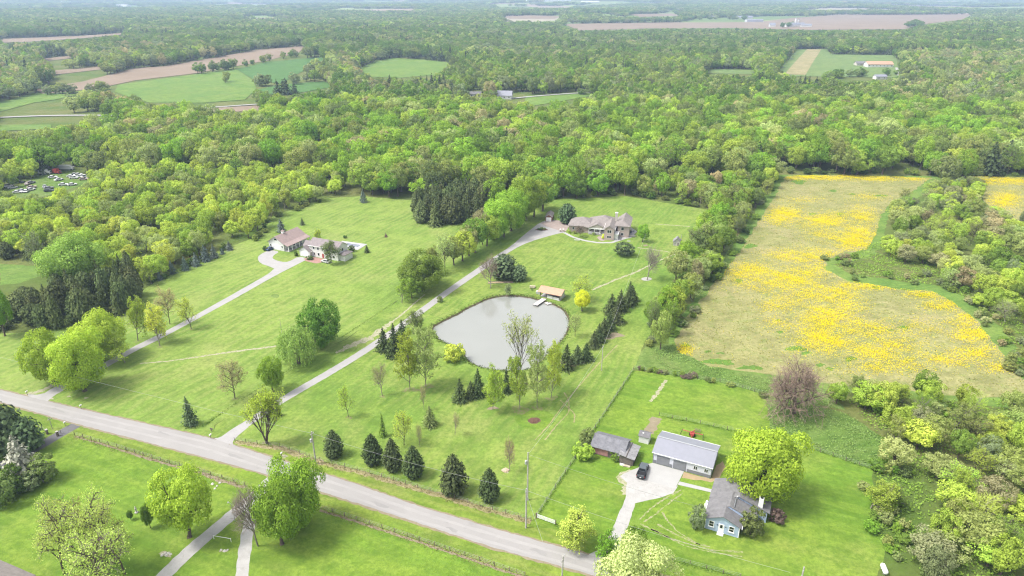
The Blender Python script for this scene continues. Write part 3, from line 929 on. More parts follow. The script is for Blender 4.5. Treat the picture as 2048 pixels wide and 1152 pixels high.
def fib(n):
    i = np.arange(n) + 0.5
    ph = np.arccos(1 - 2 * i / n)
    th = PI * (1 + 5 ** 0.5) * i
    return np.stack([np.cos(th) * np.sin(ph), np.sin(th) * np.sin(ph), np.cos(ph)], -1)

def limb_mesh(segs, sides=5):
    """tapered limbs: list of (p0, p1, r0, r1)"""
    V, F = [], []
    for p0, p1, r0, r1 in segs:
        d = p1 - p0
        L = np.linalg.norm(d)
        if L < 1e-6: continue
        d = d / L
        a = np.cross(d, [0.3, 0.9, 0.1]); a /= np.linalg.norm(a)
        b = np.cross(d, a)
        k = len(V)
        for p, r in ((p0, r0), (p1, r1)):
            for i in range(sides):
                t = 2 * PI * i / sides
                V.append(p + (a * math.cos(t) + b * math.sin(t)) * r)
        for i in range(sides):
            j = (i + 1) % sides
            F.append((k + i, k + j, k + sides + j, k + sides + i))
    return np.array(V), np.array(F)

def curve_segs(p0, p1, r0, r1, rng, n=4, bow=0.06):
    pts = []
    off = rng.normal(size=3) * bow * np.linalg.norm(p1 - p0)
    off[2] = abs(off[2]) * 0.5
    for i in range(n + 1):
        t = i / n
        pts.append(p0 * (1 - t) + p1 * t + off * math.sin(PI * t))
    return [(pts[i], pts[i + 1], r0 + (r1 - r0) * i / n, r0 + (r1 - r0) * (i + 1) / n) for i in range(n)]

def proto_round(seed, lumps, per, leaf, zlo=0.14, irregular=0.16, lobes=5, trunk_r=0.035, core=0.74, rlo=0.085, rhi=0.155):
    """a full broadleaf crown: boughs ending in leafy clumps, uneven outline with gaps"""
    rng = np.random.default_rng(seed)
    zc = (1 + zlo) / 2; rz = (1 - zlo) / 2 * 0.96
    D = fib(lumps) + rng.normal(size=(lumps, 3)) * 0.18
    D = unit(D)
    # big lobes make the outline uneven
    lobe_d = unit(rng.normal(size=(lobes, 3)) + np.array([0, 0, 0.5]))
    amp = np.max(np.maximum(0, D @ lobe_d.T) ** 4, axis=1)
    rad = (core + irregular * amp + rng.uniform(-0.10, 0.10, lumps))
    # narrower at the foot
    taper = np.where(D[:, 2] < -0.2, 1 + 0.25 * (D[:, 2] + 0.2), 1.0)
    LC = D * rad[:, None] * np.array([0.5, 0.5, rz]) * taper[:, None]
    inner = unit(rng.normal(size=(lumps // 3, 3))) * rng.uniform(0.2, 0.5, (lumps // 3, 1)) * np.array([0.5, 0.5, rz])
    LC = np.concatenate([LC, inner])
    LR = rng.uniform(rlo, rhi, len(LC))
    Vs, Fs, Ts = [], [], []
    k = 0
    for c, r in zip(LC, LR):
        n = int(per * (r / 0.12) ** 2)
        d = unit(rng.normal(size=(n, 3)))
        out = unit(c / np.array([0.5, 0.5, rz]) + np.array([0, 0, 0.35]))
        keep = (d @ out) > rng.uniform(-0.55, 0.15, n)
        d = d[keep]
        n = len(d)
        if n == 0: continue
        pos = c + d * (r * rng.uniform(0.65, 1.12, (n, 1))) * np.array([1, 1, 0.85])
        nr = d * 0.9 + out * 0.35 + rng.normal(size=(n, 3)) * 0.45
        V, F = leaf_arrays(pos, nr, leaf, rng)
        Vs.append(V); Fs.append(F + k); k += len(V)
        Ts.append(np.full(n, rng.uniform(0, 1)) * 0.7 + 0.3 * rng.uniform(0, 1, n))
    V = np.concatenate(Vs); V[:, 2] += zc
    crown = np_mesh('crown', V, np.concatenate(Fs), np.concatenate(Ts))
    # trunk and boughs
    segs = curve_segs(np.array([0, 0, -0.01]), np.array([0.01, -0.01, 0.42]), trunk_r, trunk_r * 0.7, rng, 4, 0.02)
    segs = [(np.array([0, 0, -0.01]), np.array([0, 0, 0.02]), trunk_r * 1.7, trunk_r * 1.15)] + segs
    pick = rng.choice(len(LC), min(16, len(LC)), replace=False)
    for i in pick:
        h = rng.uniform(0.18, 0.42)
        segs += curve_segs(np.array([0.0, 0, h]), LC[i] * 0.92 + np.array([0, 0, zc]), trunk_r * 0.5, trunk_r * 0.12, rng, 4)
    TV, TF = limb_mesh(segs)
    return np_mesh('trunk', TV, TF), crown

def grow(rng, levels, kids, spread, length, r, p, d, segs, tips, up=0.25, ratio=0.62, frac0=0.3):
    n = 4
    q = p.copy(); dd = d.copy()
    pts = [q.copy()]
    for i in range(n):
        dd = dd + rng.normal(size=3) * 0.10 + np.array([0, 0, up * 0.12])
        dd /= np.linalg.norm(dd)
        q = q + dd * length / n
        pts.append(q.copy())
    r1 = r * 0.55
    for i in range(n):
        segs.append((pts[i], pts[i + 1], r + (r1 - r) * i / n, r + (r1 - r) * (i + 1) / n))
    if levels == 0:
        tips.append((pts[-1], dd)); tips.append((pts[-2], dd))
        return
    tips.append((pts[-1], dd))
    a0 = rng.uniform(0, 6.28)
    for k in range(kids[0]):
        t = frac0 + (1 - frac0) * (k + rng.uniform(0.2, 0.9)) / kids[0]
        i = min(n - 1, int(t * n))
        b = pts[i] + (pts[i + 1] - pts[i]) * (t * n - i)
        az = a0 + k * 2.4 + rng.uniform(-0.4, 0.4)
        ref = np.cross(dd, [0.31, 0.2, 0.9]); ref /= np.linalg.norm(ref)
        side = ref * math.cos(az) + np.cross(dd, ref) * math.sin(az)
        an = spread * rng.uniform(0.7, 1.25)
        nd = dd * math.cos(an) + side * math.sin(an) + np.array([0, 0, up])
        nd /= np.linalg.norm(nd)
        grow(rng, levels - 1, kids[1:], spread, length * ratio * rng.uniform(0.8, 1.15) * (1.15 - 0.45 * t), r * 0.5, b, nd, segs, tips, up, ratio, 0.25)

def fit(V, W=None):
    """measure of a crown: half width and height"""
    r = np.percentile(np.hypot(V[:, 0], V[:, 1]), 97)
    h = np.percentile(V[:, 2], 99.7)
    return np.array([0.5 / r, 0.5 / r, 1.0 / h])

def proto_open(seed, per=5, leaf=0.045, sigma=0.035, kids=(9, 6, 4), spread=0.75, trunk=0.55, up=0.22, frac0=0.3, trunk_r=0.022, ratio=0.62, droop=False, twigs=0, forks=1):
    """a thin spring crown: the branches show between small tufts of leaves"""
    rng = np.random.default_rng(seed)
    segs, tips = [], []
    for k in range(forks):
        d = np.array([0, 0, 1.0]) if forks == 1 else unit(np.array([math.cos(k * 2.2) * 0.3, math.sin(k * 2.2) * 0.3, 1.0]))
        grow(rng, len(kids), list(kids), spread, trunk, trunk_r, np.array([0.012 * k, 0.01 * (k % 2), -0.01]), d, segs, tips, up, ratio, frac0)
    TP = np.array([t[0] for t in tips]); TD = np.array([t[1] for t in tips])
    sc = fit(TP)
    segs = [(a * sc, b * sc, r0, r1) for a, b, r0, r1 in segs]
    TP = TP * sc
    big = [s for s in segs if s[2] > trunk_r * 0.22]
    small = [s for s in segs if s[2] <= trunk_r * 0.22]
    TV, TF = limb_mesh(big, 5)
    trunk_me = np_mesh('trunk', TV, TF)
    Vs, Fs, Ts = [], [], []
    k = 0
    if len(small):
        V, F = limb_mesh(small, 3)
        mi0 = len(F)
        Vs.append(V); Fs.append(F); k = len(V)
        Ts.append(np.zeros(len(F)))
    n_tw = len(Fs[0]) if Fs else 0
    if twigs:
        n = len(TP) * twigs
        base = np.repeat(TP, twigs, 0) + rng.normal(size=(n, 3)) * 0.008
        d = unit(np.repeat(TD, twigs, 0) + rng.normal(size=(n, 3)) * 0.7)
        L = rng.uniform(0.03, 0.09, (n, 1))
        w = unit(np.cross(d, rng.normal(size=(n, 3)))) * 0.0011
        V = np.stack([base - w, base + w, base + d * L + w * 0.4, base + d * L - w * 0.4], 1).reshape(-1, 3)
        F = np.arange(4 * n).reshape(n, 4)
        Vs.append(V); Fs.append(F + k); k += len(V); Ts.append(rng.uniform(0, 1, n)); n_tw += n
    if per:
        n = len(TP) * per
        tt = np.repeat(rng.uniform(0, 1, len(TP)), per)
        pos = np.repeat(TP, per, 0) + rng.normal(size=(n, 3)) * sigma * np.array([1, 1, 0.8])
        nr = rng.normal(size=(n, 3)) + np.array([0, 0, 0.9]) + unit(pos - np.array([0, 0, 0.5])) * 0.5
        V, F = leaf_arrays(pos, nr, leaf, rng)
        Vs.append(V); Fs.append(F + k); Ts.append(tt * 0.6 + 0.4 * rng.uniform(0, 1, n))
    nf = sum(len(f) for f in Fs)
    mi = np.zeros(nf, np.int32); mi[:n_tw] = 1
    crown = np_mesh('crown', np.concatenate(Vs), np.concatenate(Fs), np.concatenate(Ts), mi)
    return trunk_me, crown

def proto_spruce(seed, layers=26, arms=13, leaf=0.075, prof='cone', droop=0.18, ragged=0.25, zlo=0.04, per=6):
    """a conifer: whorls of drooping boughs carrying needle sprays"""
    rng = np.random.default_rng(seed)
    pos, nr, sz = [], [], []
    for i in range(layers):
        t = (i + rng.uniform(-0.3, 0.3)) / (layers - 1)
        t = min(max(t, 0), 1)
        z = zlo + (1 - zlo) * t
        if prof == 'cone': r = 0.5 * (1 - t) ** 0.85 * (0.75 + 0.25 * min(1, t / 0.08 + 0.3))
        elif prof == 'egg': r = 0.5 * min(1.0, (0.62 + t * 1.9)) * (1 - t ** 1.8) ** 0.75
        else: r = 0.5 * min(1.0, 0.8 + t) * (1 - t ** 3.0) ** 0.6
        a0 = rng.uniform(0, 6.28)
        m = max(4, int(arms * (0.35 + r * 1.6)))
        for k in range(m):
            az = a0 + 2 * PI * k / m + rng.uniform(-0.2, 0.2)
            L = r * (1 + rng.uniform(-ragged, ragged * 0.7)) + 0.012
            dz = droop * L * rng.uniform(0.5, 1.4)
            for j in range(per):
                s = (j + rng.uniform(0.3, 1.0)) / per
                s = s ** 0.7
                w = (rng.uniform(-1, 1)) * 0.16 * L * (1.1 - s)
                x = math.cos(az) * L * s - math.sin(az) * w
                y = math.sin(az) * L * s + math.cos(az) * w
                pos.append((x, y, z - dz * s * s + rng.uniform(-0.008, 0.008) + 0.02 * (s > 0.85)))
                nr.append((math.cos(az) * 0.55 + rng.normal() * 0.35, math.sin(az) * 0.55 + rng.normal() * 0.35, 0.75 + rng.normal() * 0.25))
                sz.append(leaf * (0.55 + 0.75 * min(1, L / 0.35)))
    pos = np.array(pos); nr = np.array(nr)
    V, F = leaf_arrays(pos, nr, np.array(sz), rng, 0.6)
    tint = rng.uniform(0, 1, len(F)) * 0.6 + 0.4 * np.clip(np.hypot(pos[:, 0], pos[:, 1]) / 0.5, 0, 1) * rng.uniform(0.3, 1, len(F))
    crown = np_mesh('crown', V, F, tint)
    TV, TF = limb_mesh([(np.array([0, 0, -0.01]), np.array([0, 0, 0.3]), 0.03, 0.022), (np.array([0, 0, 0.3]), np.array([0, 0, 0.97]), 0.022, 0.003)], 6)
    return np_mesh('trunk', TV, TF), crown

def proto_willow(seed):
    rng = np.random.default_rng(seed)
    pos, nr, V0 = [], [], []
    Vs, Fs, Ts, k = [], [], [], 0
    D = fib(150); D = D[D[:, 2] > -0.15]
    tops = []
    for d in D:
        c = d * np.array([0.44, 0.44, 0.42]) * rng.uniform(0.55, 1.0) + np.array([0, 0, 0.56])
        tops.append(c)
        for s in range(7):
            p = c + rng.normal(size=3) * 0.03
            L = rng.uniform(0.16, 0.42)
            n = int(L / 0.022)
            zz = np.linspace(0, L, n)
            P = np.stack([p[0] + d[0] * 0.05 * zz / L + rng.normal(size=n) * 0.006, p[1] + d[1] * 0.05 * zz / L + rng.normal(size=n) * 0.006, p[2] - zz], -1)
            P = P[P[:, 2] > 0.05]
            if len(P) == 0: continue
            N = rng.normal(size=(len(P), 3)) * 0.7 + np.array([d[0], d[1], 0.3])
            V, F = leaf_arrays(P, N, 0.034, rng, 0.6)
            Vs.append(V); Fs.append(F + k); k += len(V)
            Ts.append(np.full(len(P), rng.uniform(0, 1)))
    crown = np_mesh('crown', np.concatenate(Vs), np.concatenate(Fs), np.concatenate(Ts))
    segs = [(np.array([0, 0, -0.01]), np.array([0, 0, 0.35]), 0.04, 0.03)]
    for c in tops[::8]:
        segs += curve_segs(np.array([0, 0, 0.3]), c, 0.018, 0.004, rng, 4, 0.12)
    TV, TF = limb_mesh(segs)
    return np_mesh('trunk', TV, TF), crown

PROTO = {}
PROTO['round'] = [proto_round(11 + i, 70, 215, 0.034, zl, 0.26, 6, 0.035, 0.70) for i, zl in enumerate((0.12, 0.16, 0.10, 0.2))]
PROTO['wood'] = [proto_round(31 + i, 46, 115, 0.049, zl, 0.34, 6, 0.035, 0.66) for i, zl in enumerate((0.15, 0.2, 0.12, 0.22, 0.18))]
PROTO['lobed'] = [proto_round(25 + i, 58, 300, 0.030, zl, 0.42, 8, 0.035, 0.58, 0.10, 0.17) for i, zl in enumerate((0.03, 0.06, 0.02))]
PROTO['sparse'] = [proto_open(65 + i, 3, 0.024, 0.030, (15, 6, 5), 0.95, 0.8, 0.10, 0.18, 0.020, 0.5) for i in range(3)]
PROTO['barewide'] = [proto_open(109, 0, 0.03, 0.02, (11, 8, 6), 1.15, 0.30, 0.05, 0.12, 0.03, 0.85, twigs=8)]
PROTO['shrub'] = [proto_round(51 + i, 34, 70, 0.085, -0.12, 0.34, 4, 0.02) for i in range(3)]
PROTO['open'] = [proto_open(61 + i, 6, 0.034, 0.030, (15, 6, 4), 0.95, 0.8, 0.10, 0.18, 0.020, 0.5) for i in range(3)]
PROTO['airy'] = [proto_open(71 + i, 4, 0.028, 0.028, (14, 6, 4), 0.9, 0.82, 0.12, 0.2, 0.018, 0.5) for i in range(3)]
PROTO['tall'] = [proto_open(81 + i, 6, 0.030, 0.026, (22, 5, 4), 0.85, 0.95, 0.16, 0.10, 0.014, 0.36) for i in range(3)]
PROTO['vase'] = [proto_open(91 + i, 5, 0.028, 0.026, (6, 5, 5), 0.5, 0.42, 0.22, 0.25, 0.022, 0.72, forks=3) for i in range(2)]
PROTO['wisp'] = [proto_open(95, 4, 0.026, 0.022, (8, 6, 4), 0.48, 0.6, 0.3, 0.3, 0.016, 0.66)]
PROTO['full'] = [proto_round(21 + i, 80, 210, 0.035, zl, 0.26, 6, 0.035, 0.70) for i, zl in enumerate((-0.02, 0.02, 0.0))]
PROTO['bare'] = [proto_open(101 + i, 0, 0.03, 0.02, (10, 7, 5), 0.75, 0.55, 0.12, 0.3, 0.024, 0.66, twigs=4) for i in range(3)]
PROTO['spruce'] = [proto_spruce(111 + i, 24, 10, 0.085, 'cone', 0.16, 0.42, 0.03, 6) for i in range(4)]
PROTO['egg'] = [proto_spruce(121 + i, 24, 16, 0.085, 'egg', -0.05, 0.18, 0.02, 6) for i in range(3)]
PROTO['pine'] = [proto_spruce(131 + i, 20, 15, 0.11, 'dome', -0.12, 0.3, 0.08, 6) for i in range(2)]
PROTO['fir'] = [proto_spruce(141 + i, 16, 10, 0.13, 'cone', 0.2, 0.3, 0.04, 4) for i in range(3)]
PROTO['willow'] = [proto_willow(151)]
NEEDLE = ('spruce', 'egg', 'pine', 'fir')
for k, lst in PROTO.items():
    for tr, cr in lst:
        tr.materials.append(M['bark_pale'] if k in ('tall', 'open', 'bare') else M['bark'])
        cr.materials.append(M['needle'] if k in NEEDLE else M['leaf'])
        if k in ('open', 'airy', 'tall', 'vase', 'bare', 'wisp', 'sparse', 'barewide'):
            cr.materials.append(M['twig'] if k in ('bare', 'barewide') else M['bark_pale'])
            if k in ('bare', 'barewide'): cr.materials[0] = M['twig']

COL = {
    'mid': (0.215, 0.325, 0.058), 'bright': (0.225, 0.385, 0.050), 'lime': (0.37, 0.49, 0.080), 'yellow': (0.48, 0.58, 0.10), 'golden': (0.56, 0.61, 0.05),
    'pale': (0.39, 0.465, 0.17), 'tan': (0.41, 0.385, 0.20), 'olive': (0.30, 0.36, 0.105), 'dull': (0.205, 0.265, 0.09), 'greygreen': (0.27, 0.32, 0.16),
    'brown': (0.25, 0.19, 0.15), 'copper': (0.22, 0.165, 0.135), 'dark': (0.10, 0.17, 0.04), 'spruce': (0.088, 0.122, 0.050), 'bluespruce': (0.16, 0.21, 0.18),
    'pine': (0.105, 0.155, 0.075), 'silver': (0.34, 0.38, 0.29), 'twiggrey': (0.28, 0.25, 0.215), 'deep': (0.135, 0.235, 0.042), 'reddish': (0.40, 0.27, 0.19), 'willow': (0.32, 0.45, 0.11),
    'purple': (0.22, 0.16, 0.14), 'plantgreen': (0.125, 0.158, 0.062), 'leafgreen': (0.285, 0.45, 0.058),
}
_trng = random.Random(77)
_count = {}
def put_tree(name, kind, loc, w, h, col, label, cat='tree', group=None, variant=None, cname='crown'):
    lst = PROTO[kind]
    i = _count.get(kind, 0) if variant is None else variant
    _count[kind] = i + 1
    tr, cr = lst[i % len(lst)]
    e = thing(name, label, cat, loc, _trng.uniform(0, 6.28), group)
    e.scale = (w, w, h)
    c = COL[col] if isinstance(col, str) else col
    a = bpy.data.objects.new(cname, cr); C.objects.link(a); a.parent = e
    j = _trng.uniform(0.93, 1.07); k = _trng.uniform(0.94, 1.06)
    a.color = (c[0] * j, c[1] * k, c[2], 1)
    b = bpy.data.objects.new('trunk' if cat == 'tree' else 'stem', tr); C.objects.link(b); b.parent = e
    return e

def tree(name, kind, bx, by, top, wpx, col, label, cat='tree', group=None):
    p = at(bx, by)
    dep = float(proj(p.x, p.y, 3)[2])
    h = max(0.8, height_for(p, top))
    w = wpx / FPX * dep
    return put_tree(name, kind, p, w, h, col, label, cat, group)

YG = 'yard trees'
# along the road, the clipped-looking evergreens
for i, (x, y, t, w, l) in enumerate([
        (669, 912, 860, 42, 'egg-shaped dark evergreen beside the utility pole, farthest of the roadside row'),
        (746, 926, 869, 44, 'second egg-shaped evergreen of the roadside row, counted from the pole with the transformer'),
        (786, 939, 878, 42, 'third egg-shaped evergreen of the roadside row, pressed between two close neighbours'),
        (828, 952, 892, 47, 'fourth egg-shaped evergreen of the roadside row, last of the tight trio'),
        (908, 985, 910, 60, 'largest evergreen of the roadside row, broad and standing alone'),
        (979, 1000, 937, 46, 'last egg-shaped evergreen of the roadside row, nearest the field gate')]):
    tree('evergreen_tree', 'egg', x, y, t, w, 'spruce', l, 'tree', 'evergreens along the road')
tree('spruce_tree', 'spruce', 382, 850, 794, 36, 'pine', 'narrow dark spruce alone on the lawn above the road bend')
tree('spruce_tree', 'spruce', 860, 852, 812, 34, 'dull', 'small olive-dark spruce with bare foot on the open lawn')
tree('larch_tree', 'fir', 766, 873, 826, 17, 'mid', 'slim light green larch sapling behind the roadside evergreens')
tree('spruce_tree', 'spruce', 557, 832, 806, 16, 'spruce', 'tiny dark spruce beside the driveway entrance tree')
# maples along the left driveway
tree('maple_tree', 'full', 106, 765, 664, 80, (0.38, 0.51, 0.068), 'round lime maple farther from the driveway, overlapped by its bigger twin')
tree('maple_tree', 'lobed', 170, 782, 662, 100, (0.38, 0.51, 0.068), 'biggest round lime maple at the mouth of the pale driveway')
tree('maple_tree', 'lobed', 206, 722, 626, 92, (0.38, 0.51, 0.068), 'round lime maple behind the driveway pair')
tree('maple_tree', 'open', 250, 725, 672, 60, 'lime', 'small thin lime maple overhanging the driveway edge')
tree('maple_tree', 'open', 276, 682, 600, 50, 'lime', 'upright thin lime maple on the far side of the driveway')
tree('maple_tree', 'open', 320, 692, 614, 54, 'yellow', 'thin yellow maple with visible trunk on the near driveway edge')
tree('maple_tree', 'airy', 340, 648, 576, 46, 'tan', 'thin tan maple on the far side of the driveway')
tree('maple_tree', 'airy', 383, 658, 594, 40, 'yellow', 'thin yellowish maple farthest along the driveway row')
tree('oak_tree', 'airy', 470, 797, 722, 58, 'tan', 'conical straw-coloured tree alone on the lawn above the ditch')
tree('ash_tree', 'round', 546, 784, 715, 48, 'bright', 'fresh green tree at the ditch by the driveway')
tree('willow_tree', 'willow', 598, 727, 650, 92, 'willow', 'weeping willow with hanging pale green strands', )
tree('linden_tree', 'full', 645, 692, 600, 78, 'deep', 'dense dark green round tree behind the weeping willow')
tree('elm_tree', 'vase', 532, 886, 782, 84, (0.42, 0.58, 0.08), 'vase-shaped half-leafed tree where the long driveway meets the road')
# between the two lots
for (k, x, y, t, w, c, l) in [
        ('lobed', 845, 580, 503, 84, 'mid', 'broad mid-green tree, nearest big one of the lot-line trees'),
        ('open', 804, 606, 560, 40, 'lime', 'thin lime tree at the near end of the lot-line trees'),
        ('open', 872, 548, 490, 40, 'olive', 'thin olive tree leaning behind the broad lot-line tree'),
        ('airy', 890, 540, 470, 46, 'pale', 'pale wispy tree in the lot-line trees with bare lower trunk'),
        ('wood', 925, 522, 462, 52, 'lime', 'lime tree midway along the lot-line trees'),
        ('wood', 950, 505, 438, 56, 'mid', 'mid-green tree midway along the lot-line trees'),
        ('airy', 965, 490, 415, 52, 'tan', 'tan budding tree midway along the lot-line trees'),
        ('lobed', 992, 478, 398, 62, 'leafgreen', 'tall fresh green tree beside the dark spruce block'),
        ('lobed', 1022, 462, 378, 66, 'leafgreen', 'tallest fresh green tree beside the dark spruce block'),
        ('lobed', 1052, 440, 358, 64, 'leafgreen', 'fresh green tree nearest the brown garden shed'),
        ('wood', 1085, 422, 350, 60, 'mid', 'mid-green tree just behind the brown garden shed'),
        ('wood', 908, 530, 478, 44, 'olive', 'olive tree filling the lot line below the lime one'),
        ('wood', 938, 512, 452, 46, 'pale', 'pale tree crowded between lime and mid-green lot-line trees'),
        ('wood', 974, 492, 428, 50, 'lime', 'lime tree crowded before the tan budding lot-line tree'),
        ('wood', 1008, 474, 404, 52, 'lime', 'lime tree squeezed between two tall fresh green trees'),
        ('wood', 1036, 454, 384, 52, 'leafgreen', 'leaf-green tree squeezed beside the tallest lot-line tree'),
        ('wood', 1068, 434, 362, 50, 'lime', 'lime tree at the shed end of the lot line'),
        ('wood', 858, 566, 520, 44, 'lime', 'lime tree tucked behind the broad lot-line tree'),
        ('wood', 824, 596, 552, 40, 'mid', 'small mid-green tree at the near end of the lot line')]:
    tree('lot_line_tree', k, x, y, t, w, c, l, 'tree', 'trees between the two lots')
# around the pond and the main lawn
tree('plum_tree', 'bare', 981, 577, 512, 48, 'copper', 'purple-brown budding tree beside the plank court')
tree('pine_tree', 'pine', 1008, 556, 510, 52, 'pine', 'dark bushy pine behind the plank court')
tree('pine_tree', 'pine', 1037, 560, 531, 32, 'pine', 'low dark pine at the end of the plank court')
tree('pear_tree', 'open', 1012, 594, 569, 20, 'greygreen', 'small grey-green tree on the far pond bank')
tree('maple_tree', 'round', 1164, 622, 583, 34, 'golden', 'golden little maple beside the pavilion')
tree('maple_tree', 'airy', 1162, 602, 553, 48, 'yellow', 'pale yellow thin maple behind the golden one')
tree('locust_tree', 'bare', 1294, 560, 497, 48, 'twiggrey', 'leafless tree standing in a stone ring')
tree('juniper_shrub', 'shrub', 1249, 510, 486, 40, 'pine', 'wide low dark evergreen on the lawn below the brick house', 'shrub')
tree('cherry_tree', 'round', 1285, 484, 450, 24, 'bright', 'small bright green tree beside the brick house patio')
tree('spruce_tree', 'pine', 1134, 446, 408, 34, 'pine', 'full dark spruce beside the brick house garage end')
tree('maple_shrub', 'airy', 1160, 474, 452, 24, 'copper', 'dark red small tree in front of the brick house porch', 'shrub')
for i, (x, y, t, w, l) in enumerate([
        (1222, 628, 588, 32, 'dark spruce at the wide upper end of the diagonal row'), (1240, 622, 580, 30, 'dark spruce second along the upper end of the diagonal row'),
        (1258, 612, 563, 26, 'tallest pointed spruce of the diagonal row'), (1264, 602, 572, 26, 'dark spruce farthest up the diagonal row'), (1232, 646, 606, 32, 'dark spruce in the middle of the diagonal row'),
        (1218, 660, 622, 28, 'dark spruce just below the middle of the diagonal row'), (1207, 672, 636, 26, 'dark spruce third from the low end of the diagonal row'),
        (1197, 684, 648, 26, 'dark spruce second from the low end of the diagonal row'), (1187, 695, 662, 24, 'dark spruce at the low end of the diagonal row'),
        (1133, 738, 689, 32, 'dark spruce nearest the pond group, outermost of three'), (1154, 725, 690, 28, 'dark spruce in the middle of three by the pond'), (1172, 720, 686, 28, 'dark spruce of three by the pond, nearest the diagonal row'),
        (920, 802, 758, 30, 'grey-dark spruce at the edge of the pond group'), (942, 796, 762, 26, 'short dark spruce between two others below the pond'), (956, 792, 738, 30, 'tall dark spruce below the pond, beside the lime trees'),
        (1013, 785, 734, 20, 'slim dark spruce between the lime trees at the pond'),
        (768, 702, 656, 30, 'dark spruce by the driveway, nearest the road'), (790, 714, 648, 36, 'widest dark spruce by the driveway bend'), (806, 692, 640, 30, 'dark spruce by the driveway behind the widest one')]):
    tree('spruce_tree', 'spruce', x, y, t, w * 1.25, 'spruce', l, 'tree', 'spruces around the pond lot')
tree('crab_tree', 'open', 826, 668, 626, 44, 'dull', 'dull olive tree above the dark driveway spruces')
tree('cottonwood_tree', 'wisp', 1039, 778, 628, 72, 'pale', 'tall thin see-through tree standing in front of the pond')
for (x, y, t, w, c, l) in [
        (820, 778, 656, 62, 'lime', 'tall thin lime tree at the pond corner, nearer the driveway'), (852, 772, 652, 66, 'pale', 'tall thin pale tree at the pond corner, nearer the water'),
        (986, 820, 728, 56, 'lime', 'lime tree at the near end of the pond grove'), (1040, 818, 716, 54, 'lime', 'thin lime tree in the middle of the pond grove'),
        (1074, 816, 690, 54, 'pale', 'tall pale tree of the pond grove with straight trunk'), (1102, 796, 684, 50, 'yellow', 'tall yellowish tree at the far end of the pond grove')]:
    tree('poplar_tree', 'tall', x, y, t, w, c, l, 'tree', 'tall thin trees round the pond')
tree('forsythia_shrub', 'shrub', 906, 722, 690, 40, 'yellow', 'round yellow-green shrub on the near pond bank', 'shrub')
tree('young_oak', 'bare', 765, 792, 728, 38, 'tan', 'tan leafless tree on the lawn left of the pond corner trees')
tree('young_maple', 'airy', 697, 834, 770, 34, 'lime', 'small thin lime tree on the open lawn')
tree('young_maple', 'airy', 808, 890, 822, 44, 'yellow', 'small thin yellow tree behind the roadside evergreens')
tree('sapling_tree', 'bare', 840, 893, 846, 16, 'tan', 'slim bare sapling behind the roadside evergreens')
tree('sapling_tree', 'bare', 910, 870, 826, 20, 'tan', 'slim bare sapling right of the small olive spruce')
tree('sapling_tree', 'bare', 848, 820, 770, 16, 'tan', 'thin bare sapling above the small olive spruce')
tree('redbud_tree', 'bare', 1020, 942, 874, 30, 'reddish', 'reddish upright sapling with a heap of chips at its foot')
tree('ash_tree', 'airy', 1150, 674, 628, 30, 'pale', 'pale thin tree at the far pond end')
tree('shrub', 'shrub', 880, 604, 592, 12, 'dull', 'small shrub beside the driveway above the pond', 'shrub')
# near the camera
tree('maple_tree', 'round', 379, 1074, 946, 112, (0.36, 0.47, 0.06), 'round lime maple with thick pale trunk on the near lawn')
tree('maple_tree', 'lobed', 600, 1050, 918, 104, 'leafgreen', 'taller fresh green maple of the pair beside the road')
tree('maple_tree', 'lobed', 564, 1088, 958, 100, 'leafgreen', 'nearer fresh green maple of the pair beside the farm lane')
tree('dead_tree', 'bare', 516, 1092, 968, 74, 'twiggrey', 'leafless grey tree in the fork of the farm lane')
for (x, y, t, w, l) in [(128, 1148, 1000, 108, 'half-leafed yellow tree of the near grove, outermost toward the hedge'), (160, 1102, 984, 92, 'half-leafed yellow tree at the back of the near grove'),
                        (196, 1150, 990, 112, 'half-leafed yellow tree in the middle of the near grove'), (250, 1148, 1004, 106, 'half-leafed yellow tree of the near grove, nearest the farm lane'), (206, 1216, 1060, 140, 'lowest half-leafed yellow tree of the near grove')]:
    tree('walnut_tree', 'sparse', x, y, t, w, (0.47, 0.56, 0.15), l, 'tree', 'half-leafed grove beside the farm lane')
tree('sapling_tree', 'round', 301, 1056, 1008, 22, 'deep', 'small dark green sapling between the grove and the round maple')
tree('sapling_tree', 'round', 262, 1040, 1022, 12, 'deep', 'tiny dark green sapling beside the yellow grove')
tree('serviceberry_tree', 'open', 1152, 1082, 1008, 98, (0.46, 0.57, 0.12), 'wide yellow tree with grey heart beside the metal field gate')
tree('shrub_tree', 'round', 1268, 1108, 1060, 50, 'mid', 'bushy mid-green tree at the gravel driveway mouth')
tree('sycamore_tree', 'lobed', 1262, 1212, 1084, 146, (0.50, 0.57, 0.24), 'large pale fluffy tree at the lower edge, over the road')
tree('maple_tree', 'open', 1198, 1155, 1070, 66, 'bright', 'fresh green tree with dark trunk at the road edge')
tree('maple_tree', 'lobed', 1518, 1000, 858, 144, (0.34, 0.49, 0.055), 'huge round yellow-green maple behind the blue house')
tree('lilac_shrub', 'shrub', 1500, 1070, 1022, 48, 'dull', 'bushy shrub against the side of the blue house', 'shrub')
tree('lilac_shrub', 'shrub', 1393, 1056, 1012, 36, 'greygreen', 'loose grey-green shrub left of the blue house front', 'shrub')
tree('shrub', 'shrub', 1166, 916, 890, 40, 'lime', 'lime shrub at the corner of the weathered shed', 'shrub')
tree('shrub', 'shrub', 1172, 890, 860, 36, 'dull', 'dull green overgrowth behind the weathered shed corner', 'shrub')
tree('shrub', 'shrub', 1230, 921, 905, 20, 'mid', 'small overgrown shrub against the weathered shed front', 'shrub')
tree('brush_pile', 'shrub', 1554, 1042, 1020, 32, 'purple', 'brown brush heap on the lawn beside the huge maple', 'brush')
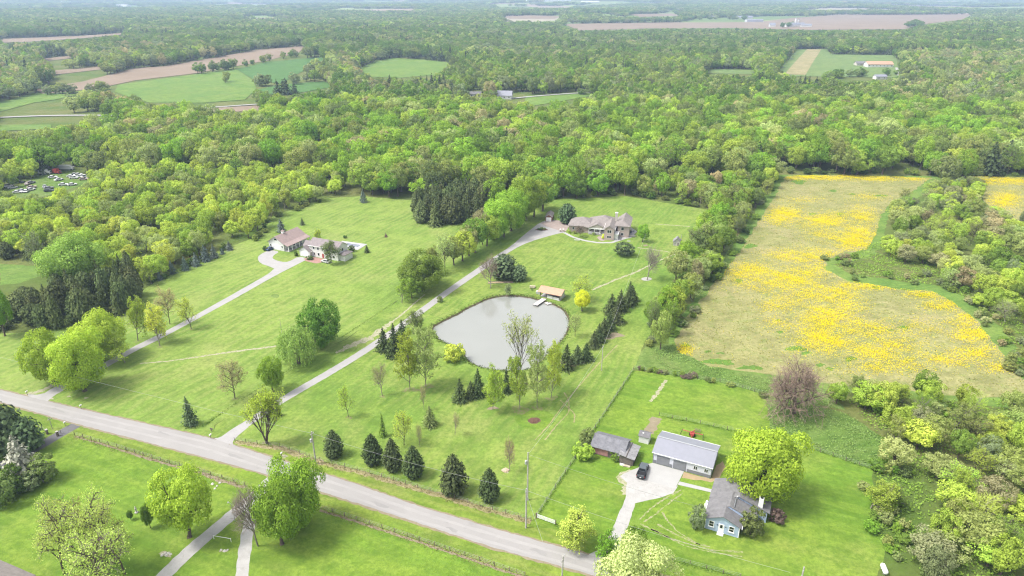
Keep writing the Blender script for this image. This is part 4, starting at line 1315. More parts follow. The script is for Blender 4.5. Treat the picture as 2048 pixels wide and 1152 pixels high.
tree('catalpa_tree', 'barewide', 1588, 828, 728, 128, 'brown', 'big leafless brown tree on the far fence line', 'tree')
# hedge and evergreens near the asphalt drive
tree('pine_tree', 'pine', 14, 903, 812, 84, 'pine', 'big dark pine at the edge beside the asphalt drive')
tree('pine_tree', 'pine', 60, 900, 838, 58, 'pine', 'dark pine beside the asphalt drive, right of the biggest')
tree('fir_tree', 'spruce', 52, 958, 872, 84, 'silver', 'silvery blue fir beside the asphalt drive')
for (x, y, t, w, c, l) in [(92, 962, 915, 50, 'dull', 'dull green shrub right of the silvery fir'), (30, 985, 935, 60, 'dark', 'dark shrub below the silvery fir'), (5, 1010, 950, 60, 'dull', 'dull shrub at the frame edge below the fir'), (60, 980, 950, 40, 'greygreen', 'grey-green shrub at the foot of the silvery fir')]:
    tree('hedge_shrub', 'shrub', x, y, t, w, c, l, 'shrub', 'hedge by the asphalt drive')
# blue spruces at the edge of the young wood
for (x, y, t, w, l) in [(320, 560, 540, 14, 'smallest'), (345, 547, 521, 20, 'first tall'), (371, 540, 513, 20, 'second tall'), (393, 532, 506, 20, 'third tall'), (412, 522, 489, 24, 'tallest bluish'), (429, 516, 489, 20, 'slim bluish'), (445, 508, 496, 12, 'dwarf'), (459, 500, 482, 16, 'last')]:
    tree('blue_spruce', 'spruce', x, y, t, w, 'bluespruce', l + ' blue spruce in the line at the edge of the young wood', 'tree', 'blue spruces along the young wood')
tree('blue_spruce', 'spruce', 563, 464, 438, 22, 'bluespruce', 'blue spruce behind the white barn')
tree('blue_spruce', 'spruce', 605, 450, 436, 12, 'pine', 'small spruce behind the white barn ridge')
tree('blue_spruce', 'spruce', 727, 405, 378, 18, 'bluespruce', 'lone blue spruce at the top of the pale lawn')
tree('shrub', 'spruce', 772, 474, 466, 8, 'copper', 'tiny dark conifer alone on the pale lawn', 'shrub')
tree('shrub', 'spruce', 734, 505, 490, 13, 'spruce', 'small dark conifer beside the swimming pool lawn', 'shrub')
tree('birch_tree', 'open', 664, 526, 480, 38, 'dull', 'loose grey-green tree in front of the white house')
tree('pear_tree', 'open', 633, 484, 460, 20, 'lime', 'small lime tree between barn and white house')
for (x, y, t, w, l) in [(530, 501, 492, 9, 'clipped shrub at the barn corner'), (593, 512, 502, 8, 'clipped shrub beside the garage of the white house'), (703, 503, 491, 14, 'dark shrub beside the pool deck'), (620, 519, 512, 14, 'low flowering shrub by the red paved patio'), (690, 476, 470, 8, 'small dark shrub behind the pool')]:
    tree('garden_shrub', 'shrub', x, y, t, w, 'dark', l, 'shrub')
for (x, y, t, w, c, l) in [(1139, 466, 460, 7, 'lime', 'small shrub at the walk beside the forecourt'), (1207, 478, 468, 9, 'golden', 'yellowish shrub on the stone terrace'), (1150, 467, 461, 8, 'olive', 'low shrub under the brick garage wall'), (1187, 470, 465, 7, 'olive', 'low planting along the porch')]:
    tree('garden_shrub', 'shrub', x, y, t, w, c, l, 'shrub')

# dark spruce plantations
def plantation(poly, n, hlo, hhi, wlo, whi, label, group, col='plantgreen', kind='spruce', seed=1, mind=3.2):
    rng = random.Random(seed)
    W = [at(*p) for p in poly]
    x0, x1 = min(p.x for p in W), max(p.x for p in W)
    y0, y1 = min(p.y for p in W), max(p.y for p in W)
    got = []
    tries = 0
    while len(got) < n and tries < 4000:
        tries += 1
        x, y = rng.uniform(x0, x1), rng.uniform(y0, y1)
        if not inside([(p.x, p.y) for p in W], np.array([x]), np.array([y]))[0]: continue
        if any((x - a) ** 2 + (y - b) ** 2 < mind ** 2 for a, b in got): continue
        got.append((x, y))
    got.sort(key=lambda q: q[1])
    for k, (x, y) in enumerate(got):
        px, py, _ = proj(x, y, 0)
        put_tree('spruce_tree', rng.choice(['spruce', 'spruce', 'egg', 'pine']), (x, y, 0), rng.uniform(wlo, whi), rng.uniform(hlo, hhi) * (0.70 if px < 110 else 1.0), col, label(k, len(got), float(px)), 'tree', group)
    return got
ORD = ['first', 'second', 'third', 'fourth', 'fifth', 'sixth', 'seventh', 'eighth', 'ninth', 'tenth', 'eleventh', 'twelfth']
PLANT_A = [(-40, 655), (0, 662), (60, 663), (150, 656), (236, 632), (284, 595), (292, 560), (250, 560), (170, 596), (60, 610), (-40, 615)]
PLANT_B = [(832, 443), (870, 452), (908, 452), (985, 424), (1000, 408), (940, 392), (860, 398), (836, 415)]
plantation(PLANT_A, 46, 10, 13.5, 5, 7, lambda k, n, px: 'tall dark spruce packed in the plantation beside the pale lawn' if k > 11 else ORD[k] + ' nearest tall dark spruce of the plantation beside the pale lawn', 'spruce plantation beside the pale lawn', seed=5)
plantation(PLANT_B, 64, 10.5, 14, 6.5, 8.8, lambda k, n, px: 'dark spruce packed in the block behind the pale lawn' if k > 11 else ORD[k] + ' nearest dark spruce of the block behind the pale lawn', 'spruce block at the top of the pale lawn', seed=6)
plantation([(0, 520), (60, 520), (70, 490), (0, 480)], 9, 9, 13, 5, 7, lambda k, n, px: ORD[k] + ' nearest dark spruce above the small hidden lawn', 'spruces by the hidden lawn', seed=7, mind=4)
tree('linden_tree', 'lobed', 152, 578, 474, 112, (0.36, 0.54, 0.12), 'large pale green tree rising behind the dark plantation')
tree('birch_tree', 'airy', 92, 552, 462, 46, 'greygreen', 'grey-green tree beside the pale tree behind the plantation')
tree('linden_tree', 'round', 10, 672, 575, 46, 'bright', 'fresh green tree at the frame edge before the plantation')

# ------------------------------------------------------------------ woods
def world_poly(pts): return [(wpt(p).x, wpt(p).y) for p in pts]
MARGIN = [(1555, 350), (1880, 352), (1880, 375), (1800, 410), (1775, 440), (1768, 480), (1745, 515), (1668, 528), (1700, 548), (1800, 562), (1880, 572), (1930, 595), (2000, 650), (2040, 705), (2110, 780), (2110, 830),
          (1880, 800), (1680, 785), (1530, 755), (1410, 742), (1330, 712), (1350, 650), (1420, 555), (1500, 440)]
OPEN = [world_poly(p) for p in (LAWN_A, LAWN_B, LAWN_C, LAWN_D, MARGIN, FIELD2, YARD, road_poly(ROAD_L, ROAD_R),
        [(1530, 788), (1600, 798), (1700, 830), (1772, 880), (1782, 930), (1748, 940), (1700, 922), (1540, 856)],
        [(1266, 738), (1345, 712), (1420, 735), (1530, 752), (1640, 778), (1660, 815), (1600, 802), (1532, 790), (1350, 752)],
        [(-60, 512), (112, 520), (135, 560), (125, 612), (-60, 616)], [(1735, 1030), (1800, 1045), (1835, 1152), ('w', 80, 96), ('w', 64, 84), ('w', 60, 95)], PLANT_A, PLANT_B, [(1670, 520), (1760, 500), (1830, 545), (1890, 578), (1800, 565)])]
FARW = FAR

def sample(y0, y1, step, rng, half=0.82, pad=40):
    pts = []
    ny = int((y1 - y0) / step)
    for j in range(ny):
        y = y0 + (j + 0.5) * step
        hw = half * (y * CP + 42) + pad
        nx = int(2 * hw / step)
        x = -hw + (np.arange(nx) + 0.5 * (j % 2)) * step
        pts.append(np.stack([x + rng.uniform(-0.42, 0.42, nx) * step, y + rng.uniform(-0.42, 0.42, nx) * step], -1))
    return np.concatenate(pts)

def wave(x, y, s, ph):
    return (np.sin(x / s + ph) * np.cos(y / (s * 1.13) - ph * 1.7) + 0.6 * np.sin((x + y) / (s * 0.53) + 2.1 * ph) + 0.4 * np.sin((x - 1.7 * y) / (s * 0.31) + 0.7 * ph)) / 2.0

nrng = np.random.default_rng(4242)
def pick(names, probs, n):
    return nrng.choice(len(names), n, p=np.array(probs) / sum(probs)), names

TREES = []      # (x, y, w, h, kind, colour, zone)
def wood_zone(zone, P, w, h, kinds, kp, cols, cp, clump=40.0):
    n = len(P)
    ki = nrng.choice(len(kinds), n, p=np.array(kp) / sum(kp))
    # neighbours tend to share a colour
    g = wave(P[:, 0], P[:, 1], clump, 0.9 + zone) * 0.28 + nrng.uniform(0, 1, n)
    q = np.argsort(np.argsort(g)) / max(1, n)
    edges = np.cumsum(np.array(cp) / sum(cp))
    ci = np.minimum(np.searchsorted(edges, q), len(cols) - 1)
    for i in range(n):
        TREES.append((P[i, 0], P[i, 1], w[i], h[i], kinds[ki[i]], cols[ci[i]], zone))

def near_woods():
    P = sample(95, 640, 5.4, nrng)
    px, py, dep = proj(P[:, 0], P[:, 1], 0 * P[:, 0])
    ok = (px > -220) & (px < 2270) & (py < 1260)
    P, px, py, dep = P[ok], px[ok], py[ok], dep[ok]
    for o in OPEN:
        m = ~inside(o, P[:, 0], P[:, 1])
        P, px, py, dep = P[m], px[m], py[m], dep[m]
    # the scrap yard stays in sight: nothing tall right before it
    tx, ty, _ = proj(P[:, 0], P[:, 1], 0 * px + 7.5)
    mx, my, _ = proj(P[:, 0], P[:, 1], 0 * px + 3.5)
    m = ~((inside(YARD, tx, ty) | inside(YARD, mx, my)) & (nrng.uniform(0, 1, len(px)) < 0.93))
    P, px, py, dep = P[m], px[m], py[m], dep[m]
    # clearings beyond stay in sight too
    bad = np.zeros(len(px), bool)
    for fz in (0.0, 5.0, 9.0, 13.0, 17.0):
        tx, ty, _ = proj(P[:, 0], P[:, 1], 0 * px + fz)
        for f in FARW: bad |= inside(f, tx, ty)
    bad &= P[:, 1] > 420
    P, px, py, dep = P[~bad], px[~bad], py[~bad], dep[~bad]
    z1 = (px < 690) & (py > 352) & (py < 600)
    z2 = (px > 1255) & (px < 1590) & (py > 372) & (py < 770) & (px < 1600 - (py - 352) * 0.62)
    z3 = ~z2 & (((px > 1590) & (py > 372)) | ((px > 1480) & (py > 740)))
    z4 = ~(z1 | z2 | z3)
    u = nrng.uniform(0, 1, len(P))
    # young wood
    m = z1 & (u < 0.60)
    n = m.sum()
    w = nrng.uniform(6.0, 9.0, n); h = nrng.uniform(7.0, 12.0, n)
    wood_zone(1, P[m], w, h, ['wood', 'open', 'airy'], [0.84, 0.1, 0.06], ['olive', 'mid', 'lime', 'yellow', 'lime', 'pale'], [0.14, 0.10, 0.30, 0.26, 0.10, 0.10], 24)
    m = z2 & (u < 0.75)
    n = m.sum()
    wood_zone(2, P[m], nrng.uniform(6.0, 10.0, n), nrng.uniform(7.5, 13.5, n), ['wood', 'open', 'airy'], [0.74, 0.17, 0.09], ['dull', 'mid', 'olive', 'leafgreen', 'lime', 'pale', 'tan'], [0.08, 0.24, 0.15, 0.16, 0.20, 0.13, 0.04], 18)
    m = z3 & (u < 0.62)
    n = m.sum()
    wood_zone(3, P[m], nrng.uniform(5.0, 9.5, n), nrng.uniform(5, 9.5, n), ['wood', 'open', 'airy', 'bare'], [0.66, 0.16, 0.13, 0.05], ['mid', 'olive', 'greygreen', 'lime', 'pale', 'yellow', 'tan'], [0.14, 0.14, 0.08, 0.29, 0.20, 0.10, 0.05], 22)
    m = z4 & (u < 0.30)
    n = m.sum()
    wood_zone(4, P[m], nrng.uniform(10.5, 16.5, n), nrng.uniform(12, 21, n), ['wood', 'airy', 'fir'], [0.94, 0.05, 0.01], ['dull', 'mid', 'bright', 'olive', 'leafgreen', 'lime', 'pale', 'tan'], [0.05, 0.20, 0.12, 0.15, 0.18, 0.20, 0.08, 0.02], 42)
near_woods()

PXS = []
for (x, y, w, h, k, c, z) in TREES:
    a, b, d = proj(x, y, h * 0.5)
    vis = -40 < a < 2088 and b < 1190
    PXS.append((w * h) ** 0.5 * FPX / float(d) if vis else 0.0)
ZN = {1: ('young_tree', 'young trees beside the pale lawn', 200), 2: ('hedgerow_tree', 'hedgerow between the main lawn and the flower field', 260), 3: ('scrub_tree', 'scrub wood round the flower field', 270), 4: ('woodland_tree', 'big wood behind the houses', 300)}
CW = {'leafgreen': 'leaf-green', 'mid': 'mid-green', 'bright': 'fresh green', 'lime': 'lime', 'yellow': 'yellow-green', 'olive': 'olive', 'dull': 'dull green', 'pale': 'pale green', 'tan': 'tan budding', 'greygreen': 'grey-green', 'golden': 'golden', 'spruce': 'dark', 'dark': 'dark green'}
KW = {'wood': 'leafy', 'open': 'thin', 'airy': 'wispy', 'bare': 'leafless', 'fir': 'conifer'}
def place_name(z, px, py):
    if z == 1: return 'the young wood by the scrap yard' if px < 230 else ('the young wood above the blue spruces' if px < 480 else 'the young wood behind the white barn')
    if z == 2: return 'the hedgerow by the playhouse' if py < 520 else ('the hedgerow beside the diagonal spruces' if py < 640 else 'the low end of the hedgerow')
    if z == 3:
        if py < 560: return 'the thicket beyond the flower field'
        return 'the scrub past the flower field corner' if py < 800 else ('the scrub above the rough meadow' if py < 950 else 'the scrub by the propane tank')
    if px < 700: return 'the wood beyond the white barn'
    if px < 1090: return 'the wood behind the spruce block'
    if px < 1430: return 'the wood behind the brick house'
    return 'the wood above the flower field'
order = sorted(range(len(TREES)), key=lambda i: -PXS[i])
chosen = {1: [], 2: [], 3: [], 4: []}
rest = []
for i in order:
    z = TREES[i][6]
    if PXS[i] > 0 and len(chosen[z]) < ZN[z][2]:
        chosen[z].append(i)
    else:
        rest.append(i)
for z, lst in chosen.items():
    groups = {}
    for i in lst:
        x, y, w, h, k, c, _ = TREES[i]
        px, py, _d = proj(x, y, 0)
        groups.setdefault((KW[k], CW['spruce'] if k == 'fir' else CW[c], place_name(z, float(px), float(py))), []).append((float(px), float(py), i))
    for (kw, cw, pl), mem in groups.items():
        front = sorted(mem, key=lambda t: -t[1])[:9]
        front.sort()
        pl = pl.replace('the ', '')
        lab = {t[2]: f'{ORD[n]} {cw} {kw} tree from left, near edge of {pl}' if len(front) > 1 else f'only {cw} {kw} tree of its kind in {pl}' for n, t in enumerate(front)}
        for px, py, i in mem:
            x, y, w, h, k, c, _ = TREES[i]
            put_tree(ZN[z][0], k, (x, y, 0), w, h, 'spruce' if k == 'fir' else c, lab.get(i, f'{cw} {kw} tree standing deep in {pl}'), 'tree', ZN[z][1])

# low growth along the edges of the woods
SHR = []
def shrub_line(pts, n, wlo, whi, hlo, hhi, cols, spread, seed):
    r = random.Random(seed)
    P = [wpt(p) for p in pts]
    L = [0]
    for a, b in zip(P, P[1:]): L.append(L[-1] + (b - a).length)
    for _ in range(n):
        s = r.uniform(0, L[-1])
        for k in range(len(P) - 1):
            if s <= L[k + 1]: break
        q = P[k].lerp(P[k + 1], (s - L[k]) / max(1e-6, L[k + 1] - L[k]))
        SHR.append((q.x + r.uniform(-spread, spread), q.y + r.uniform(-spread, spread), r.uniform(wlo, whi), r.uniform(hlo, hhi), r.choice(cols)))
def emit_shrubs(name, label_fn, group):
    for k, (x, y, w, h, c) in enumerate(SHR):
        px, py, _ = proj(x, y, 0)
        put_tree(name, 'shrub', (x, y, 0), w, h, c, label_fn(k, c), 'shrub', group)
    SHR.clear()
shrub_line([(1268, 720), (1300, 680), (1345, 590), (1400, 490), (1430, 440)], 34, 2.2, 4.5, 1.6, 3.2, ['mid', 'dull', 'olive', 'greygreen'], 1.5, 3)
emit_shrubs('hedgerow_shrub', lambda k, c: f'{CW[c]} low shrub at the lawn foot of the hedgerow', 'low shrubs at the foot of the hedgerow')
shrub_line([(1330, 705), (1400, 600), (1480, 490), (1550, 362)], 30, 2.2, 4.5, 1.6, 3.0, ['mid', 'dull', 'dark', 'greygreen'], 1.5, 4)
emit_shrubs('field_shrub', lambda k, c: f'{CW[c]} low shrub where the hedgerow meets the flower field', 'low shrubs on the field side of the hedgerow')
shrub_line([(1570, 348), (1700, 346), (1870, 350), (2048, 352)], 26, 3, 6, 2, 4, ['dull', 'mid', 'dark'], 2.0, 5)
shrub_line([(1100, 396), (1250, 388), (1430, 418)], 22, 3, 5, 2, 4, ['dull', 'mid', 'dark'], 2.0, 6)
emit_shrubs('wood_edge_shrub', lambda k, c: f'{CW[c]} undergrowth shrub ' + ('along the top of the flower field' if k < 26 else 'behind the brick house lawn'), 'undergrowth at the edge of the big wood')
shrub_line([(1745, 515), (1690, 520), (1660, 545), (1760, 560), (1860, 560), (1930, 600), (2010, 680), (2060, 760)], 44, 2, 4.5, 1.5, 3.0, ['mid', 'dull', 'olive', 'greygreen', 'tan'], 5.0, 7)
shrub_line([(1680, 790), (1780, 815), (1880, 830), (1960, 850)], 26, 2.5, 5, 1.8, 3.5, ['mid', 'dull', 'olive', 'bright'], 4.0, 8)
shrub_line([(1790, 930), (1760, 1000), (1780, 1080), (1830, 1140)], 30, 1.8, 4, 1.2, 2.8, ['mid', 'dull', 'olive', 'bright', 'pale'], 4.0, 9)
emit_shrubs('scrub_shrub', lambda k, c: f'{CW[c]} low shrub in the ' + ('thicket round the flower field' if k < 44 else 'scrub by the rough meadow' if k < 70 else 'scrub beside the bright lawn'), 'low shrubs in the scrub')
shrub_line([(300, 568), (420, 510), (520, 475), (545, 436), (650, 400)], 26, 2, 4, 1.5, 3, ['mid', 'dull', 'dark', 'olive'], 1.5, 10)
emit_shrubs('young_wood_shrub', lambda k, c: f'{CW[c]} low shrub at the lawn edge of the young wood', 'low shrubs before the young wood')
shrub_line([(1272, 737), (1330, 748), (1400, 758), (1480, 776), (1530, 792)], 22, 1.2, 2.6, 0.8, 1.8, ['dull', 'olive', 'copper', 'mid'], 0.7, 11)
CW['copper'] = 'brownish'
emit_shrubs('fence_shrub', lambda k, c: f'{CW[c]} brush on the far fence line of the pasture', 'brush along the far pasture fence')

# ------------------------------------------------------------------ far woodland that reads as one mass
def joined(tr, cr, name):
    me = bpy.data.meshes.new(name)
    bm = bmesh.new()
    bm.from_mesh(cr)
    n = len(bm.faces)
    k = len(cr.materials)
    bm.from_mesh(tr)
    bm.faces.ensure_lookup_table()
    for f in bm.faces[n:]: f.material_index = k
    bm.to_mesh(me); bm.free()
    for m in cr.materials: me.materials.append(m)
    me.materials.append(tr.materials[0])
    return me
far_src = [proto_round(201 + i, 30, 80, 0.068, 0.1, 0.36, 5, 0.035, 0.64) for i in range(5)]
far_fir = [proto_spruce(211 + i, 12, 9, 0.17, 'cone', 0.2, 0.3, 0.03, 3) for i in range(2)]
for tr, cr in far_src: tr.materials.append(M['bark']); cr.materials.append(M['leaf_mass'])
for tr, cr in far_fir: tr.materials.append(M['bark']); cr.materials.append(M['needle_mass'])
kit = bpy.data.collections.new('woodland_kit')
kit_index = {}
def kit_add(key, mes):
    for me in mes:
        n = len(kit.objects)
        o = bpy.data.objects.new('woodland_kit.%03d' % n, me)
        kit.objects.link(o)
        kit_index.setdefault(key, []).append(n)
kit_add('far', [joined(t, c, 'kit_far') for t, c in far_src])
kit_add('fir', [joined(t, c, 'kit_fir') for t, c in far_fir])
wood_kit = [joined(t, c, 'kit_wood') for t, c in PROTO['wood']]
for me in wood_kit: me.materials[0] = M['leaf_mass']
kit_add('wood', wood_kit)

FX = {'x': [], 'y': [], 'w': [], 'h': [], 'i': [], 'c': []}
def far_add(x, y, w, h, key, col):
    lst = kit_index[key]
    c = COL[col]; j = random.uniform(0.88, 1.12); k = random.uniform(0.94, 1.06)
    FX['c'].append((c[0] * j * k, c[1] * j, c[2] * j))
    FX['x'].append(x); FX['y'].append(y); FX['w'].append(w); FX['h'].append(h); FX['i'].append(random.choice(lst))
random.seed(9)
for i in rest:
    x, y, w, h, k, c, z = TREES[i]
    if k == 'fir': far_add(x, y, w * 0.7, h, 'fir', 'spruce')
    else: far_add(x, y, w, h, 'wood', c)

def reject_visible(x, y, w, h):
    z = T(x, y)
    bad = np.zeros(len(x), bool)
    for fx, fz in ((0, 0), (0, 0.25), (0, 0.5), (0, 0.72), (0, 0.95), (-0.4, 0.35), (0.4, 0.35), (-0.4, 0.7), (0.4, 0.7)):
        px, py, _ = proj(x + fx * w, y, z + fz * h)
        for f in FARW: bad |= inside(f, px, py)
    return bad

def far_band(y0, y1, step, wlo, whi, hlo, hhi, cols, cp, firp, cover=None):
    P = sample(y0, y1, step, nrng, 0.80, 60)
    n = len(P)
    w = nrng.uniform(wlo, whi, n); h = nrng.uniform(hlo, hhi, n)
    bad = reject_visible(P[:, 0], P[:, 1], w, h)
    px, py, _ = proj(P[:, 0], P[:, 1], 0 * w)
    if cover is not None:
        bad |= wave(P[:, 0], P[:, 1] * 0.6, cover[0], 0.4) + 0.25 * wave(P[:, 0], P[:, 1], cover[0] * 0.3, 1.4) > cover[1]
    P, w, h = P[~bad], w[~bad], h[~bad]
    n = len(P)
    g = wave(P[:, 0], P[:, 1], 75.0, 1.3) * 0.35 + nrng.uniform(0, 1, n)
    q = np.argsort(np.argsort(g)) / max(1, n)
    ci = np.minimum(np.searchsorted(np.cumsum(np.array(cp) / sum(cp)), q), len(cols) - 1)
    px, py, _ = proj(P[:, 0], P[:, 1], 0 * P[:, 0])
    scrubby = (((px < 330) & (py > 105) & (py < 262)) | ((px > 640) & (px < 780) & (py > 120) & (py < 215)) | ((px > 1780) & (py > 120) & (py < 300))) & (nrng.uniform(0, 1, n) < 0.45)
    ci = np.where(scrubby, nrng.choice([4, 6, 7, 8], n, p=[0.25, 0.2, 0.35, 0.2]), ci)
    fir = (wave(P[:, 0], P[:, 1], 60.0, 2.9) + nrng.uniform(-0.4, 0.4, n)) > firp
    for i in range(n):
        if fir[i]: far_add(P[i, 0], P[i, 1], w[i] * 0.75, h[i] * 1.1, 'fir', 'spruce')
        else: far_add(P[i, 0], P[i, 1], w[i], h[i], 'far', cols[ci[i]])
    return n
FC = ['deep', 'dull', 'mid', 'bright', 'olive', 'lime', 'pale', 'greygreen', 'tan']
far_band(640, 1150, 10.5, 11, 17, 12, 20, FC, [0.16, 0.24, 0.24, 0.04, 0.14, 0.06, 0.04, 0.07, 0.01], 0.85)
far_band(1150, 1900, 13.0, 13, 21, 12, 20, FC, [0.34, 0.30, 0.16, 0.0, 0.09, 0.01, 0.02, 0.07, 0.01], 0.62)
far_band(1900, 3600, 17, 16, 26, 13, 19, FC, [0.26, 0.3, 0.18, 0.01, 0.1, 0.02, 0.04, 0.08, 0.01], 0.7, (210.0, 0.36))
far_band(3600, 8200, 34, 32, 52, 14, 20, FC, [0.3, 0.3, 0.16, 0.01, 0.1, 0.02, 0.04, 0.07, 0.01], 0.9, (420.0, 0.12))

def far_line(pts, n, w, h, cols, spread=6.0, seed=1, key='far'):
    r = random.Random(seed)
    P = [at(*q) for q in pts]
    L = [0]
    for a, b in zip(P, P[1:]): L.append(L[-1] + (b - a).length)
    for _ in range(n):
        s_ = r.uniform(0, L[-1])
        k = next(i for i in range(len(P) - 1) if s_ <= L[i + 1] + 1e-6)
        q = P[k].lerp(P[k + 1], (s_ - L[k]) / max(1e-6, L[k + 1] - L[k]))
        f = r.uniform(0.7, 1.25)
        far_add(q.x + r.uniform(-spread, spread), q.y + r.uniform(-spread, spread), w * f, h * f, key, r.choice(cols))
far_line([(393, 148), (440, 142), (470, 138)], 16, 11, 12, ['deep', 'dull', 'mid'], 5, 1)
far_line([(480, 136), (533, 124), (600, 112)], 12, 9, 10, ['dull', 'olive', 'deep'], 5, 2)
far_line([(85, 190), (150, 186), (230, 178)], 14, 10, 9, ['dull', 'olive', 'greygreen'], 6, 3)
far_line([(455, 165), (456, 168)], 2, 9, 13, ['olive'], 5, 4)
far_line([(515, 170), (560, 178), (610, 160)], 8, 12, 11, ['greygreen', 'dull'], 8, 5)
far_line([(545, 190), (585, 188)], 5, 12, 15, ['spruce'], 10, 6, 'fir')
far_line([(600, 150), (650, 140), (660, 130)], 14, 13, 13, ['greygreen', 'olive', 'dull'], 8, 7)
far_line([(1655, 158), (1730, 152), (1790, 150)], 14, 11, 9, ['deep', 'dull', 'mid'], 6, 8)
far_line([(1570, 56), (1580, 52)], 5, 18, 16, ['deep'], 14, 9)
far_line([(1360, 41), (1440, 39), (1500, 40)], 12, 24, 14, ['deep', 'dull'], 20, 10)
far_line([(1830, 53), (1810, 57), (1860, 48)], 10, 24, 16, ['deep', 'dull'], 25, 11)
far_line([(1150, 190), (1180, 187)], 4, 9, 6, ['dull', 'deep'], 4, 12)

def scatter(name, X, Y, W, Hh, I, CC, coll):
    n = len(X)
    X, Y = np.array(X), np.array(Y)
    me = bpy.data.meshes.new(name)
    me.vertices.add(n)
    me.vertices.foreach_set('co', np.stack([X, Y, T(X, Y) - 0.05], -1).astype(np.float32).ravel())
    s = me.attributes.new('scl', 'FLOAT_VECTOR', 'POINT')
    s.data.foreach_set('vector', np.stack([W, W, Hh], -1).astype(np.float32).ravel())
    a = me.attributes.new('turn', 'FLOAT', 'POINT')
    a.data.foreach_set('value', nrng.uniform(0, 6.28, n).astype(np.float32))
    lc = me.attributes.new('leafcol', 'FLOAT_VECTOR', 'POINT')
    lc.data.foreach_set('vector', np.array(CC, np.float32).ravel())
    b = me.attributes.new('pick', 'INT', 'POINT')
    b.data.foreach_set('value', np.array(I, np.int32))
    me.update()
    o = bpy.data.objects.new(name, me)
    C.objects.link(o)
    ng = bpy.data.node_groups.new(name, 'GeometryNodeTree')
    ng.interface.new_socket('Geometry', in_out='INPUT', socket_type='NodeSocketGeometry')
    ng.interface.new_socket('Geometry', in_out='OUTPUT', socket_type='NodeSocketGeometry')
    gi = ng.nodes.new('NodeGroupInput'); go = ng.nodes.new('NodeGroupOutput')
    mp = ng.nodes.new('GeometryNodeMeshToPoints')
    ip = ng.nodes.new('GeometryNodeInstanceOnPoints')
    ci = ng.nodes.new('GeometryNodeCollectionInfo')
    ci.inputs['Collection'].default_value = coll
    ci.inputs['Separate Children'].default_value = True
    ci.inputs['Reset Children'].default_value = True
    def attr(nm, t):
        q = ng.nodes.new('GeometryNodeInputNamedAttribute')
        q.data_type = t
        q.inputs['Name'].default_value = nm
        return next(x for x in q.outputs if x.enabled and x.name == 'Attribute')
    cx = ng.nodes.new('ShaderNodeCombineXYZ')
    L = ng.links.new
    L(gi.outputs[0], mp.inputs[0])
    L(mp.outputs[0], ip.inputs['Points'])
    L(ci.outputs[0], ip.inputs['Instance'])
    ip.inputs['Pick Instance'].default_value = True
    L(attr('pick', 'INT'), ip.inputs['Instance Index'])
    L(attr('turn', 'FLOAT'), cx.inputs[2])
    L(cx.outputs[0], ip.inputs['Rotation'])
    L(attr('scl', 'FLOAT_VECTOR'), ip.inputs['Scale'])
    L(ip.outputs[0], go.inputs[0])
    md = o.modifiers.new('scatter', 'NODES')
    md.node_group = ng
    o['kind'] = 'stuff'
    o['label'] = 'unbroken spring woodland rolling away to the hazy horizon'
    o['category'] = 'woodland'
    return o
scatter('distant_woodland', FX['x'], FX['y'], FX['w'], FX['h'], FX['i'], FX['c'], kit)
print('woodland copies', len(FX['x']), 'single trees', sum(len(v) for v in chosen.values()), {k: len(v) for k, v in chosen.items()}, 'near total', len(TREES))

# ------------------------------------------------------------------ flowers and tall weeds
YELLOW = [(1570, 432, 34, 16, 1), (1655, 442, 62, 14, .9), (1722, 432, 26, 16, .9), (1712, 478, 42, 26, 1), (1660, 470, 40, 14, .7), (1610, 512, 62, 13, .9), (1500, 545, 46, 16, .9), (1560, 560, 70, 20, 1), (1610, 545, 60, 16, .7), (1640, 590, 60, 18, 1),
          (1560, 610, 40, 14, .7), (1645, 640, 50, 30, 1), (1660, 680, 62, 26, 1), (1720, 660, 60, 22, .8), (1760, 700, 80, 24, .8), (1830, 660, 60, 18, .45), (1690, 575, 40, 10, .9), (1760, 572, 60, 8, 1), (1850, 590, 40, 8, .8),
          (1890, 612, 40, 10, .9), (1930, 640, 30, 14, 1), (1945, 670, 40, 14, 1), (1960, 705, 46, 12, 1), (1860, 720, 90, 14, .8), (1990, 735, 30, 10, .8), (1640, 355, 80, 5, 1), (1750, 357, 60, 5, .9), (1820, 358, 30, 5, .8), (1740, 395, 40, 8, .4), (1610, 400, 50, 6, .35),
          (1370, 700, 16, 10, 1), (1770, 735, 80, 14, .6), (1560, 650, 30, 16, .5), (1420, 560, 20, 8, .3), (2000, 362, 60, 7, 1), (2010, 400, 30, 14, 1), (1990, 420, 16, 8, .8), (2080, 430, 40, 14, .6), (1690, 620, 40, 30, .7)]
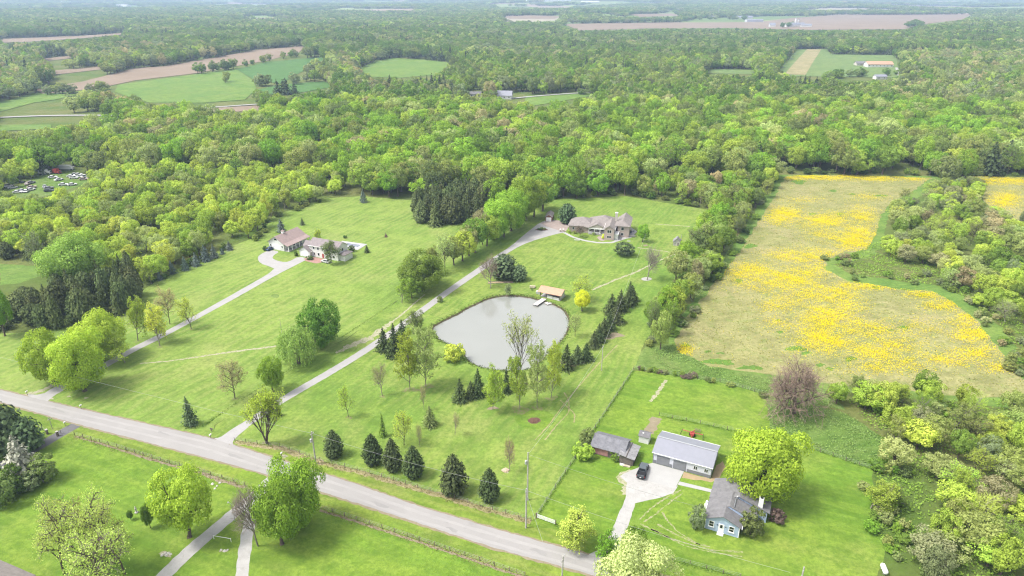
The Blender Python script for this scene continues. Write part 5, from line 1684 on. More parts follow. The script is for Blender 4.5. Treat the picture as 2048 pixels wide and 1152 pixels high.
def flower_stuff():
    polys = [world_poly(FIELD), world_poly(FIELD2)]
    xs = [p[0] for q in polys for p in q]; ys = [p[1] for q in polys for p in q]
    rng = np.random.default_rng(15)
    N = 2600000
    x = rng.uniform(min(xs), max(xs), N); y = rng.uniform(min(ys), max(ys), N)
    ins = inside(polys[0], x, y) | inside(polys[1], x, y)
    x, y = x[ins], y[ins]
    px, py, _ = proj(x, y, 0 * x)
    d = np.full(len(x), 0.02)
    for cx, cyy, rx, ry, a in YELLOW:
        d = np.maximum(d, a * np.exp(-(((px - cx) / rx) ** 2 + ((py - cyy) / ry) ** 2) * 0.75))
    n1 = 0.5 + 0.5 * wave(x, y, 4.3, 0.3)
    n2 = 0.5 + 0.5 * wave(x, y, 1.5, 1.1)
    d = d * np.clip(0.25 + 1.5 * n1 * (0.4 + n2), 0, 1.3)
    m = rng.uniform(0, 1, len(x)) < d ** 1.5 * 0.85
    x, y = x[m], y[m]
    n = len(x)
    s = rng.uniform(0.12, 0.28, n)
    pos = np.stack([x, y, rng.uniform(0.12, 0.45, n)], -1)
    nr = rng.normal(size=(n, 3)) * 0.3 + np.array([0, -0.15, 1.0])
    V, F = leaf_arrays(pos, nr, s, rng, 0.9)
    me = np_mesh('wildflowers', V, F, rng.uniform(0, 1, n))
    o = link_mesh('wildflowers', me, M['petal'])
    o.color = (0.86, 0.70, 0.008, 1)
    tag(o, 'yellow wildflowers drifting across the straw-coloured hayfield', 'wildflowers', None, 'stuff')
    # straw stems and green clumps
    N = 60000
    x = rng.uniform(min(xs), max(xs), N); y = rng.uniform(min(ys), max(ys), N)
    ins = inside(polys[0], x, y) | inside(polys[1], x, y)
    x, y = x[ins], y[ins]
    n = len(x)
    pos = np.stack([x, y, rng.uniform(0.05, 0.3, n)], -1)
    V, F = leaf_arrays(pos, rng.normal(size=(n, 3)) * 0.4 + np.array([0, -0.2, 1.0]), rng.uniform(0.25, 0.6, n), rng, 0.6)
    me = np_mesh('hay_stems', V, F, rng.uniform(0, 1, n))
    o = link_mesh('hay_stems', me, M['leaf'])
    o.color = (0.31, 0.32, 0.10, 1)
    tag(o, 'straw-coloured grass stems standing all over the hayfield', 'grass', None, 'stuff')
flower_stuff()

def weed_stuff(name, label, lines, polys, dens, col, hlo, hhi, seed, line_n=0, spread=0.6, size=(0.25, 0.55)):
    rng = np.random.default_rng(seed)
    X, Y = [], []
    for pts in lines:
        P = [wpt(p) for p in pts]
        for a, b in zip(P, P[1:]):
            n = int((b - a).length * line_n)
            t = rng.uniform(0, 1, n)
            X.append(a.x + (b.x - a.x) * t + rng.normal(size=n) * spread); Y.append(a.y + (b.y - a.y) * t + rng.normal(size=n) * spread)
    for pts in polys:
        q = world_poly(pts)
        xs = [p[0] for p in q]; ys = [p[1] for p in q]
        n = int((max(xs) - min(xs)) * (max(ys) - min(ys)) * dens)
        x = rng.uniform(min(xs), max(xs), n); y = rng.uniform(min(ys), max(ys), n)
        m = inside(q, x, y) & (rng.uniform(0, 1, n) < np.clip(0.5 + wave(x, y, 3.1, 0.8), 0.05, 1))
        X.append(x[m]); Y.append(y[m])
    x, y = np.concatenate(X), np.concatenate(Y)
    n = len(x)
    pos = np.stack([x, y, rng.uniform(0.03, 1, n) * rng.uniform(hlo, hhi, n)], -1)
    V, F = leaf_arrays(pos, rng.normal(size=(n, 3)) * 0.6 + np.array([0, -0.2, 1.0]), rng.uniform(size[0], size[1], n), rng, 0.6)
    me = np_mesh(name, V, F, rng.uniform(0, 1, n))
    o = link_mesh(name, me, M['leaf'])
    o.color = (*col, 1)
    return tag(o, label, 'weeds', None, 'stuff')
weed_stuff('fence_weeds', 'dark green weeds grown through the lot-line fences', [[(1266, 742), (1220, 812), (1175, 880), (1158, 905)], [(1150, 918), (1120, 962), (1072, 1036)], [(402, 856), (440, 828)],
            [(1325, 834), (1400, 848), (1482, 866)], [(1560, 880), (1640, 902), (1745, 940)], [(1108, 1050), (1140, 1062)], [(1275, 1102), (1380, 1130), (1480, 1155)]], [], 0, (0.15, 0.25, 0.045), 0.12, 0.5, 21, 24, 0.28, (0.18, 0.4))
weed_stuff('ditch_grass', 'thin line of rough grass along the ditch between the two lots', [[(440, 828), (470, 808), (560, 750), (640, 700)], [(640, 700), (700, 664), (790, 604)]], [], 0, (0.13, 0.21, 0.04), 0.08, 0.3, 27, 12, 0.25, (0.15, 0.35))
weed_stuff('meadow_weeds', 'tall grey-green weeds standing in the rough meadow', [], [[(1530, 792), (1600, 800), (1700, 830), (1770, 880), (1780, 930), (1748, 940), (1700, 922), (1540, 856)], [(1285, 700), (1345, 690), (1420, 735), (1530, 758), (1660, 785), (1680, 820), (1600, 802), (1532, 788), (1350, 750)]],
           9.0, (0.19, 0.28, 0.085), 0.15, 0.5, 22)
weed_stuff('scrub_undergrowth', 'low green undergrowth covering the floor of the scrub', [], [[(1668, 528), (1700, 548), (1800, 562), (1880, 572), (1930, 595), (2000, 650), (2040, 705), (2090, 700), (2060, 600), (1900, 520), (1760, 480)], [(1748, 940), (1738, 1040), (1772, 1100), (1830, 1152), (2060, 1160), (2060, 800), (1880, 802), (1690, 800), (1780, 900)]],
           5.5, (0.22, 0.34, 0.06), 0.15, 0.8, 23, size=(0.35, 0.8))
weed_stuff('roadside_grass', 'dry pale grass tufts along the roadside fence', [[(470, 884), (560, 896), (640, 925), (740, 950), (860, 985), (960, 1015), (1062, 1044)], [(150, 873), (270, 907), (400, 944), (490, 973)], [(640, 1018), (840, 1083), (1050, 1154)]], [], 0, (0.24, 0.215, 0.10), 0.1, 0.4, 24, 30, 0.6, (0.15, 0.35))
# reeds and rough grass along the water's edge
def bank_weeds():
    rng = np.random.default_rng(31)
    n = 5200
    i = rng.integers(0, len(POND_LINE), n)
    P = np.array([(p.x, p.y) for p in POND_LINE]); Q = np.array([(q.x, q.y) for q in POND_OUT])
    d = rng.uniform(0.15, 1.4, n)
    xy = P[i] + Q[i] * d[:, None] + rng.normal(size=(n, 2)) * 0.4
    pos = np.stack([xy[:, 0], xy[:, 1], 0.15 + d * 0.25 + rng.uniform(0, 0.2, n)], -1)
    V, F = leaf_arrays(pos, rng.normal(size=(n, 3)) + np.array([0, -0.3, 0.8]), rng.uniform(0.2, 0.42, n), rng, 0.6)
    o = link_mesh('bank_grass', np_mesh('bank_grass', V, F, rng.uniform(0, 1, n)), M['leaf'])
    o.color = (0.11, 0.155, 0.035, 1)
    tag(o, 'rough tufted grass fringing the pond bank', 'grass', None, 'stuff')
bank_weeds()

# ------------------------------------------------------------------ building materials
M['white_siding'] = ribbed('white_siding', (0.62, 0.62, 0.60), 2, 0.2, 0.3, var=0.05)
M['white_trim'] = plain('white_trim', (0.74, 0.74, 0.73), 0.5, var=0.04)
M['blue_siding'] = ribbed('blue_siding', (0.35, 0.43, 0.57), 2, 0.18, 0.35, var=0.06)
M['grey_shingle'] = ribbed('grey_shingle', (0.155, 0.15, 0.155), 2, 0.09, 0.5, 0.95, 0.16, stain=0.35)
M['brown_shingle'] = ribbed('brown_shingle', (0.215, 0.19, 0.178), 2, 0.09, 0.5, 0.95, 0.14, stain=0.3)
M['pink_shingle'] = ribbed('pink_shingle', (0.29, 0.22, 0.205), 2, 0.09, 0.5, 0.95, 0.10, stain=0.15)
M['plum_shingle'] = ribbed('plum_shingle', (0.215, 0.185, 0.185), 2, 0.09, 0.5, 0.95, 0.14, stain=0.3)
M['metal_roof'] = ribbed('metal_roof', (0.225, 0.23, 0.265), 0, 0.23, 0.4, 0.45, 0.04, metal=0.1)
M['rust_roof'] = ribbed('rust_roof', (0.42, 0.25, 0.17), 0, 0.3, 0.3, 0.8, 0.08, stain=0.15)
M['old_roof'] = ribbed('old_roof', (0.15, 0.15, 0.165), 0, 0.6, 0.4, 0.85, 0.2, stain=0.5)
M['silver_roof'] = ribbed('silver_roof', (0.22, 0.215, 0.22), 0, 0.5, 0.5, 0.6, 0.2, stain=0.7)
M['grey_panel'] = ribbed('grey_panel', (0.17, 0.175, 0.19), 0, 0.23, 0.35, 0.5, 0.05)
M['pale_panel'] = ribbed('pale_panel', (0.52, 0.53, 0.58), 0, 0.23, 0.35, 0.5, 0.04)
M['dark_door'] = ribbed('dark_door', (0.19, 0.195, 0.21), 2, 0.53, 0.5, 0.5, 0.04)
M['white_door'] = ribbed('white_door', (0.70, 0.70, 0.70), 2, 0.53, 0.4, 0.5, 0.03)
M['pink_door'] = ribbed('pink_door', (0.33, 0.17, 0.165), 2, 0.53, 0.4, 0.8, 0.15, stain=0.3)
M['old_wood'] = ribbed('old_wood', (0.135, 0.115, 0.10), 0, 0.2, 0.6, 0.95, 0.25, stain=0.5)
M['brown_siding'] = ribbed('brown_siding', (0.20, 0.095, 0.06), 0, 0.2, 0.4, 0.85, 0.12)
M['brick'] = brick_mat('brick', (0.34, 0.255, 0.23), (0.42, 0.335, 0.31), (0.42, 0.39, 0.37))
M['cream_siding'] = ribbed('cream_siding', (0.45, 0.42, 0.37), 2, 0.2, 0.3, var=0.05)
M['glass'] = plain('glass', (0.02, 0.023, 0.026), 0.08, 0.7, var=0.2)
M['screen'] = plain('screen', (0.09, 0.085, 0.08), 0.6, 0.3, var=0.2)
M['galv'] = plain('galv', (0.42, 0.43, 0.44), 0.45, 0.5, 0.4, var=0.08)
M['pole_wood'] = plain('pole_wood', (0.36, 0.34, 0.32), 0.9, 0.1, var=0.18, scale=2)
M['post_wood'] = plain('post_wood', (0.15, 0.12, 0.10), 0.95, 0.1, var=0.3, scale=3)
M['deck_wood'] = plain('deck_wood', (0.42, 0.40, 0.38), 0.85, 0.15, var=0.12, scale=2)
M['pale_wood'] = plain('pale_wood', (0.44, 0.37, 0.29), 0.85, 0.15, var=0.12, scale=2)
M['rubber'] = plain('rubber', (0.02, 0.02, 0.021), 0.85, 0.2, var=0.2)
M['truck_grey'] = plain('truck_grey', (0.10, 0.115, 0.125), 0.3, 0.5, 0.3, var=0.05)
M['black_plastic'] = plain('black_plastic', (0.016, 0.016, 0.018), 0.6, 0.3, var=0.2)
M['red_paint'] = plain('red_paint', (0.33, 0.05, 0.04), 0.5, 0.4, var=0.15)
M['tail_red'] = plain('tail_red', (0.35, 0.02, 0.02), 0.3, 0.5, var=0.05)
M['tank_white'] = plain('tank_white', (0.72, 0.72, 0.72), 0.35, 0.5, var=0.03)
M['pool_water'] = plain('pool_water', (0.16, 0.17, 0.20), 0.05, 0.6, var=0.1)
M['wire'] = plain('wire', (0.34, 0.34, 0.34), 0.6, 0.3, var=0.1)
M['chips'] = plain('chips', (0.42, 0.33, 0.24), 0.95, 0.1, var=0.3, scale=5)
M['stone'] = plain('stone', (0.40, 0.38, 0.34), 0.9, 0.2, var=0.2, scale=3)
M['blue_car'] = plain('blue_car', (0.03, 0.06, 0.13), 0.3, 0.5, 0.2, var=0.05)
M['flag_red'] = plain('flag_red', (0.4, 0.05, 0.05), 0.8, 0.1, var=0.1)

def opening(parent, name, sub, face, c, a, z, w, h, mf, mp, frame=0.09, proud=0.05, split=0):
    """a window or door on a wall: face '-y','+y','-x','+x'; c the wall's coordinate, a the place along it; frame > pane"""
    sgn = -1 if face[0] == '-' else 1
    f = MB()
    if face[1] == 'y': f.box(a, c + sgn * proud / 2, z, w, proud, h)
    else: f.box(c + sgn * proud / 2, a, z, proud, w, h)
    fo = f.build(name, mf, parent)
    n = split + 1
    pw = (w - frame * (n + 1)) / n
    for i in range(n):
        o = a - w / 2 + frame + pw / 2 + i * (pw + frame)
        g = MB()
        d = proud + 0.012
        if face[1] == 'y': g.box(o, c + sgn * (d / 2 + 0.004), z, pw, d, h - 2 * frame)
        else: g.box(c + sgn * (d / 2 + 0.004), o, z, d, pw, h - 2 * frame)
        g.build(sub, mp, fo)
    return fo

def gable(parent, x0, x1, y0, y1, z0, eave, ridge, axis, wall, roof, over=0.4, end=0.35, th=0.14, off=0.0, trim=None):
    """walls with gables and two roof slopes; axis: the ridge runs along 'x' or 'y'; off shifts the ridge"""
    w = MB()
    if axis == 'x':
        ym = (y0 + y1) / 2 + off
        P = [(y0, z0), (y1, z0), (y1, eave), (ym, ridge), (y0, eave)]
        V = [(x0, a, b) for a, b in P] + [(x1, a, b) for a, b in P]
    else:
        xm = (x0 + x1) / 2 + off
        P = [(x0, z0), (x1, z0), (x1, eave), (xm, ridge), (x0, eave)]
        V = [(a, y1, b) for a, b in P] + [(a, y0, b) for a, b in P]
    w.add(V, [(4, 3, 2, 1, 0), (5, 6, 7, 8, 9)] + [(i, (i + 1) % 5, 5 + (i + 1) % 5, 5 + i) for i in (0, 1, 4, 2, 3)])
    wo_ = w.build('wall', wall, parent)
    lift = th + 0.02
    for s in (0, 1):
        if axis == 'x':
            e = y0 if s == 0 else y1
            k = (ridge - eave) / abs(ym - e)
            eo = e + (-over if s == 0 else over)
            ze = eave - over * k + lift
            pts = [(x0 - end, eo, ze), (x1 + end, eo, ze), (x1 + end, ym, ridge + lift), (x0 - end, ym, ridge + lift)]
        else:
            e = x0 if s == 0 else x1
            k = (ridge - eave) / abs(xm - e)
            eo = e + (-over if s == 0 else over)
            ze = eave - over * k + lift
            pts = [(eo, y0 - end, ze), (eo, y1 + end, ze), (xm, y1 + end, ridge + lift), (xm, y0 - end, ridge + lift)]
        if (s == 1): pts = pts[::-1]
        if axis == 'y': pts = pts[::-1]
        ro = MB().slab(pts, th).build('roof', roof, parent)
        if trim:
            a, b, c_, d = pts
            m = MB()
            lo = [p for p in pts if abs(p[2] - ze) < 1e-6]
            m.tube(Vector(lo[0]) + Vector((0, 0, -th / 2)), Vector(lo[1]) + Vector((0, 0, -th / 2)), 0.09, 0.09, 6)
            m.build('gutter', trim, ro)
    return wo_

def hip(parent, x0, x1, y0, y1, eave, ridge, roof, over=0.5, th=0.16, inset=None, name='roof'):
    x0, x1, y0, y1 = x0 - over, x1 + over, y0 - over, y1 + over
    inset = (min(x1 - x0, y1 - y0) / 2) if inset is None else inset
    if x1 - x0 >= y1 - y0:
        ym = (y0 + y1) / 2
        A, B = (x0 + inset, ym, ridge), (x1 - inset, ym, ridge)
    else:
        xm = (x0 + x1) / 2
        A, B = (xm, y0 + inset, ridge), (xm, y1 - inset, ridge)
    V = [(x0, y0, eave), (x1, y0, eave), (x1, y1, eave), (x0, y1, eave)] + [(x0, y0, eave - th), (x1, y0, eave - th), (x1, y1, eave - th), (x0, y1, eave - th)] + [A, B]
    if x1 - x0 >= y1 - y0: top = [(0, 1, 9, 8), (1, 2, 9), (2, 3, 8, 9), (3, 0, 8)]
    else: top = [(0, 1, 8), (1, 2, 9, 8), (2, 3, 9), (3, 0, 8, 9)]
    return MB().add(V, top + [(4, 5, 1, 0), (5, 6, 2, 1), (6, 7, 3, 2), (7, 4, 0, 3), (7, 6, 5, 4)]).build(name, roof, parent)

def front_frame(pxl, pxr):
    """origin and turn of a house whose front foot runs between two photograph positions"""
    a, b = at(*pxl), at(*pxr)
    return a, math.atan2(b.y - a.y, b.x - a.x), (b - a).length

ROT = R(-25)
# ------------------------------------------------------------------ blue house
o, r, L = front_frame((1409, 1056), (1476, 1076))
blue = thing('blue_house', 'small blue-sided house with grey shingle roof and white door', 'house', o, R(-25))
gable(blue, 0, 6.9, 0, 4.2, 0, 2.9, 4.5, 'y', M['blue_siding'], M['grey_shingle'], 0.5, 0.4, 0.12, trim=M['white_trim'])
MB().span(0.02, 6.88, 0.03, 4.0, -0.05, 0.35).build('plinth', M['concrete'], blue)
gable(blue, 0.06, 9.3, 3.2, 8.2, 0, 2.93, 4.75, 'y', M['blue_siding'], M['grey_shingle'], 0.5, 0.1, 0.12, off=-0.55)
gable(blue, -0.02, 11.6, 7.0, 13.4, 0, 2.96, 5.0, 'y', M['blue_siding'], M['grey_shingle'], 0.5, 0.3, 0.12, off=-0.2)
for a, mw in ((1.25, 0.95), (5.35, 0.95)):
    wdw = opening(blue, 'window', 'pane', '-y', 0, a, 1.75, mw + 0.15, 1.45, M['white_trim'], M['glass'], 0.12, 0.06)
    MB().box(a, -0.085, 1.75, mw - 0.08, 0.03, 0.07).build('sash_bar', M['white_trim'], wdw)
    MB().box(a, -0.11, 0.98, mw + 0.35, 0.14, 0.08).build('sill', M['white_trim'], wdw)
dr = opening(blue, 'door', 'door_panel', '-y', 0, 3.3, 1.25, 1.15, 2.15, M['white_trim'], M['white_door'], 0.1, 0.06)
MB().box(3.3, -0.10, 1.75, 0.5, 0.03, 0.8).build('door_pane', M['glass'], dr)
for k in range(2):
    MB().box(3.3, -0.35 - 0.35 * k, 0.16 - 0.08 * k, 1.3, 0.45, 0.3 - 0.14 * k).build('step', M['white_trim'], blue)
for a in (2.45, 4.2):
    MB().box(a, -0.06, 1.9, 0.16, 0.12, 0.22).build('wall_lamp', M['black_plastic'], blue)
for s in (0.03, 6.87):
    MB().box(s, -0.012, 1.5, 0.16, 0.05, 2.9).build('corner_board', M['white_trim'], blue)
ch = MB().box(10.0, 7.45, 2.9, 0.95, 0.75, 5.9).build('chimney', M['white_trim'], blue)
MB().box(10.0, 7.45, 5.92, 0.6, 0.45, 0.12).build('flue', M['black_plastic'], ch)
for (x, y, z) in ((5.2, 6.9, 4.6), (7.2, 10.8, 4.45)):
    MB().lathe([(0.10, z - 0.6), (0.10, z + 0.35), (0.17, z + 0.36), (0.05, z + 0.5)], 8, (x, y, 0)).build('vent_pipe', M['white_trim'], blue)
MB().box(5.0, 5.7, 4.86, 0.16, 4.6, 0.08).build('ridge_cap', M['grey_panel'], blue)
for a in (4.5, 10.6):
    opening(blue, 'window', 'pane', '+x', 11.6 if a > 7 else 9.3, a, 1.7, 1.1, 1.3, M['white_trim'], M['glass'], 0.1, 0.06)
for (x, y) in ((-1.0, 6.6), (-0.9, 7.6)):
    q = blue.matrix_basis @ Vector((x, y, 0))
    tk = thing('gas_cylinder', 'small white cylinder against the blue house wall, ' + ('nearer the front' if y < 7 else 'nearer the walk'), 'cylinder', q)
    MB().lathe([(0.28, 0.05), (0.32, 0.15), (0.32, 0.85), (0.2, 1.0), (0.1, 1.12)], 10).build('tank', M['tank_white'], tk)
    MB().lathe([(0.3, 0), (0.3, 0.05)], 10).build('foot_ring', M['galv'], tk)

# ------------------------------------------------------------------ metal garage
o, r, L = front_frame((1305, 925), (1420, 957))
gar = thing('metal_garage', 'long pale metal garage with two dark overhead doors and concrete apron', 'garage', o, R(-25.5))
gable(gar, 0, 13.8, 0, 9.0, 0.0, 3.15, 4.55, 'x', M['pale_panel'], M['metal_roof'], 0.35, 0.3, 0.1, trim=M['white_trim'])
for x0, x1 in ((0.0, 0.92), (4.05, 4.75), (8.2, 13.8)):
    MB().span(x0, x1, -0.035, 0.0, 0.02, 0.95).build('wainscot', M['grey_panel'], gar)
MB().span(13.8, 13.835, 0.0, 9.0, 0.02, 0.95).build('wainscot', M['grey_panel'], gar)
for a in (2.48, 6.45):
    opening(gar, 'overhead_door', 'door_leaf', '-y', 0, a, 1.28, 3.05, 2.5, M['grey_panel'], M['dark_door'], 0.12, 0.05)
for a in (10.1, 12.6):
    opening(gar, 'window', 'pane', '-y', 0, a, 1.85, 0.95, 1.05, M['white_trim'], M['glass'], 0.1, 0.06, 1)
for x in (0.03, 13.77):
    MB().box(x, -0.02, 2.05, 0.14, 0.06, 2.2).build('corner_board', M['grey_panel'], gar)
MB().box(6.9, 4.5, 4.72, 14.4, 0.35, 0.06).build('ridge_cap', M['galv'], gar)

# ------------------------------------------------------------------ weathered shed
o, r, L = front_frame((1183.4, 907), (1218.6, 915))
ws = thing('weathered_shed', 'weathered wooden shed with grey roof, faded pink door and sagging lean-to', 'shed', at(1182, 907), R(-24.5))
gable(ws, 0, 8.1, 0.3, 6.0, 0, 2.5, 3.9, 'x', M['old_wood'], M['old_roof'], 0.55, 0.3, 0.1)
opening(ws, 'overhead_door', 'door_leaf', '-y', 0.3, 2.5, 1.15, 3.6, 2.1, M['old_wood'], M['pink_door'], 0.12, 0.06)
an = MB()
an.add([(7.3, -0.6, 0), (10.7, -0.6, 0), (10.7, 4.4, 0), (7.3, 4.4, 0), (7.3, -0.6, 2.55), (10.7, -0.6, 2.1), (10.7, 4.4, 2.3), (7.3, 4.4, 2.85)],
       [(3, 2, 1, 0), (0, 1, 5, 4), (1, 2, 6, 5), (2, 3, 7, 6), (3, 0, 4, 7), (4, 5, 6, 7)])
an.build('lean_to_wall', M['old_wood'], ws)
MB().slab([(7.15, -1.0, 2.76), (9.0, -1.0, 2.50), (9.0, 4.8, 2.72), (7.15, 4.8, 3.04)], 0.07).build('lean_to_roof', M['silver_roof'], ws)
MB().slab([(8.95, -1.0, 2.45), (11.1, -1.0, 2.16), (11.1, 4.8, 2.38), (8.95, 4.8, 2.66)], 0.07).build('lean_to_roof', M['silver_roof'], ws)
MB().tube((8.98, -1.05, 2.55), (8.98, 4.85, 2.8), 0.09).build('roof_seam', M['old_wood'], ws)
MB().box(6.75, -0.1, 1.05, 0.95, 0.06, 2.0, R(8)).build('white_door', M['white_door'], ws)
opening(ws, 'door', 'door_leaf', '-y', -0.6, 9.9, 0.95, 1.0, 1.85, M['post_wood'], M['old_wood'], 0.08, 0.05)
for i, (x, y, a, l) in enumerate(((8.2, -1.15, 10, 1.1), (8.9, -1.3, 30, 0.9), (9.6, -1.2, 5, 1.2))):
    q = ws.matrix_basis @ Vector((x, y, 0))
    b = MB().box(0, 0, 0.14, l, 0.55, 0.28).build('scrap_board', M['white_trim'] if i == 0 else M['pale_wood'], None)
    b.location = q; b.rotation_euler = (0, R(6), R(-24 + a))
    tag(b, ['white scrap panel', 'tan scrap board', 'long tan scrap board'][i] + ' lying before the lean-to of the weathered shed', 'board', 'scrap boards by the shed')

# ------------------------------------------------------------------ little white shed
lw = thing('tool_shed', 'little white shed with grey roof behind the weathered shed', 'shed', at(1277, 884), R(-25))
gable(lw, 0, 2.5, 0, 2.3, 0, 2.1, 2.75, 'x', M['white_siding'], M['grey_shingle'], 0.25, 0.2, 0.08)
opening(lw, 'door', 'door_leaf', '+x', 2.5, 1.1, 1.0, 0.95, 1.85, M['white_trim'], M['white_door'], 0.08, 0.05)
MB().box(0.9, 0.55, 2.66, 0.4, 0.3, 0.1).build('roof_vent', M['white_trim'], lw)

# ------------------------------------------------------------------ brick house
bh = thing('brick_house', 'large brick house with brown hipped roofs, white chimney and gabled porch', 'house', (27.0, 307.3, 0), R(-14))
def block(x0, x1, y0, y1, z1, mat, z0=0.0):
    return MB().span(x0, x1, y0, y1, z0, z1).build('wall', mat, bh)
block(0, 9.5, 0, 11, 3.2, M['brick'])
hip(bh, 0, 11.5, 0, 11, 3.2, 6.1, M['brown_shingle'], 0.6)
block(9.5, 21.8, 1.0, 13, 3.22, M['cream_siding'])
block(9.52, 17.6, -0.6, -0.45, 0.9, M['white_trim'])
hip(bh, 8.5, 23.4, -1.2, 14.2, 3.25, 7.3, M['brown_shingle'], 0.5)
# porch: gable pediment on columns
pg = MB()
pg.add([(9.6, -1.75, 3.35), (17.6, -1.75, 3.35), (13.6, -1.75, 5.2), (9.6, 4.0, 3.35), (17.6, 4.0, 3.35), (13.6, 4.0, 5.2)], [(0, 1, 2), (5, 4, 3), (0, 3, 4, 1)])
pg.build('pediment', M['cream_siding'], bh)
for s in (-1, 1):
    pts = [(13.6 + s * 4.6, -2.1, 3.15), (13.6 + s * 4.6, 5.5, 3.15), (13.6, 5.5, 5.38), (13.6, -2.1, 5.38)]
    MB().slab(pts if s > 0 else pts[::-1], 0.14).build('roof', M['brown_shingle'], bh)
MB().span(9.5, 17.7, -1.85, -1.5, 2.75, 3.33).build('porch_beam', M['white_trim'], bh)
MB().span(9.5, 17.7, -1.8, 1.0, 0.0, 0.5).build('porch_floor', M['concrete'], bh)
for x in (9.7, 12.3, 14.9, 17.45):
    MB().lathe([(0.22, 0.5), (0.2, 0.6), (0.16, 0.7), (0.14, 2.6), (0.2, 2.74)], 10, (x, -1.66, 0)).build('column', M['white_trim'], bh)
for x0, x1 in ((9.85, 12.15), (12.45, 14.75)):
    rl = MB().box((x0 + x1) / 2, -1.66, 1.3, x1 - x0, 0.07, 0.07).build('railing', M['white_trim'], bh)
    for k in range(7):
        MB().box(x0 + (k + 0.5) * (x1 - x0) / 7, -1.66, 0.9, 0.06, 0.05, 0.78).build('baluster', M['white_trim'], rl)
for a, w in ((11.2, 1.9), (13.6, 1.2), (16.0, 1.9)):
    opening(bh, 'window', 'pane', '-y', 1.0, a, 1.9, w, 1.5, M['white_trim'], M['glass'], 0.1, 0.06, 1)
# garage end windows and doors
opening(bh, 'window', 'pane', '-y', 0, 2.0, 1.8, 0.9, 1.3, M['white_trim'], M['glass'], 0.1, 0.06)
opening(bh, 'window', 'pane', '-y', 0, 5.6, 1.8, 1.6, 1.3, M['white_trim'], M['glass'], 0.1, 0.06, 1)
for a in (2.9, 7.8):
    opening(bh, 'overhead_door', 'door_leaf', '-x', 0, a, 1.2, 4.2, 2.3, M['white_trim'], M['white_door'], 0.12, 0.05)
# two-storey gable wing
gable(bh, 17.5, 21.9, -7.6, 4.0, 0, 5.2, 6.7, 'y', M['brick'], M['brown_shingle'], 0.45, 0.4, 0.14, trim=M['white_trim'])
for z in (1.5, 4.1):
    opening(bh, 'window', 'pane', '-y', -7.6, 19.75, z, 2.0, 1.5 if z > 2 else 1.1, M['white_trim'], M['glass'], 0.1, 0.06, 1)
    opening(bh, 'window', 'pane', '+x', 21.9, -5.2, z, 1.2, 1.6 if z < 2 else 1.2, M['white_trim'], M['glass'], 0.1, 0.06)
MB().span(21.95, 23.7, -6.6, -2.2, 0.0, 2.6).build('side_bay', M['white_siding'], bh)
MB().span(21.95, 23.9, -6.7, -2.2, 2.62, 2.8).build('bay_deck', M['white_trim'], bh)
# east block
block(23.0, 28.2, -2.2, 9.5, 5.4, M['brick'])
block(21.85, 23.02, 0.5, 9.0, 5.38, M['brick'])
hip(bh, 21.9, 28.2, -2.2, 9.5, 5.42, 7.4, M['brown_shingle'], 0.55, inset=3.0)
for z in (1.5, 4.1):
    opening(bh, 'window', 'pane', '-y', -2.2, 25.2, z, 1.4, 1.6 if z > 2 else 1.3, M['white_trim'], M['glass'], 0.1, 0.06)
for a in (1.5, 5.5):
    opening(bh, 'window', 'pane', '+x', 28.2, a, 4.1, 1.5, 1.5, M['white_trim'], M['glass'], 0.1, 0.06, 1)
opening(bh, 'door', 'pane', '+x', 28.2, 3.5, 1.2, 2.2, 2.2, M['white_trim'], M['glass'], 0.12, 0.06, 1)
gable(bh, 22.6, 28.0, 7.5, 12.5, 0, 5.3, 7.3, 'y', M['cream_siding'], M['brown_shingle'], 0.5, 0.4, 0.14)
chm = MB().box(21.6, 3.5, 7.4, 1.1, 1.0, 4.6).build('chimney', M['cream_siding'], bh)
MB().box(21.6, 3.5, 9.78, 1.35, 1.25, 0.2).build('chimney_cap', M['white_trim'], chm)
for k in (-0.25, 0.25):
    MB().lathe([(0.16, 9.88), (0.14, 10.25)], 8, (21.6 + k, 3.5, 0)).build('chimney_pot', M['cream_siding'], chm)
for i in range(4):
    MB().box(16.9, -2.1 - 0.35 * i, 0.42 - 0.1 * i, 1.6, 0.4, 0.12).build('step', M['concrete'], bh)
MB().span(28.3, 31.2, -0.5, 0.0, 0.05, 0.6).build('patio_wall', M['cream_siding'], bh)
# patio furniture
def patio_set(loc, label):
    t = thing('patio_table', label, 'table', loc)
    MB().lathe([(0.7, 0.70), (0.72, 0.72), (0.7, 0.75)], 14).build('table_top', M['black_plastic'], t)
    MB().lathe([(0.35, 0.02), (0.06, 0.06), (0.05, 0.70)], 10).build('pedestal', M['black_plastic'], t)
patio_set(at(1262, 465), 'round dark patio table on the concrete patio of the brick house')
def patio_chair(loc, rz, label):
    t = thing('patio_chair', label, 'chair', loc, rz, 'patio chairs of the brick house')
    MB().box(0, 0, 0.42, 0.5, 0.5, 0.06).build('seat', M['blue_car'], t)
    MB().box(0, 0.25, 0.72, 0.5, 0.06, 0.6).build('backrest', M['blue_car'], t)
    for sx in (-.2, .2):
        for sy in (-.2, .2):
            MB().tube((sx, sy, 0), (sx, sy, 0.4), 0.025).build('leg', M['black_plastic'], t)
q = at(1262, 465)
for a, l in ((20, 'dark blue patio chair nearest the brick wall'), (140, 'dark blue patio chair on the lawn side of the table'), (260, 'dark blue patio chair at the outer end of the patio table')):
    patio_chair(q + Vector((1.3 * math.cos(R(a)), 1.3 * math.sin(R(a)), 0)), R(a - 90), l)

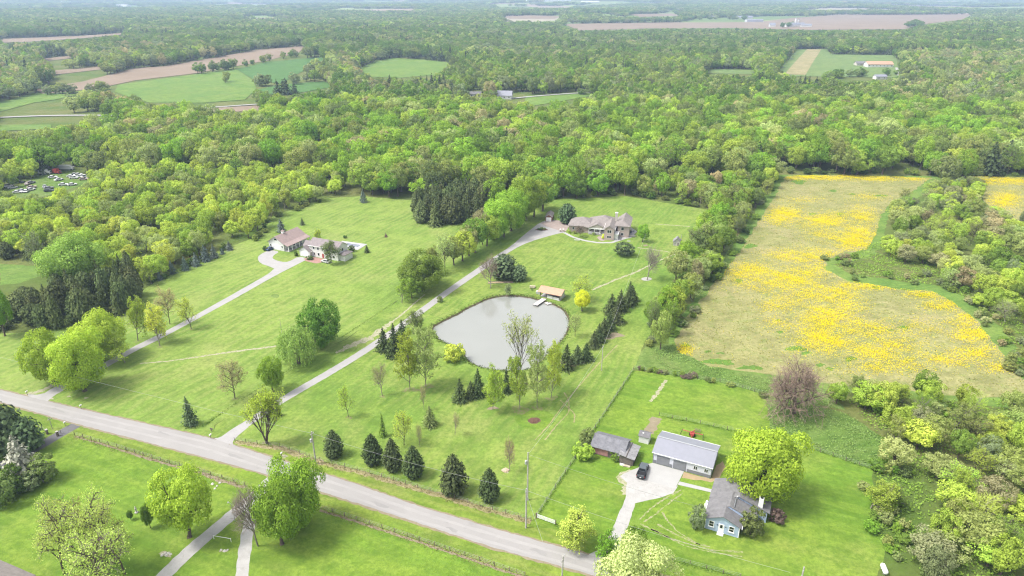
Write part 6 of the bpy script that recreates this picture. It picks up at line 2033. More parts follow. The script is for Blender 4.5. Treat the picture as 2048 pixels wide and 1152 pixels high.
# planting island on the forecourt
isl = thing('flower_island', 'low kidney-shaped planting island on the paved forecourt', 'planter', at(1083, 460), R(-5))
ring = [(3.2 * math.cos(t) * (1 + 0.15 * math.sin(2 * t)), 1.5 * math.sin(t), 0.18) for t in np.linspace(0, 2 * PI, 18, endpoint=False)]
MB().slab(ring, 0.2).build('curb', M['ring_stone'], isl)
MB().slab([(x * 0.9, y * 0.85, 0.24) for x, y, z in ring], 0.1).build('soil_bed', M['mulch'], isl)
for i, (x, y) in enumerate(((1078, 460), (1084, 458.5), (1089, 459.5), (1082, 461))):
    p = at(x, y)
    put_tree('island_shrub', 'shrub', (p.x, p.y, 0.2), 1.6, 0.8, ['dark', 'mid', 'dull', 'dark'][i], ['outer', 'back', 'inner', 'front'][i] + ' low shrub on the forecourt planting island', 'shrub', 'shrubs of the forecourt island')
for i, (x, y) in enumerate(((1120.5, 463.5), (1126.5, 463.5))):
    b = thing('gate_pillar', ['brick pillar at the walk, farther from the house', 'brick pillar at the walk, nearer the house'][i], 'pillar', at(x, y), R(-14), 'pillars at the front walk')
    MB().box(0, 0, 0.6, 0.6, 0.6, 1.2).build('shaft', M['brick'], b)
    MB().box(0, 0, 1.27, 0.75, 0.75, 0.14).build('cap', M['white_trim'], b)

# brown garden shed
gs = thing('garden_shed', 'brown garden shed with white overhead door at the forecourt end', 'shed', at(1091, 442.5), R(-10))
gable(gs, 0, 3.2, 0, 7.5, 0, 2.3, 3.3, 'y', M['brown_siding'], M['brown_shingle'], 0.25, 0.25, 0.1)
opening(gs, 'overhead_door', 'door_leaf', '-y', 0, 1.6, 1.05, 2.5, 2.0, M['white_trim'], M['white_door'], 0.1, 0.05)
opening(gs, 'window', 'pane', '+x', 3.2, 3.5, 1.5, 0.8, 0.7, M['white_trim'], M['glass'], 0.08, 0.05)

# play house beside the hedgerow
ph = thing('play_house', 'small grey wooden play house with steep roof beside the hedgerow', 'play house', at(1346, 491), R(-16))
gable(ph, 0, 3.0, 0, 3.2, 0, 2.0, 3.5, 'y', M['deck_wood'], M['silver_roof'], 0.3, 0.35, 0.08)
opening(ph, 'window', 'pane', '-y', 0, 0.8, 1.2, 0.6, 0.7, M['white_trim'], M['glass'], 0.08, 0.05)
opening(ph, 'door', 'door_leaf', '-y', 0, 2.1, 0.9, 0.8, 1.7, M['white_trim'], M['old_wood'], 0.08, 0.05)
MB().tube((3.3, 0.2, 0), (3.3, 0.2, 5.2), 0.09).build('flag_pole', M['pole_wood'], ph)

# ------------------------------------------------------------------ pavilion, dock, raft
pv = thing('pavilion', 'open screened pavilion with rust-orange roof on the pond bank', 'pavilion', at(1080.5, 594.5), R(-27))
MB().span(-0.3, 8.0, -0.3, 5.3, 0, 0.22).build('floor_slab', M['concrete'], pv)
for x in (0.1, 2.6, 5.1, 7.6):
    for y in (0.1, 4.9):
        MB().box(x, y, 1.36, 0.16, 0.16, 2.3).build('post', M['post_wood'], pv)
for k, s in enumerate((0, 1)):
    e = -0.6 if s == 0 else 5.6
    pts = [(-0.9, e, 2.42), (8.6, e, 2.42), (8.6, 2.5, 3.75), (-0.9, 2.5, 3.75)]
    MB().slab(pts if s == 0 else pts[::-1], 0.12).build('roof', M['rust_roof'], pv)
MB().add([(7.7, 0.1, 2.5), (7.7, 4.9, 2.5), (7.7, 2.5, 3.6), (7.62, 0.1, 2.5), (7.62, 4.9, 2.5), (7.62, 2.5, 3.6)], [(0, 1, 2), (5, 4, 3), (0, 3, 4, 1), (1, 4, 5, 2), (2, 5, 3, 0)]).build('gable_panel', M['old_wood'], pv)
for x0, x1 in ((2.72, 5.0), (5.2, 7.5)):
    MB().span(x0, x1, 0.08, 0.12, 0.24, 1.15).build('half_wall', M['white_siding'], pv)
MB().span(7.6, 7.68, 2.6, 4.8, 0.24, 2.4).build('end_wall', M['white_siding'], pv)
MB().span(7.6, 7.68, 0.2, 2.5, 0.24, 1.2).build('end_wall', M['white_siding'], pv)
MB().span(2.7, 7.5, 4.86, 4.94, 0.24, 2.4).build('back_wall', M['white_siding'], pv)
MB().box(3.85, 0.1, 1.2, 2.3, 0.1, 0.08).build('rail', M['white_trim'], pv)
for i, (x, y, w, d, l) in enumerate(((1076.5, 588, 1.6, 0.8, 'grey grill counter beside the pavilion'),)):
    g = thing('grill', l, 'grill', at(x, y), R(-27))
    MB().box(0, 0, 0.5, w, d, 0.9).build('cabinet', M['galv'], g)
    MB().lathe([(0.02, -0.7), (0.38, -0.65), (0.4, 0.65), (0.02, 0.7)], 10, (0, 0, 1.0), 'x').build('lid', M['galv'], g)
sb = thing('picnic_table', 'pale picnic table on the grass uphill of the pavilion', 'table', at(1065, 575.5), R(-5))
MB().box(0, 0, 0.75, 2.2, 0.85, 0.06).build('table_top', M['pale_wood'], sb)
for s in (-1, 1):
    MB().box(0, s * 0.75, 0.45, 2.2, 0.3, 0.05).build('bench', M['pale_wood'], sb)
    MB().box(s * 0.8, 0, 0.37, 0.1, 1.5, 0.74).build('leg_frame', M['post_wood'], sb)
tb = thing('garden_stool', 'small dark stool on the grass below the picnic table', 'stool', at(1064, 581))
MB().lathe([(0.3, 0.4), (0.32, 0.45)], 10).build('seat', M['black_plastic'], tb)
for a in (30, 150, 270):
    MB().tube((0.2 * math.cos(R(a)), 0.2 * math.sin(R(a)), 0), (0.12 * math.cos(R(a)), 0.12 * math.sin(R(a)), 0.4), 0.03).build('leg', M['black_plastic'], tb)

a0, a1 = at(1070, 613), at(1089, 600)
dk = thing('dock', 'pale plank dock running from the bank out over the pond', 'dock', a0, math.atan2(a1.y - a0.y, a1.x - a0.x))
DL = (a1 - a0).length
n = 14
for k in range(n):
    MB().box((k + 0.5) * DL / n, 0, 0.62, DL / n - 0.03, 1.9, 0.07).build('plank', M['deck_wood'], dk)
for s in (-0.85, 0.85):
    MB().box(DL / 2, s, 0.5, DL, 0.1, 0.16).build('stringer', M['post_wood'], dk)
    for x in (0.2, DL * 0.45, DL * 0.8):
        MB().tube((x, s, 0.0), (x, s, 0.56), 0.07).build('pile', M['post_wood'], dk)
rf = thing('raft', 'small square pale raft beside the dock', 'raft', at(1097, 607.5), R(35))
for k in range(6):
    MB().box(-1.05 + k * 0.42, 0, 0.32, 0.40, 2.0, 0.06).build('plank', M['deck_wood'], rf)
MB().box(0, 0, 0.17, 2.4, 1.8, 0.24).build('float', M['post_wood'], rf)

# ------------------------------------------------------------------ white barn and white house
wb = thing('white_barn', 'white barn garage with pinkish roof and a long side porch', 'barn', at(539, 497), R(-24.5))
MB().add([(0, 0, 0), (8.4, 0, 0), (8.4, 0, 3.5), (4.2, 0, 6.2), (0, 0, 3.5), (0, 14, 0), (8.4, 14, 0), (8.4, 14, 3.5), (4.2, 14, 6.2), (0, 14, 3.5)],
         [(0, 1, 2, 3, 4), (9, 8, 7, 6, 5), (1, 6, 7, 2), (5, 0, 4, 9)]).build('wall', M['white_siding'], wb)
MB().slab([(-0.5, -0.5, 3.32), (4.2, -0.5, 6.36), (4.2, 14.5, 6.36), (-0.5, 14.5, 3.32)][::-1], 0.14).build('roof', M['pink_shingle'], wb)
MB().slab([(4.2, -0.5, 6.36), (8.6, -0.5, 3.55), (8.6, 14.5, 3.55), (4.2, 14.5, 6.36)][::-1], 0.14).build('roof', M['pink_shingle'], wb)
MB().slab([(8.58, -0.5, 3.52), (11.2, -0.5, 2.75), (11.2, 14.5, 2.75), (8.58, 14.5, 3.52)][::-1], 0.12).build('porch_roof', M['pink_shingle'], wb)
MB().span(8.45, 11.0, 0, 14.2, 0, 0.2).build('porch_floor', M['concrete'], wb)
for k in range(7):
    MB().box(10.9, 0.1 + k * 2.33, 1.4, 0.24, 0.24, 2.4).build('porch_post', M['white_trim'], wb)
MB().box(10.9, 7.1, 2.65, 0.2, 14.4, 0.22).build('porch_beam', M['white_trim'], wb)
opening(wb, 'overhead_door', 'door_leaf', '-y', 0, 4.2, 1.25, 4.9, 2.4, M['white_trim'], M['white_door'], 0.14, 0.06)
for a in (1.1, 7.5):
    opening(wb, 'window', 'pane', '-y', 0, a, 1.9, 0.7, 1.1, M['white_trim'], M['glass'], 0.08, 0.06)
hw = MB().slab([(4.2 + 0.8 * math.cos(t), -0.08, 4.7 + 0.55 * math.sin(t)) for t in np.linspace(0, PI, 9)], 0.0)
fan = MB()
fan.add([(4.2 + 0.8 * math.cos(t), y, 4.5 + 0.8 * math.sin(t)) for y in (-0.07, 0.02) for t in np.linspace(0, PI, 9)], [tuple(range(9)), tuple(range(17, 8, -1))] + [(i, i + 9, i + 10, i + 1) for i in range(8)])
fan.build('fanlight', M['glass'], wb)
for a in (3.0, 6.5, 10.0):
    opening(wb, 'window', 'pane', '+x', 8.4, a, 1.5, 1.4, 1.6, M['white_trim'], M['glass'], 0.1, 0.06)
cu = MB().box(4.2, 5.0, 6.7, 1.0, 1.0, 1.0).build('cupola', M['white_trim'], wb)
hip(wb, 3.7, 4.7, 4.5, 5.5, 7.25, 7.9, M['pink_shingle'], 0.2, 0.06, name='cupola_roof')

wh = thing('white_house', 'two-storey white house with dark roof and front garage gable', 'house', at(600, 511.5), R(-24))
gable(wh, 0, 5.4, 0, 6.0, 0, 2.7, 4.6, 'y', M['white_siding'], M['plum_shingle'], 0.4, 0.4, 0.12, trim=M['white_trim'])
opening(wh, 'overhead_door', 'door_leaf', '-y', 0, 2.6, 1.2, 4.0, 2.3, M['white_trim'], M['white_door'], 0.12, 0.05)
gable(wh, 4.2, 19.0, 1.6, 8.6, 0, 5.2, 7.3, 'x', M['white_siding'], M['plum_shingle'], 0.45, 0.35, 0.14, trim=M['white_trim'])
gable(wh, -2.2, 4.18, 5.5, 9.2, 0, 2.75, 4.4, 'x', M['white_siding'], M['plum_shingle'], 0.35, 0.2, 0.12)
for z in (1.5, 4.1):
    for a in (6.6, 8.9, 11.2, 14.0, 16.8):
        if z < 2 and a == 11.2: continue
        opening(wh, 'window', 'pane', '-y', 1.6, a, z, 0.95, 1.3, M['white_trim'], M['glass'], 0.1, 0.06)
    opening(wh, 'window', 'pane', '+x', 19.0, 5.0, z, 1.2, 1.4, M['white_trim'], M['glass'], 0.1, 0.06)
opening(wh, 'door', 'door_leaf', '-y', 1.6, 11.2, 1.15, 1.1, 2.2, M['white_trim'], M['red_paint'], 0.1, 0.06)
MB().span(19.02, 22.0, 2.4, 7.6, 0, 2.7).build('sun_room', M['white_siding'], wh)
hip(wh, 19.1, 22.0, 2.4, 7.6, 2.75, 3.7, M['plum_shingle'], 0.3)
pl = thing('swimming_pool', 'in-ground swimming pool with pale concrete deck behind the white house', 'pool', at(700, 491), R(-20))
MB().box(0, 0, 0.05, 13, 8, 0.1).build('deck', M['concrete'], pl)
MB().box(1.0, 0.6, 0.106, 7.6, 3.6, 0.012).build('water', M['pool_water'], pl)
for s in (-1, 1):
    MB().box(1.0, 0.6 + s * 1.95, 0.14, 8.2, 0.3, 0.1).build('coping', M['white_trim'], pl)
    MB().box(1.0 + s * 3.95, 0.6, 0.14, 0.3, 3.6, 0.1).build('coping', M['white_trim'], pl)

# ------------------------------------------------------------------ corner roof at the lower edge
_rp = at(72, 1150, 2.95); _a = R(-22)
cr = thing('near_house', 'brown house roof cut off by the lower edge beside the grove', 'house', (_rp.x - 12.4 * math.cos(_a) + 9.5 * math.sin(_a), _rp.y - 12.4 * math.sin(_a) - 9.5 * math.cos(_a), 0), _a)
gable(cr, 0, 12, 0, 9, 0, 3.0, 5.6, 'x', M['white_siding'], M['brown_shingle'], 0.5, 0.4, 0.15)
opening(cr, 'window', 'pane', '-y', 0, 3, 1.6, 1.2, 1.3, M['white_trim'], M['glass'], 0.1, 0.06)

# ------------------------------------------------------------------ far farms
def far_barn(px, py, L, W, e, rdg, ang, wall, roof, label, name='farm_building', cat='building', wins=0):
    p = at(px, py)
    t = thing(name, label, cat, (p.x, p.y, float(T(p.x, p.y)) + 0.3), R(ang))
    gable(t, -L / 2, L / 2, -W / 2, W / 2, -1.0, e, rdg, 'x', M[wall], M[roof], 0.5, 0.5, 0.3)
    for k in range(wins):
        opening(t, 'window', 'pane', '-y', -W / 2, -L / 2 + (k + 0.5) * L / wins, e * 0.5, 1.6, 1.6, M['white_trim'], M['glass'], 0.2, 0.1)
    return t
far_barn(1010, 197, 15, 11, 3.5, 7.5, -8, 'white_siding', 'metal_roof', 'far barn with grey roof beyond the big wood', 'far_barn', 'barn', 3)
far_barn(951, 194, 12, 7, 3.2, 5.2, 0, 'white_siding', 'grey_shingle', 'far white cottage left of the grey-roofed barn', 'far_house', 'house', 3)
far_barn(713, 190, 9, 7, 3, 5.5, 20, 'white_siding', 'grey_shingle', 'far white house half hidden in the trees', 'far_house', 'house', 2)
far_barn(1756, 134, 36, 14, 4.0, 7.5, -3, 'white_siding', 'rust_roof', 'long far barn with rust-red roof in the right clearing', 'far_barn', 'barn', 7)
far_barn(1721, 131, 16, 11, 3.0, 5.5, -3, 'cream_siding', 'grey_shingle', 'low far house joined before the rust-red barn', 'far_house', 'house', 4)
far_barn(1759, 158, 14, 8, 3.0, 5.0, 5, 'white_siding', 'metal_roof', 'small far white shed below the rust-red barn', 'far_shed', 'shed', 2)
for (x, y, L, W, e, rd, wall, roof, l) in [(1594, 53, 46, 14, 6, 11, 'white_siding', 'metal_roof', 'white farm barn on the brown field, middle of its cluster'), (1612, 54, 30, 12, 5, 9, 'white_siding', 'metal_roof', 'white farm barn on the brown field, outermost of its cluster'),
                                          (1577, 54, 24, 12, 5, 9, 'white_siding', 'grey_shingle', 'grey-roofed farm house on the brown field'), (1544, 54, 18, 12, 6, 12, 'white_siding', 'metal_roof', 'white farm shed apart on the brown field'),
                                          (1508, 44, 66, 16, 6, 9, 'pale_panel', 'metal_roof', 'long pale farm hall behind the brown field'), (1482, 37, 40, 14, 6, 10, 'white_siding', 'metal_roof', 'white farm barn behind the long pale hall'),
                                          (1498, 38, 26, 14, 6, 12, 'white_siding', 'metal_roof', 'white farm house beside the long pale hall'), (1424, 37, 30, 14, 6, 10, 'cream_siding', 'grey_shingle', 'grey far farmstead at the tree line'),
                                          (1440, 28, 50, 16, 6, 10, 'white_siding', 'metal_roof', 'farthest white farm shed of the left group'), (1393, 34, 44, 14, 6, 10, 'white_siding', 'metal_roof', 'white far farm shed at the group edge'),
                                          (1874, 27, 52, 16, 6, 10, 'white_siding', 'metal_roof', 'white far barn at the top of the brown field'), (1898, 27, 26, 14, 6, 10, 'white_siding', 'metal_roof', 'white far shed right of the top barn'),
                                          (1239, 45, 24, 14, 6, 12, 'white_siding', 'metal_roof', 'white far farm house left of the brown field')]:
    far_barn(x, y, L, W, e, rd, (x * 7) % 30 - 15, wall, roof, l)
for i, (x, y, L) in enumerate([(40, 13, 150), (90, 3, 120), (130, 7, 70), (246, 14, 90), (760, 11, 150), (920, 6, 130), (1060, 4, 160), (1110, 3, 260), (1180, 6, 140), (1600, 8, 180), (1580, 10, 100), (6, 6, 60)]):
    far_barn(x, y, L, 50, 10, 14, (i * 17) % 24 - 12, 'white_siding', 'white_trim', 'white warehouse on the hazy horizon plain, ' + ORD[i] + ' of the scatter', 'warehouse', 'warehouse')
mast_p = at(1436, 32)
mast = thing('radio_mast', 'thin lattice radio mast on the skyline above the farms', 'mast', mast_p)
for k in range(3):
    a = 2 * PI * k / 3
    MB().tube((1.4 * math.cos(a), 1.4 * math.sin(a), -2), (0.4 * math.cos(a), 0.4 * math.sin(a), 62), 0.35, 0.25).build('mast_leg', M['galv'], mast)
for k in range(10):
    MB().box(0, 0, 3 + 6 * k, 2.2 - 0.15 * k, 2.2 - 0.15 * k, 0.3).build('brace', M['galv'], mast)
silo_p = at(1592, 48)
for i, dx in enumerate((0, 9)):
    s = thing('silo', ['taller', 'shorter'][i] + ' white silo at the far brown-field farm', 'silo', (silo_p.x + dx, silo_p.y + 5, silo_p.z))
    MB().lathe([(3, -1), (3, 17 - 4 * i)], 12).build('barrel', M['white_siding'], s)
    MB().lathe([(3.1, 17 - 4 * i), (2.2, 19 - 4 * i), (0.3, 20.3 - 4 * i)], 12).build('dome', M['metal_roof'], s)

# ------------------------------------------------------------------ pickup truck
def wheel(parent, x, y, r=0.42, w=0.3):
    t = MB().lathe([(r * 0.6, -w / 2), (r * 0.94, -w / 2), (r, -w * 0.35), (r, w * 0.35), (r * 0.94, w / 2), (r * 0.6, w / 2)], 16, (x, y, r), 'x').build('wheel', M['rubber'], parent)
    MB().lathe([(r * 0.58, -w * 0.4), (r * 0.58, w * 0.4)], 12, (x, y, r), 'x').build('rim', M['galv'], t)
def pickup():
    t = thing('pickup_truck', 'dark grey pickup truck with open black bed parked by the garage', 'pickup', at(1285, 945.5), R(-25 + 4))
    # nose points away along +y; bed towards the camera
    prof = [(-2.75, 0.55), (-2.75, 1.15), (2.75, 1.15), (2.75, 0.6)]
    b = MB()
    b.add([(-0.92, -2.7, 0.5), (0.92, -2.7, 0.5), (0.92, 2.5, 0.5), (-0.92, 2.5, 0.5), (-0.95, -2.72, 1.12), (0.95, -2.72, 1.12), (0.93, 0.9, 1.15), (0.86, 2.55, 1.08), (-0.86, 2.55, 1.08), (-0.93, 0.9, 1.15)],
          [(3, 2, 1, 0), (0, 1, 5, 4), (1, 2, 7, 6, 5), (2, 3, 8, 7), (3, 0, 4, 9, 8), (4, 5, 6, 9), (9, 6, 7, 8)])
    b.build('body', M['truck_grey'], t)
    c = MB()
    c.add([(-0.88, -0.95, 1.12), (0.88, -0.95, 1.12), (0.88, 1.15, 1.14), (-0.88, 1.15, 1.14), (-0.76, -0.8, 1.86), (0.76, -0.8, 1.86), (0.76, 0.6, 1.88), (-0.76, 0.6, 1.88)],
          [(0, 1, 5, 4), (1, 2, 6, 5), (2, 3, 7, 6), (3, 0, 4, 7), (4, 5, 6, 7)])
    cab = c.build('cab', M['truck_grey'], t)
    MB().add([(-0.72, -0.94, 1.24), (0.72, -0.94, 1.24), (0.68, -0.84, 1.76), (-0.68, -0.84, 1.76)], [(0, 1, 2, 3)]).build('rear_window', M['glass'], cab)
    MB().add([(-0.74, 1.10, 1.22), (0.74, 1.10, 1.22), (0.7, 0.66, 1.8), (-0.7, 0.66, 1.8)], [(3, 2, 1, 0)]).build('windscreen', M['glass'], cab)
    for s in (-1, 1):
        for y0, y1 in ((-0.75, 0.05), (0.12, 0.85)):
            MB().add([(s * 0.885, y0, 1.24), (s * 0.885, y1, 1.24), (s * 0.79, y1 - (0.22 if y1 > 0.5 else 0), 1.78), (s * 0.79, y0 + (0.08 if y0 < 0 else 0), 1.78)], [(0, 1, 2, 3)]).build('side_window', M['glass'], cab)
        MB().box(s * 1.05, 0.95, 1.3, 0.2, 0.12, 0.2).build('mirror', M['black_plastic'], cab)
    MB().span(-0.78, 0.78, -2.62, -1.0, 1.08, 1.135).build('bed_floor', M['black_plastic'], t)
    for s in (-1, 1):
        MB().span(s * 0.87 - 0.08, s * 0.87 + 0.08, -2.7, -1.0, 1.1, 1.42).build('bed_side', M['black_plastic'], t)
        MB().box(s * 0.93, -2.74, 0.98, 0.16, 0.06, 0.3).build('tail_light', M['tail_red'], t)
        for y in (-1.75, 1.7):
            MB().box(s * 0.98, y, 0.86, 0.24, 1.15, 0.22).build('wheel_arch', M['black_plastic'], t)
            wheel(t, s * 0.9, y)
    tg = MB().span(-0.8, 0.8, -2.78, -2.70, 0.85, 1.40).build('tailgate', M['truck_grey'], t)
    MB().box(0.0, -2.86, 0.72, 0.36, 0.03, 0.18).build('number_plate', M['white_trim'], tg)
    MB().span(-0.9, 0.9, -2.92, -2.72, 0.5, 0.68).build('bumper', M['black_plastic'], t)
    MB().span(-0.85, 0.85, 2.5, 2.7, 0.5, 0.75).build('bumper', M['black_plastic'], t)
    for s in (-1, 1):
        MB().box(s * 0.68, 2.56, 0.92, 0.26, 0.06, 0.18).build('headlight', M['white_trim'], t)
pickup()

# ------------------------------------------------------------------ red farm implement behind the garage
def implement():
    t = thing('hay_rake', 'rusty red farm implement with spread arms behind the metal garage', 'implement', at(1384, 872), R(-25))
    MB().box(0, 0, 0.75, 1.0, 1.4, 0.5).build('main_frame', M['red_paint'], t)
    MB().tube((0, -0.4, 0.8), (0.2, -1.6, 0.5), 0.1).build('drawbar', M['red_paint'], t)
    MB().tube((-0.4, 0, 1.0), (0.5, 0.6, 1.6), 0.12).build('boom', M['red_paint'], t)
    for s in (-1, 1):
        MB().tube((s * 0.4, 0.2, 0.8), (s * 2.6, 0.4, 0.9), 0.06).build('side_arm', M['red_paint'], t)
        MB().tube((s * 0.4, 0.6, 0.8), (s * 2.6, 0.8, 0.7), 0.05).build('side_arm', M['red_paint'], t)
        MB().tube((s * 2.6, 0.6, 1.1), (s * 2.9, -0.6, 0.05), 0.07).build('tine_bar', M['black_plastic'], t)
        wheel(t, s * 0.65, 0.1, 0.38, 0.22)
    rk = MB().box(0.9, 1.8, 0.55, 1.5, 0.08, 0.08).build('rear_rack', M['post_wood'], t)
    for k in range(5):
        MB().box(0.25 + k * 0.33, 2.4, 0.55, 0.06, 1.3, 0.06).build('rack_bar', M['post_wood'], rk)
    for k in range(3):
        MB().box(0.9, 2.1 + 0.4 * k, 0.6, 1.5, 0.06, 0.05).build('rack_bar', M['post_wood'], rk)
implement()

# ------------------------------------------------------------------ propane tank
pt = thing('propane_tank', 'white horizontal propane tank on the lawn before the scrub', 'tank', at(1767, 1143), R(80))
MB().lathe([(0.02, -1.25), (0.32, -1.2), (0.48, -1.0), (0.5, -0.8), (0.5, 0.8), (0.48, 1.0), (0.32, 1.2), (0.02, 1.25)], 16, (0, 0, 0.75), 'x').build('shell', M['tank_white'], pt, True)
MB().lathe([(0.16, 1.2), (0.18, 1.35), (0.05, 1.42)], 10).build('dome_cap', M['tank_white'], pt)
for s in (-0.7, 0.7):
    MB().box(s, 0, 0.16, 0.14, 0.7, 0.34).build('saddle', M['concrete'], pt)

# ------------------------------------------------------------------ scrap-yard cars, and the parked ones
def make_car():
    b = MB()
    st = [(-2.15, 0.45, 0.75, 0.78), (-2.0, 0.35, 0.88, 0.84), (-1.2, 0.32, 0.95, 0.88), (1.0, 0.32, 0.93, 0.88), (1.9, 0.35, 0.82, 0.84), (2.2, 0.45, 0.68, 0.76)]
    V, F = [], []
    for x, z0, z1, w in st:
        V += [(x, -w, z0), (x, w, z0), (x, w, z1), (x, -w, z1)]
    for i in range(len(st) - 1):
        a = 4 * i
        for k in range(4):
            F.append((a + k, a + (k + 1) % 4, a + 4 + (k + 1) % 4, a + 4 + k))
    F += [(3, 2, 1, 0), (len(V) - 4, len(V) - 3, len(V) - 2, len(V) - 1)]
    b.add(V, F)
    c = MB().add([(-1.6, -0.8, 0.92), (1.0, -0.8, 0.92), (1.0, 0.8, 0.92), (-1.6, 0.8, 0.92), (-1.15, -0.66, 1.38), (0.35, -0.66, 1.4), (0.35, 0.66, 1.4), (-1.15, 0.66, 1.38)], [(0, 1, 5, 4), (1, 2, 6, 5), (2, 3, 7, 6), (3, 0, 4, 7)])
    r = MB().span(-1.12, 0.33, -0.64, 0.64, 1.39, 1.44)
    t = MB().lathe([(0.2, -0.1), (0.31, -0.1), (0.31, 0.1), (0.2, 0.1)], 12, (0, 0, 0), 'y')
    out = []
    for nm, mb in (('body', b), ('cabin_glass', c), ('car_roof', r), ('wheel', t)):
        me = bpy.data.meshes.new(nm)
        me.from_pydata(mb.v, [], mb.f); me.update()
        out.append(me)
    return out
CAR = make_car()
CARM = {}
def car(loc, rz, col, cname, label, group=None, s=1.0):
    t = thing('parked_car' if not group else 'scrap_car', label, 'car', loc, rz, group)
    t.scale = (s, s, s)
    if cname not in CARM: CARM[cname] = plain('car_paint_' + cname, col, 0.4, 0.5, var=0.15)
    for me, mat in ((CAR[0], CARM[cname]), (CAR[1], M['glass']), (CAR[2], CARM[cname])):
        o = bpy.data.objects.new(me.name, me.copy() if me is not CAR[1] else me); C.objects.link(o); o.parent = t
        if not len(o.data.materials): o.data.materials.append(mat)
    for x in (-1.35, 1.4):
        for y in (-0.8, 0.8):
            o = bpy.data.objects.new('wheel', CAR[3]); C.objects.link(o); o.parent = t; o.location = (x, y, 0.31)
            if not len(CAR[3].materials): CAR[3].materials.append(M['rubber'])
SC = {'white': (0.62, 0.62, 0.63), 'silver': (0.38, 0.39, 0.41), 'grey': (0.2, 0.2, 0.21), 'red': (0.30, 0.05, 0.04), 'faded': (0.36, 0.28, 0.26), 'dark': (0.04, 0.045, 0.05), 'blue': (0.12, 0.17, 0.26)}
cars = [(8, 375, 'silver', -10), (18, 373, 'white', 20), (26, 377, 'silver', 35), (56, 369, 'faded', 100), (62, 367, 'grey', 70), (64, 376, 'faded', 40), (36, 386, 'white', 10), (45, 383, 'silver', 70), (53, 384, 'white', 110), (62, 381, 'white', 60), (90, 375, 'silver', 120), (98, 378, 'grey', 40), (98, 383, 'dark', 10),
        (106, 356, 'white', 15), (118, 361, 'white', 60), (127, 371, 'white', 20), (145, 371, 'white', 35), (143, 354, 'white', 0), (150, 351, 'silver', 20), (157, 351, 'white', 45), (163, 354, 'white', 10), (171, 354, 'white', 60), (148, 357, 'white', 5), (168, 360, 'faded', 10), (176, 357, 'silver', 100), (40, 366, 'dark', 5)]
wordn = {}
cnt = {}
for c in cars: cnt[c[2]] = cnt.get(c[2], 0) + 1
for x, y, c, a in sorted(cars):
    wordn[c] = wordn.get(c, 0) + 1
    k = wordn[c]
    side = 'near the frame edge' if x < 70 else ('in the middle of the yard' if x < 130 else 'in the crowded yard corner')
    nth = 'only' if cnt[c] == 1 else (ORD[k - 1] if k <= 12 else 'last')
    car(at(x, y), R(a), SC[c], c, f'{nth} {c} scrapped car from the left, {side}', 'cars in the scrap yard', 1.15)
# vans, a bus and a red machine among them
def box_truck(px, py, rz, L, mat, label):
    t = thing('box_van', label, 'van', at(px, py), R(rz), 'trucks in the scrap yard')
    MB().span(-L / 2, L / 2, -1.1, 1.1, 0.6, 3.0).build('box', M[mat], t)
    MB().span(L / 2, L / 2 + 1.6, -1.0, 1.0, 0.5, 1.9).build('cab', M[mat], t)
    MB().span(L / 2 + 0.9, L / 2 + 1.62, -0.9, 0.9, 1.25, 1.8).build('windscreen', M['glass'], t)
    for x in (-L / 2 + 1, L / 2 + 0.6):
        for y in (-0.95, 0.95):
            MB().lathe([(0.25, -0.15), (0.45, -0.15), (0.45, 0.15), (0.25, 0.15)], 12, (x, y, 0.45), 'y').build('wheel', M['rubber'], t)
box_truck(88, 348.5, 10, 4.8, 'white_trim', 'boxy white van at the top of the scrap yard')
box_truck(131, 339.5, -3, 8.0, 'white_trim', 'long white trailer under the trees behind the scrap yard')
box_truck(113, 347, -20, 3.6, 'red_paint', 'red wrecked truck in the middle of the scrap yard')
car(at(541, 499.5), R(60), (0.03, 0.06, 0.14), 'navy', 'dark blue car parked before the white barn door')
car(at(652, 525), R(150), (0.5, 0.5, 0.5), 'pearl', 'white and dark car parked at the red paved patio')

# ------------------------------------------------------------------ utility poles and wires
def pole(px, py, h, arm, label, transformer=False, r=0.2, guy=False):
    p = at(px, py)
    t = thing('utility_pole', label, 'pole', p, ROT, 'utility poles')
    MB().tube((0, 0, -0.3), (0, 0, h), r, r * 0.65, 9).build('pole_shaft', M['pole_wood'], t)
    if arm:
        MB().box(0, 0.12, h - 0.7, 0.12, 2.0 if arm > 1 else 1.2, 0.12).build('crossarm', M['pole_wood'], t)
        for s in (-0.8, 0, 0.8):
            MB().lathe([(0.05, h - 0.62), (0.07, h - 0.5), (0.03, h - 0.4)], 6, (0, s * (arm / 1.5), 0)).build('insulator', M['galv'], t)
    if transformer:
        MB().lathe([(0.05, h - 3.1), (0.26, h - 3.05), (0.26, h - 2.2), (0.12, h - 2.1)], 10, (-0.4, -0.15, 0)).build('transformer', M['galv'], t)
    return Vector((p.x, p.y, h - 0.5))
hA = height_for(at(632, 928), 863)
hB = height_for(at(1052, 1056), 977)
pA = pole(632, 928, hA, 1.0, 'grey utility pole with transformer beside the roadside evergreens', True)
pB = pole(1052, 1056, hB, 1.0, 'tall pale utility pole at the corner of the metal field gate')
qC = at(1056, 985)
pC = pole(1055, 1000, height_for(at(1055, 1000), 905), 0, 'utility pole standing close behind the gate-corner pole', True)
pD = pole(1203, 741, height_for(at(1203, 741), 691), 0.8, 'lone pole on the main lawn below the diagonal spruces', False, 0.13)
p1 = at(1123, 1190)
pE = pole(1123, 1190, height_for(p1, 1112), 1.6, 'pole with branching arms at the lower edge beside the road')
p2 = at(1590, 1215)
pF = pole(1590, 1215, height_for(p2, 1134), 0.8, 'pole top with white fitting at the lower edge of the lawn')
pG = pole(105, 858, height_for(at(105, 858), 834), 0.6, 'short thin pole in the verge beside the asphalt drive', False, 0.09)
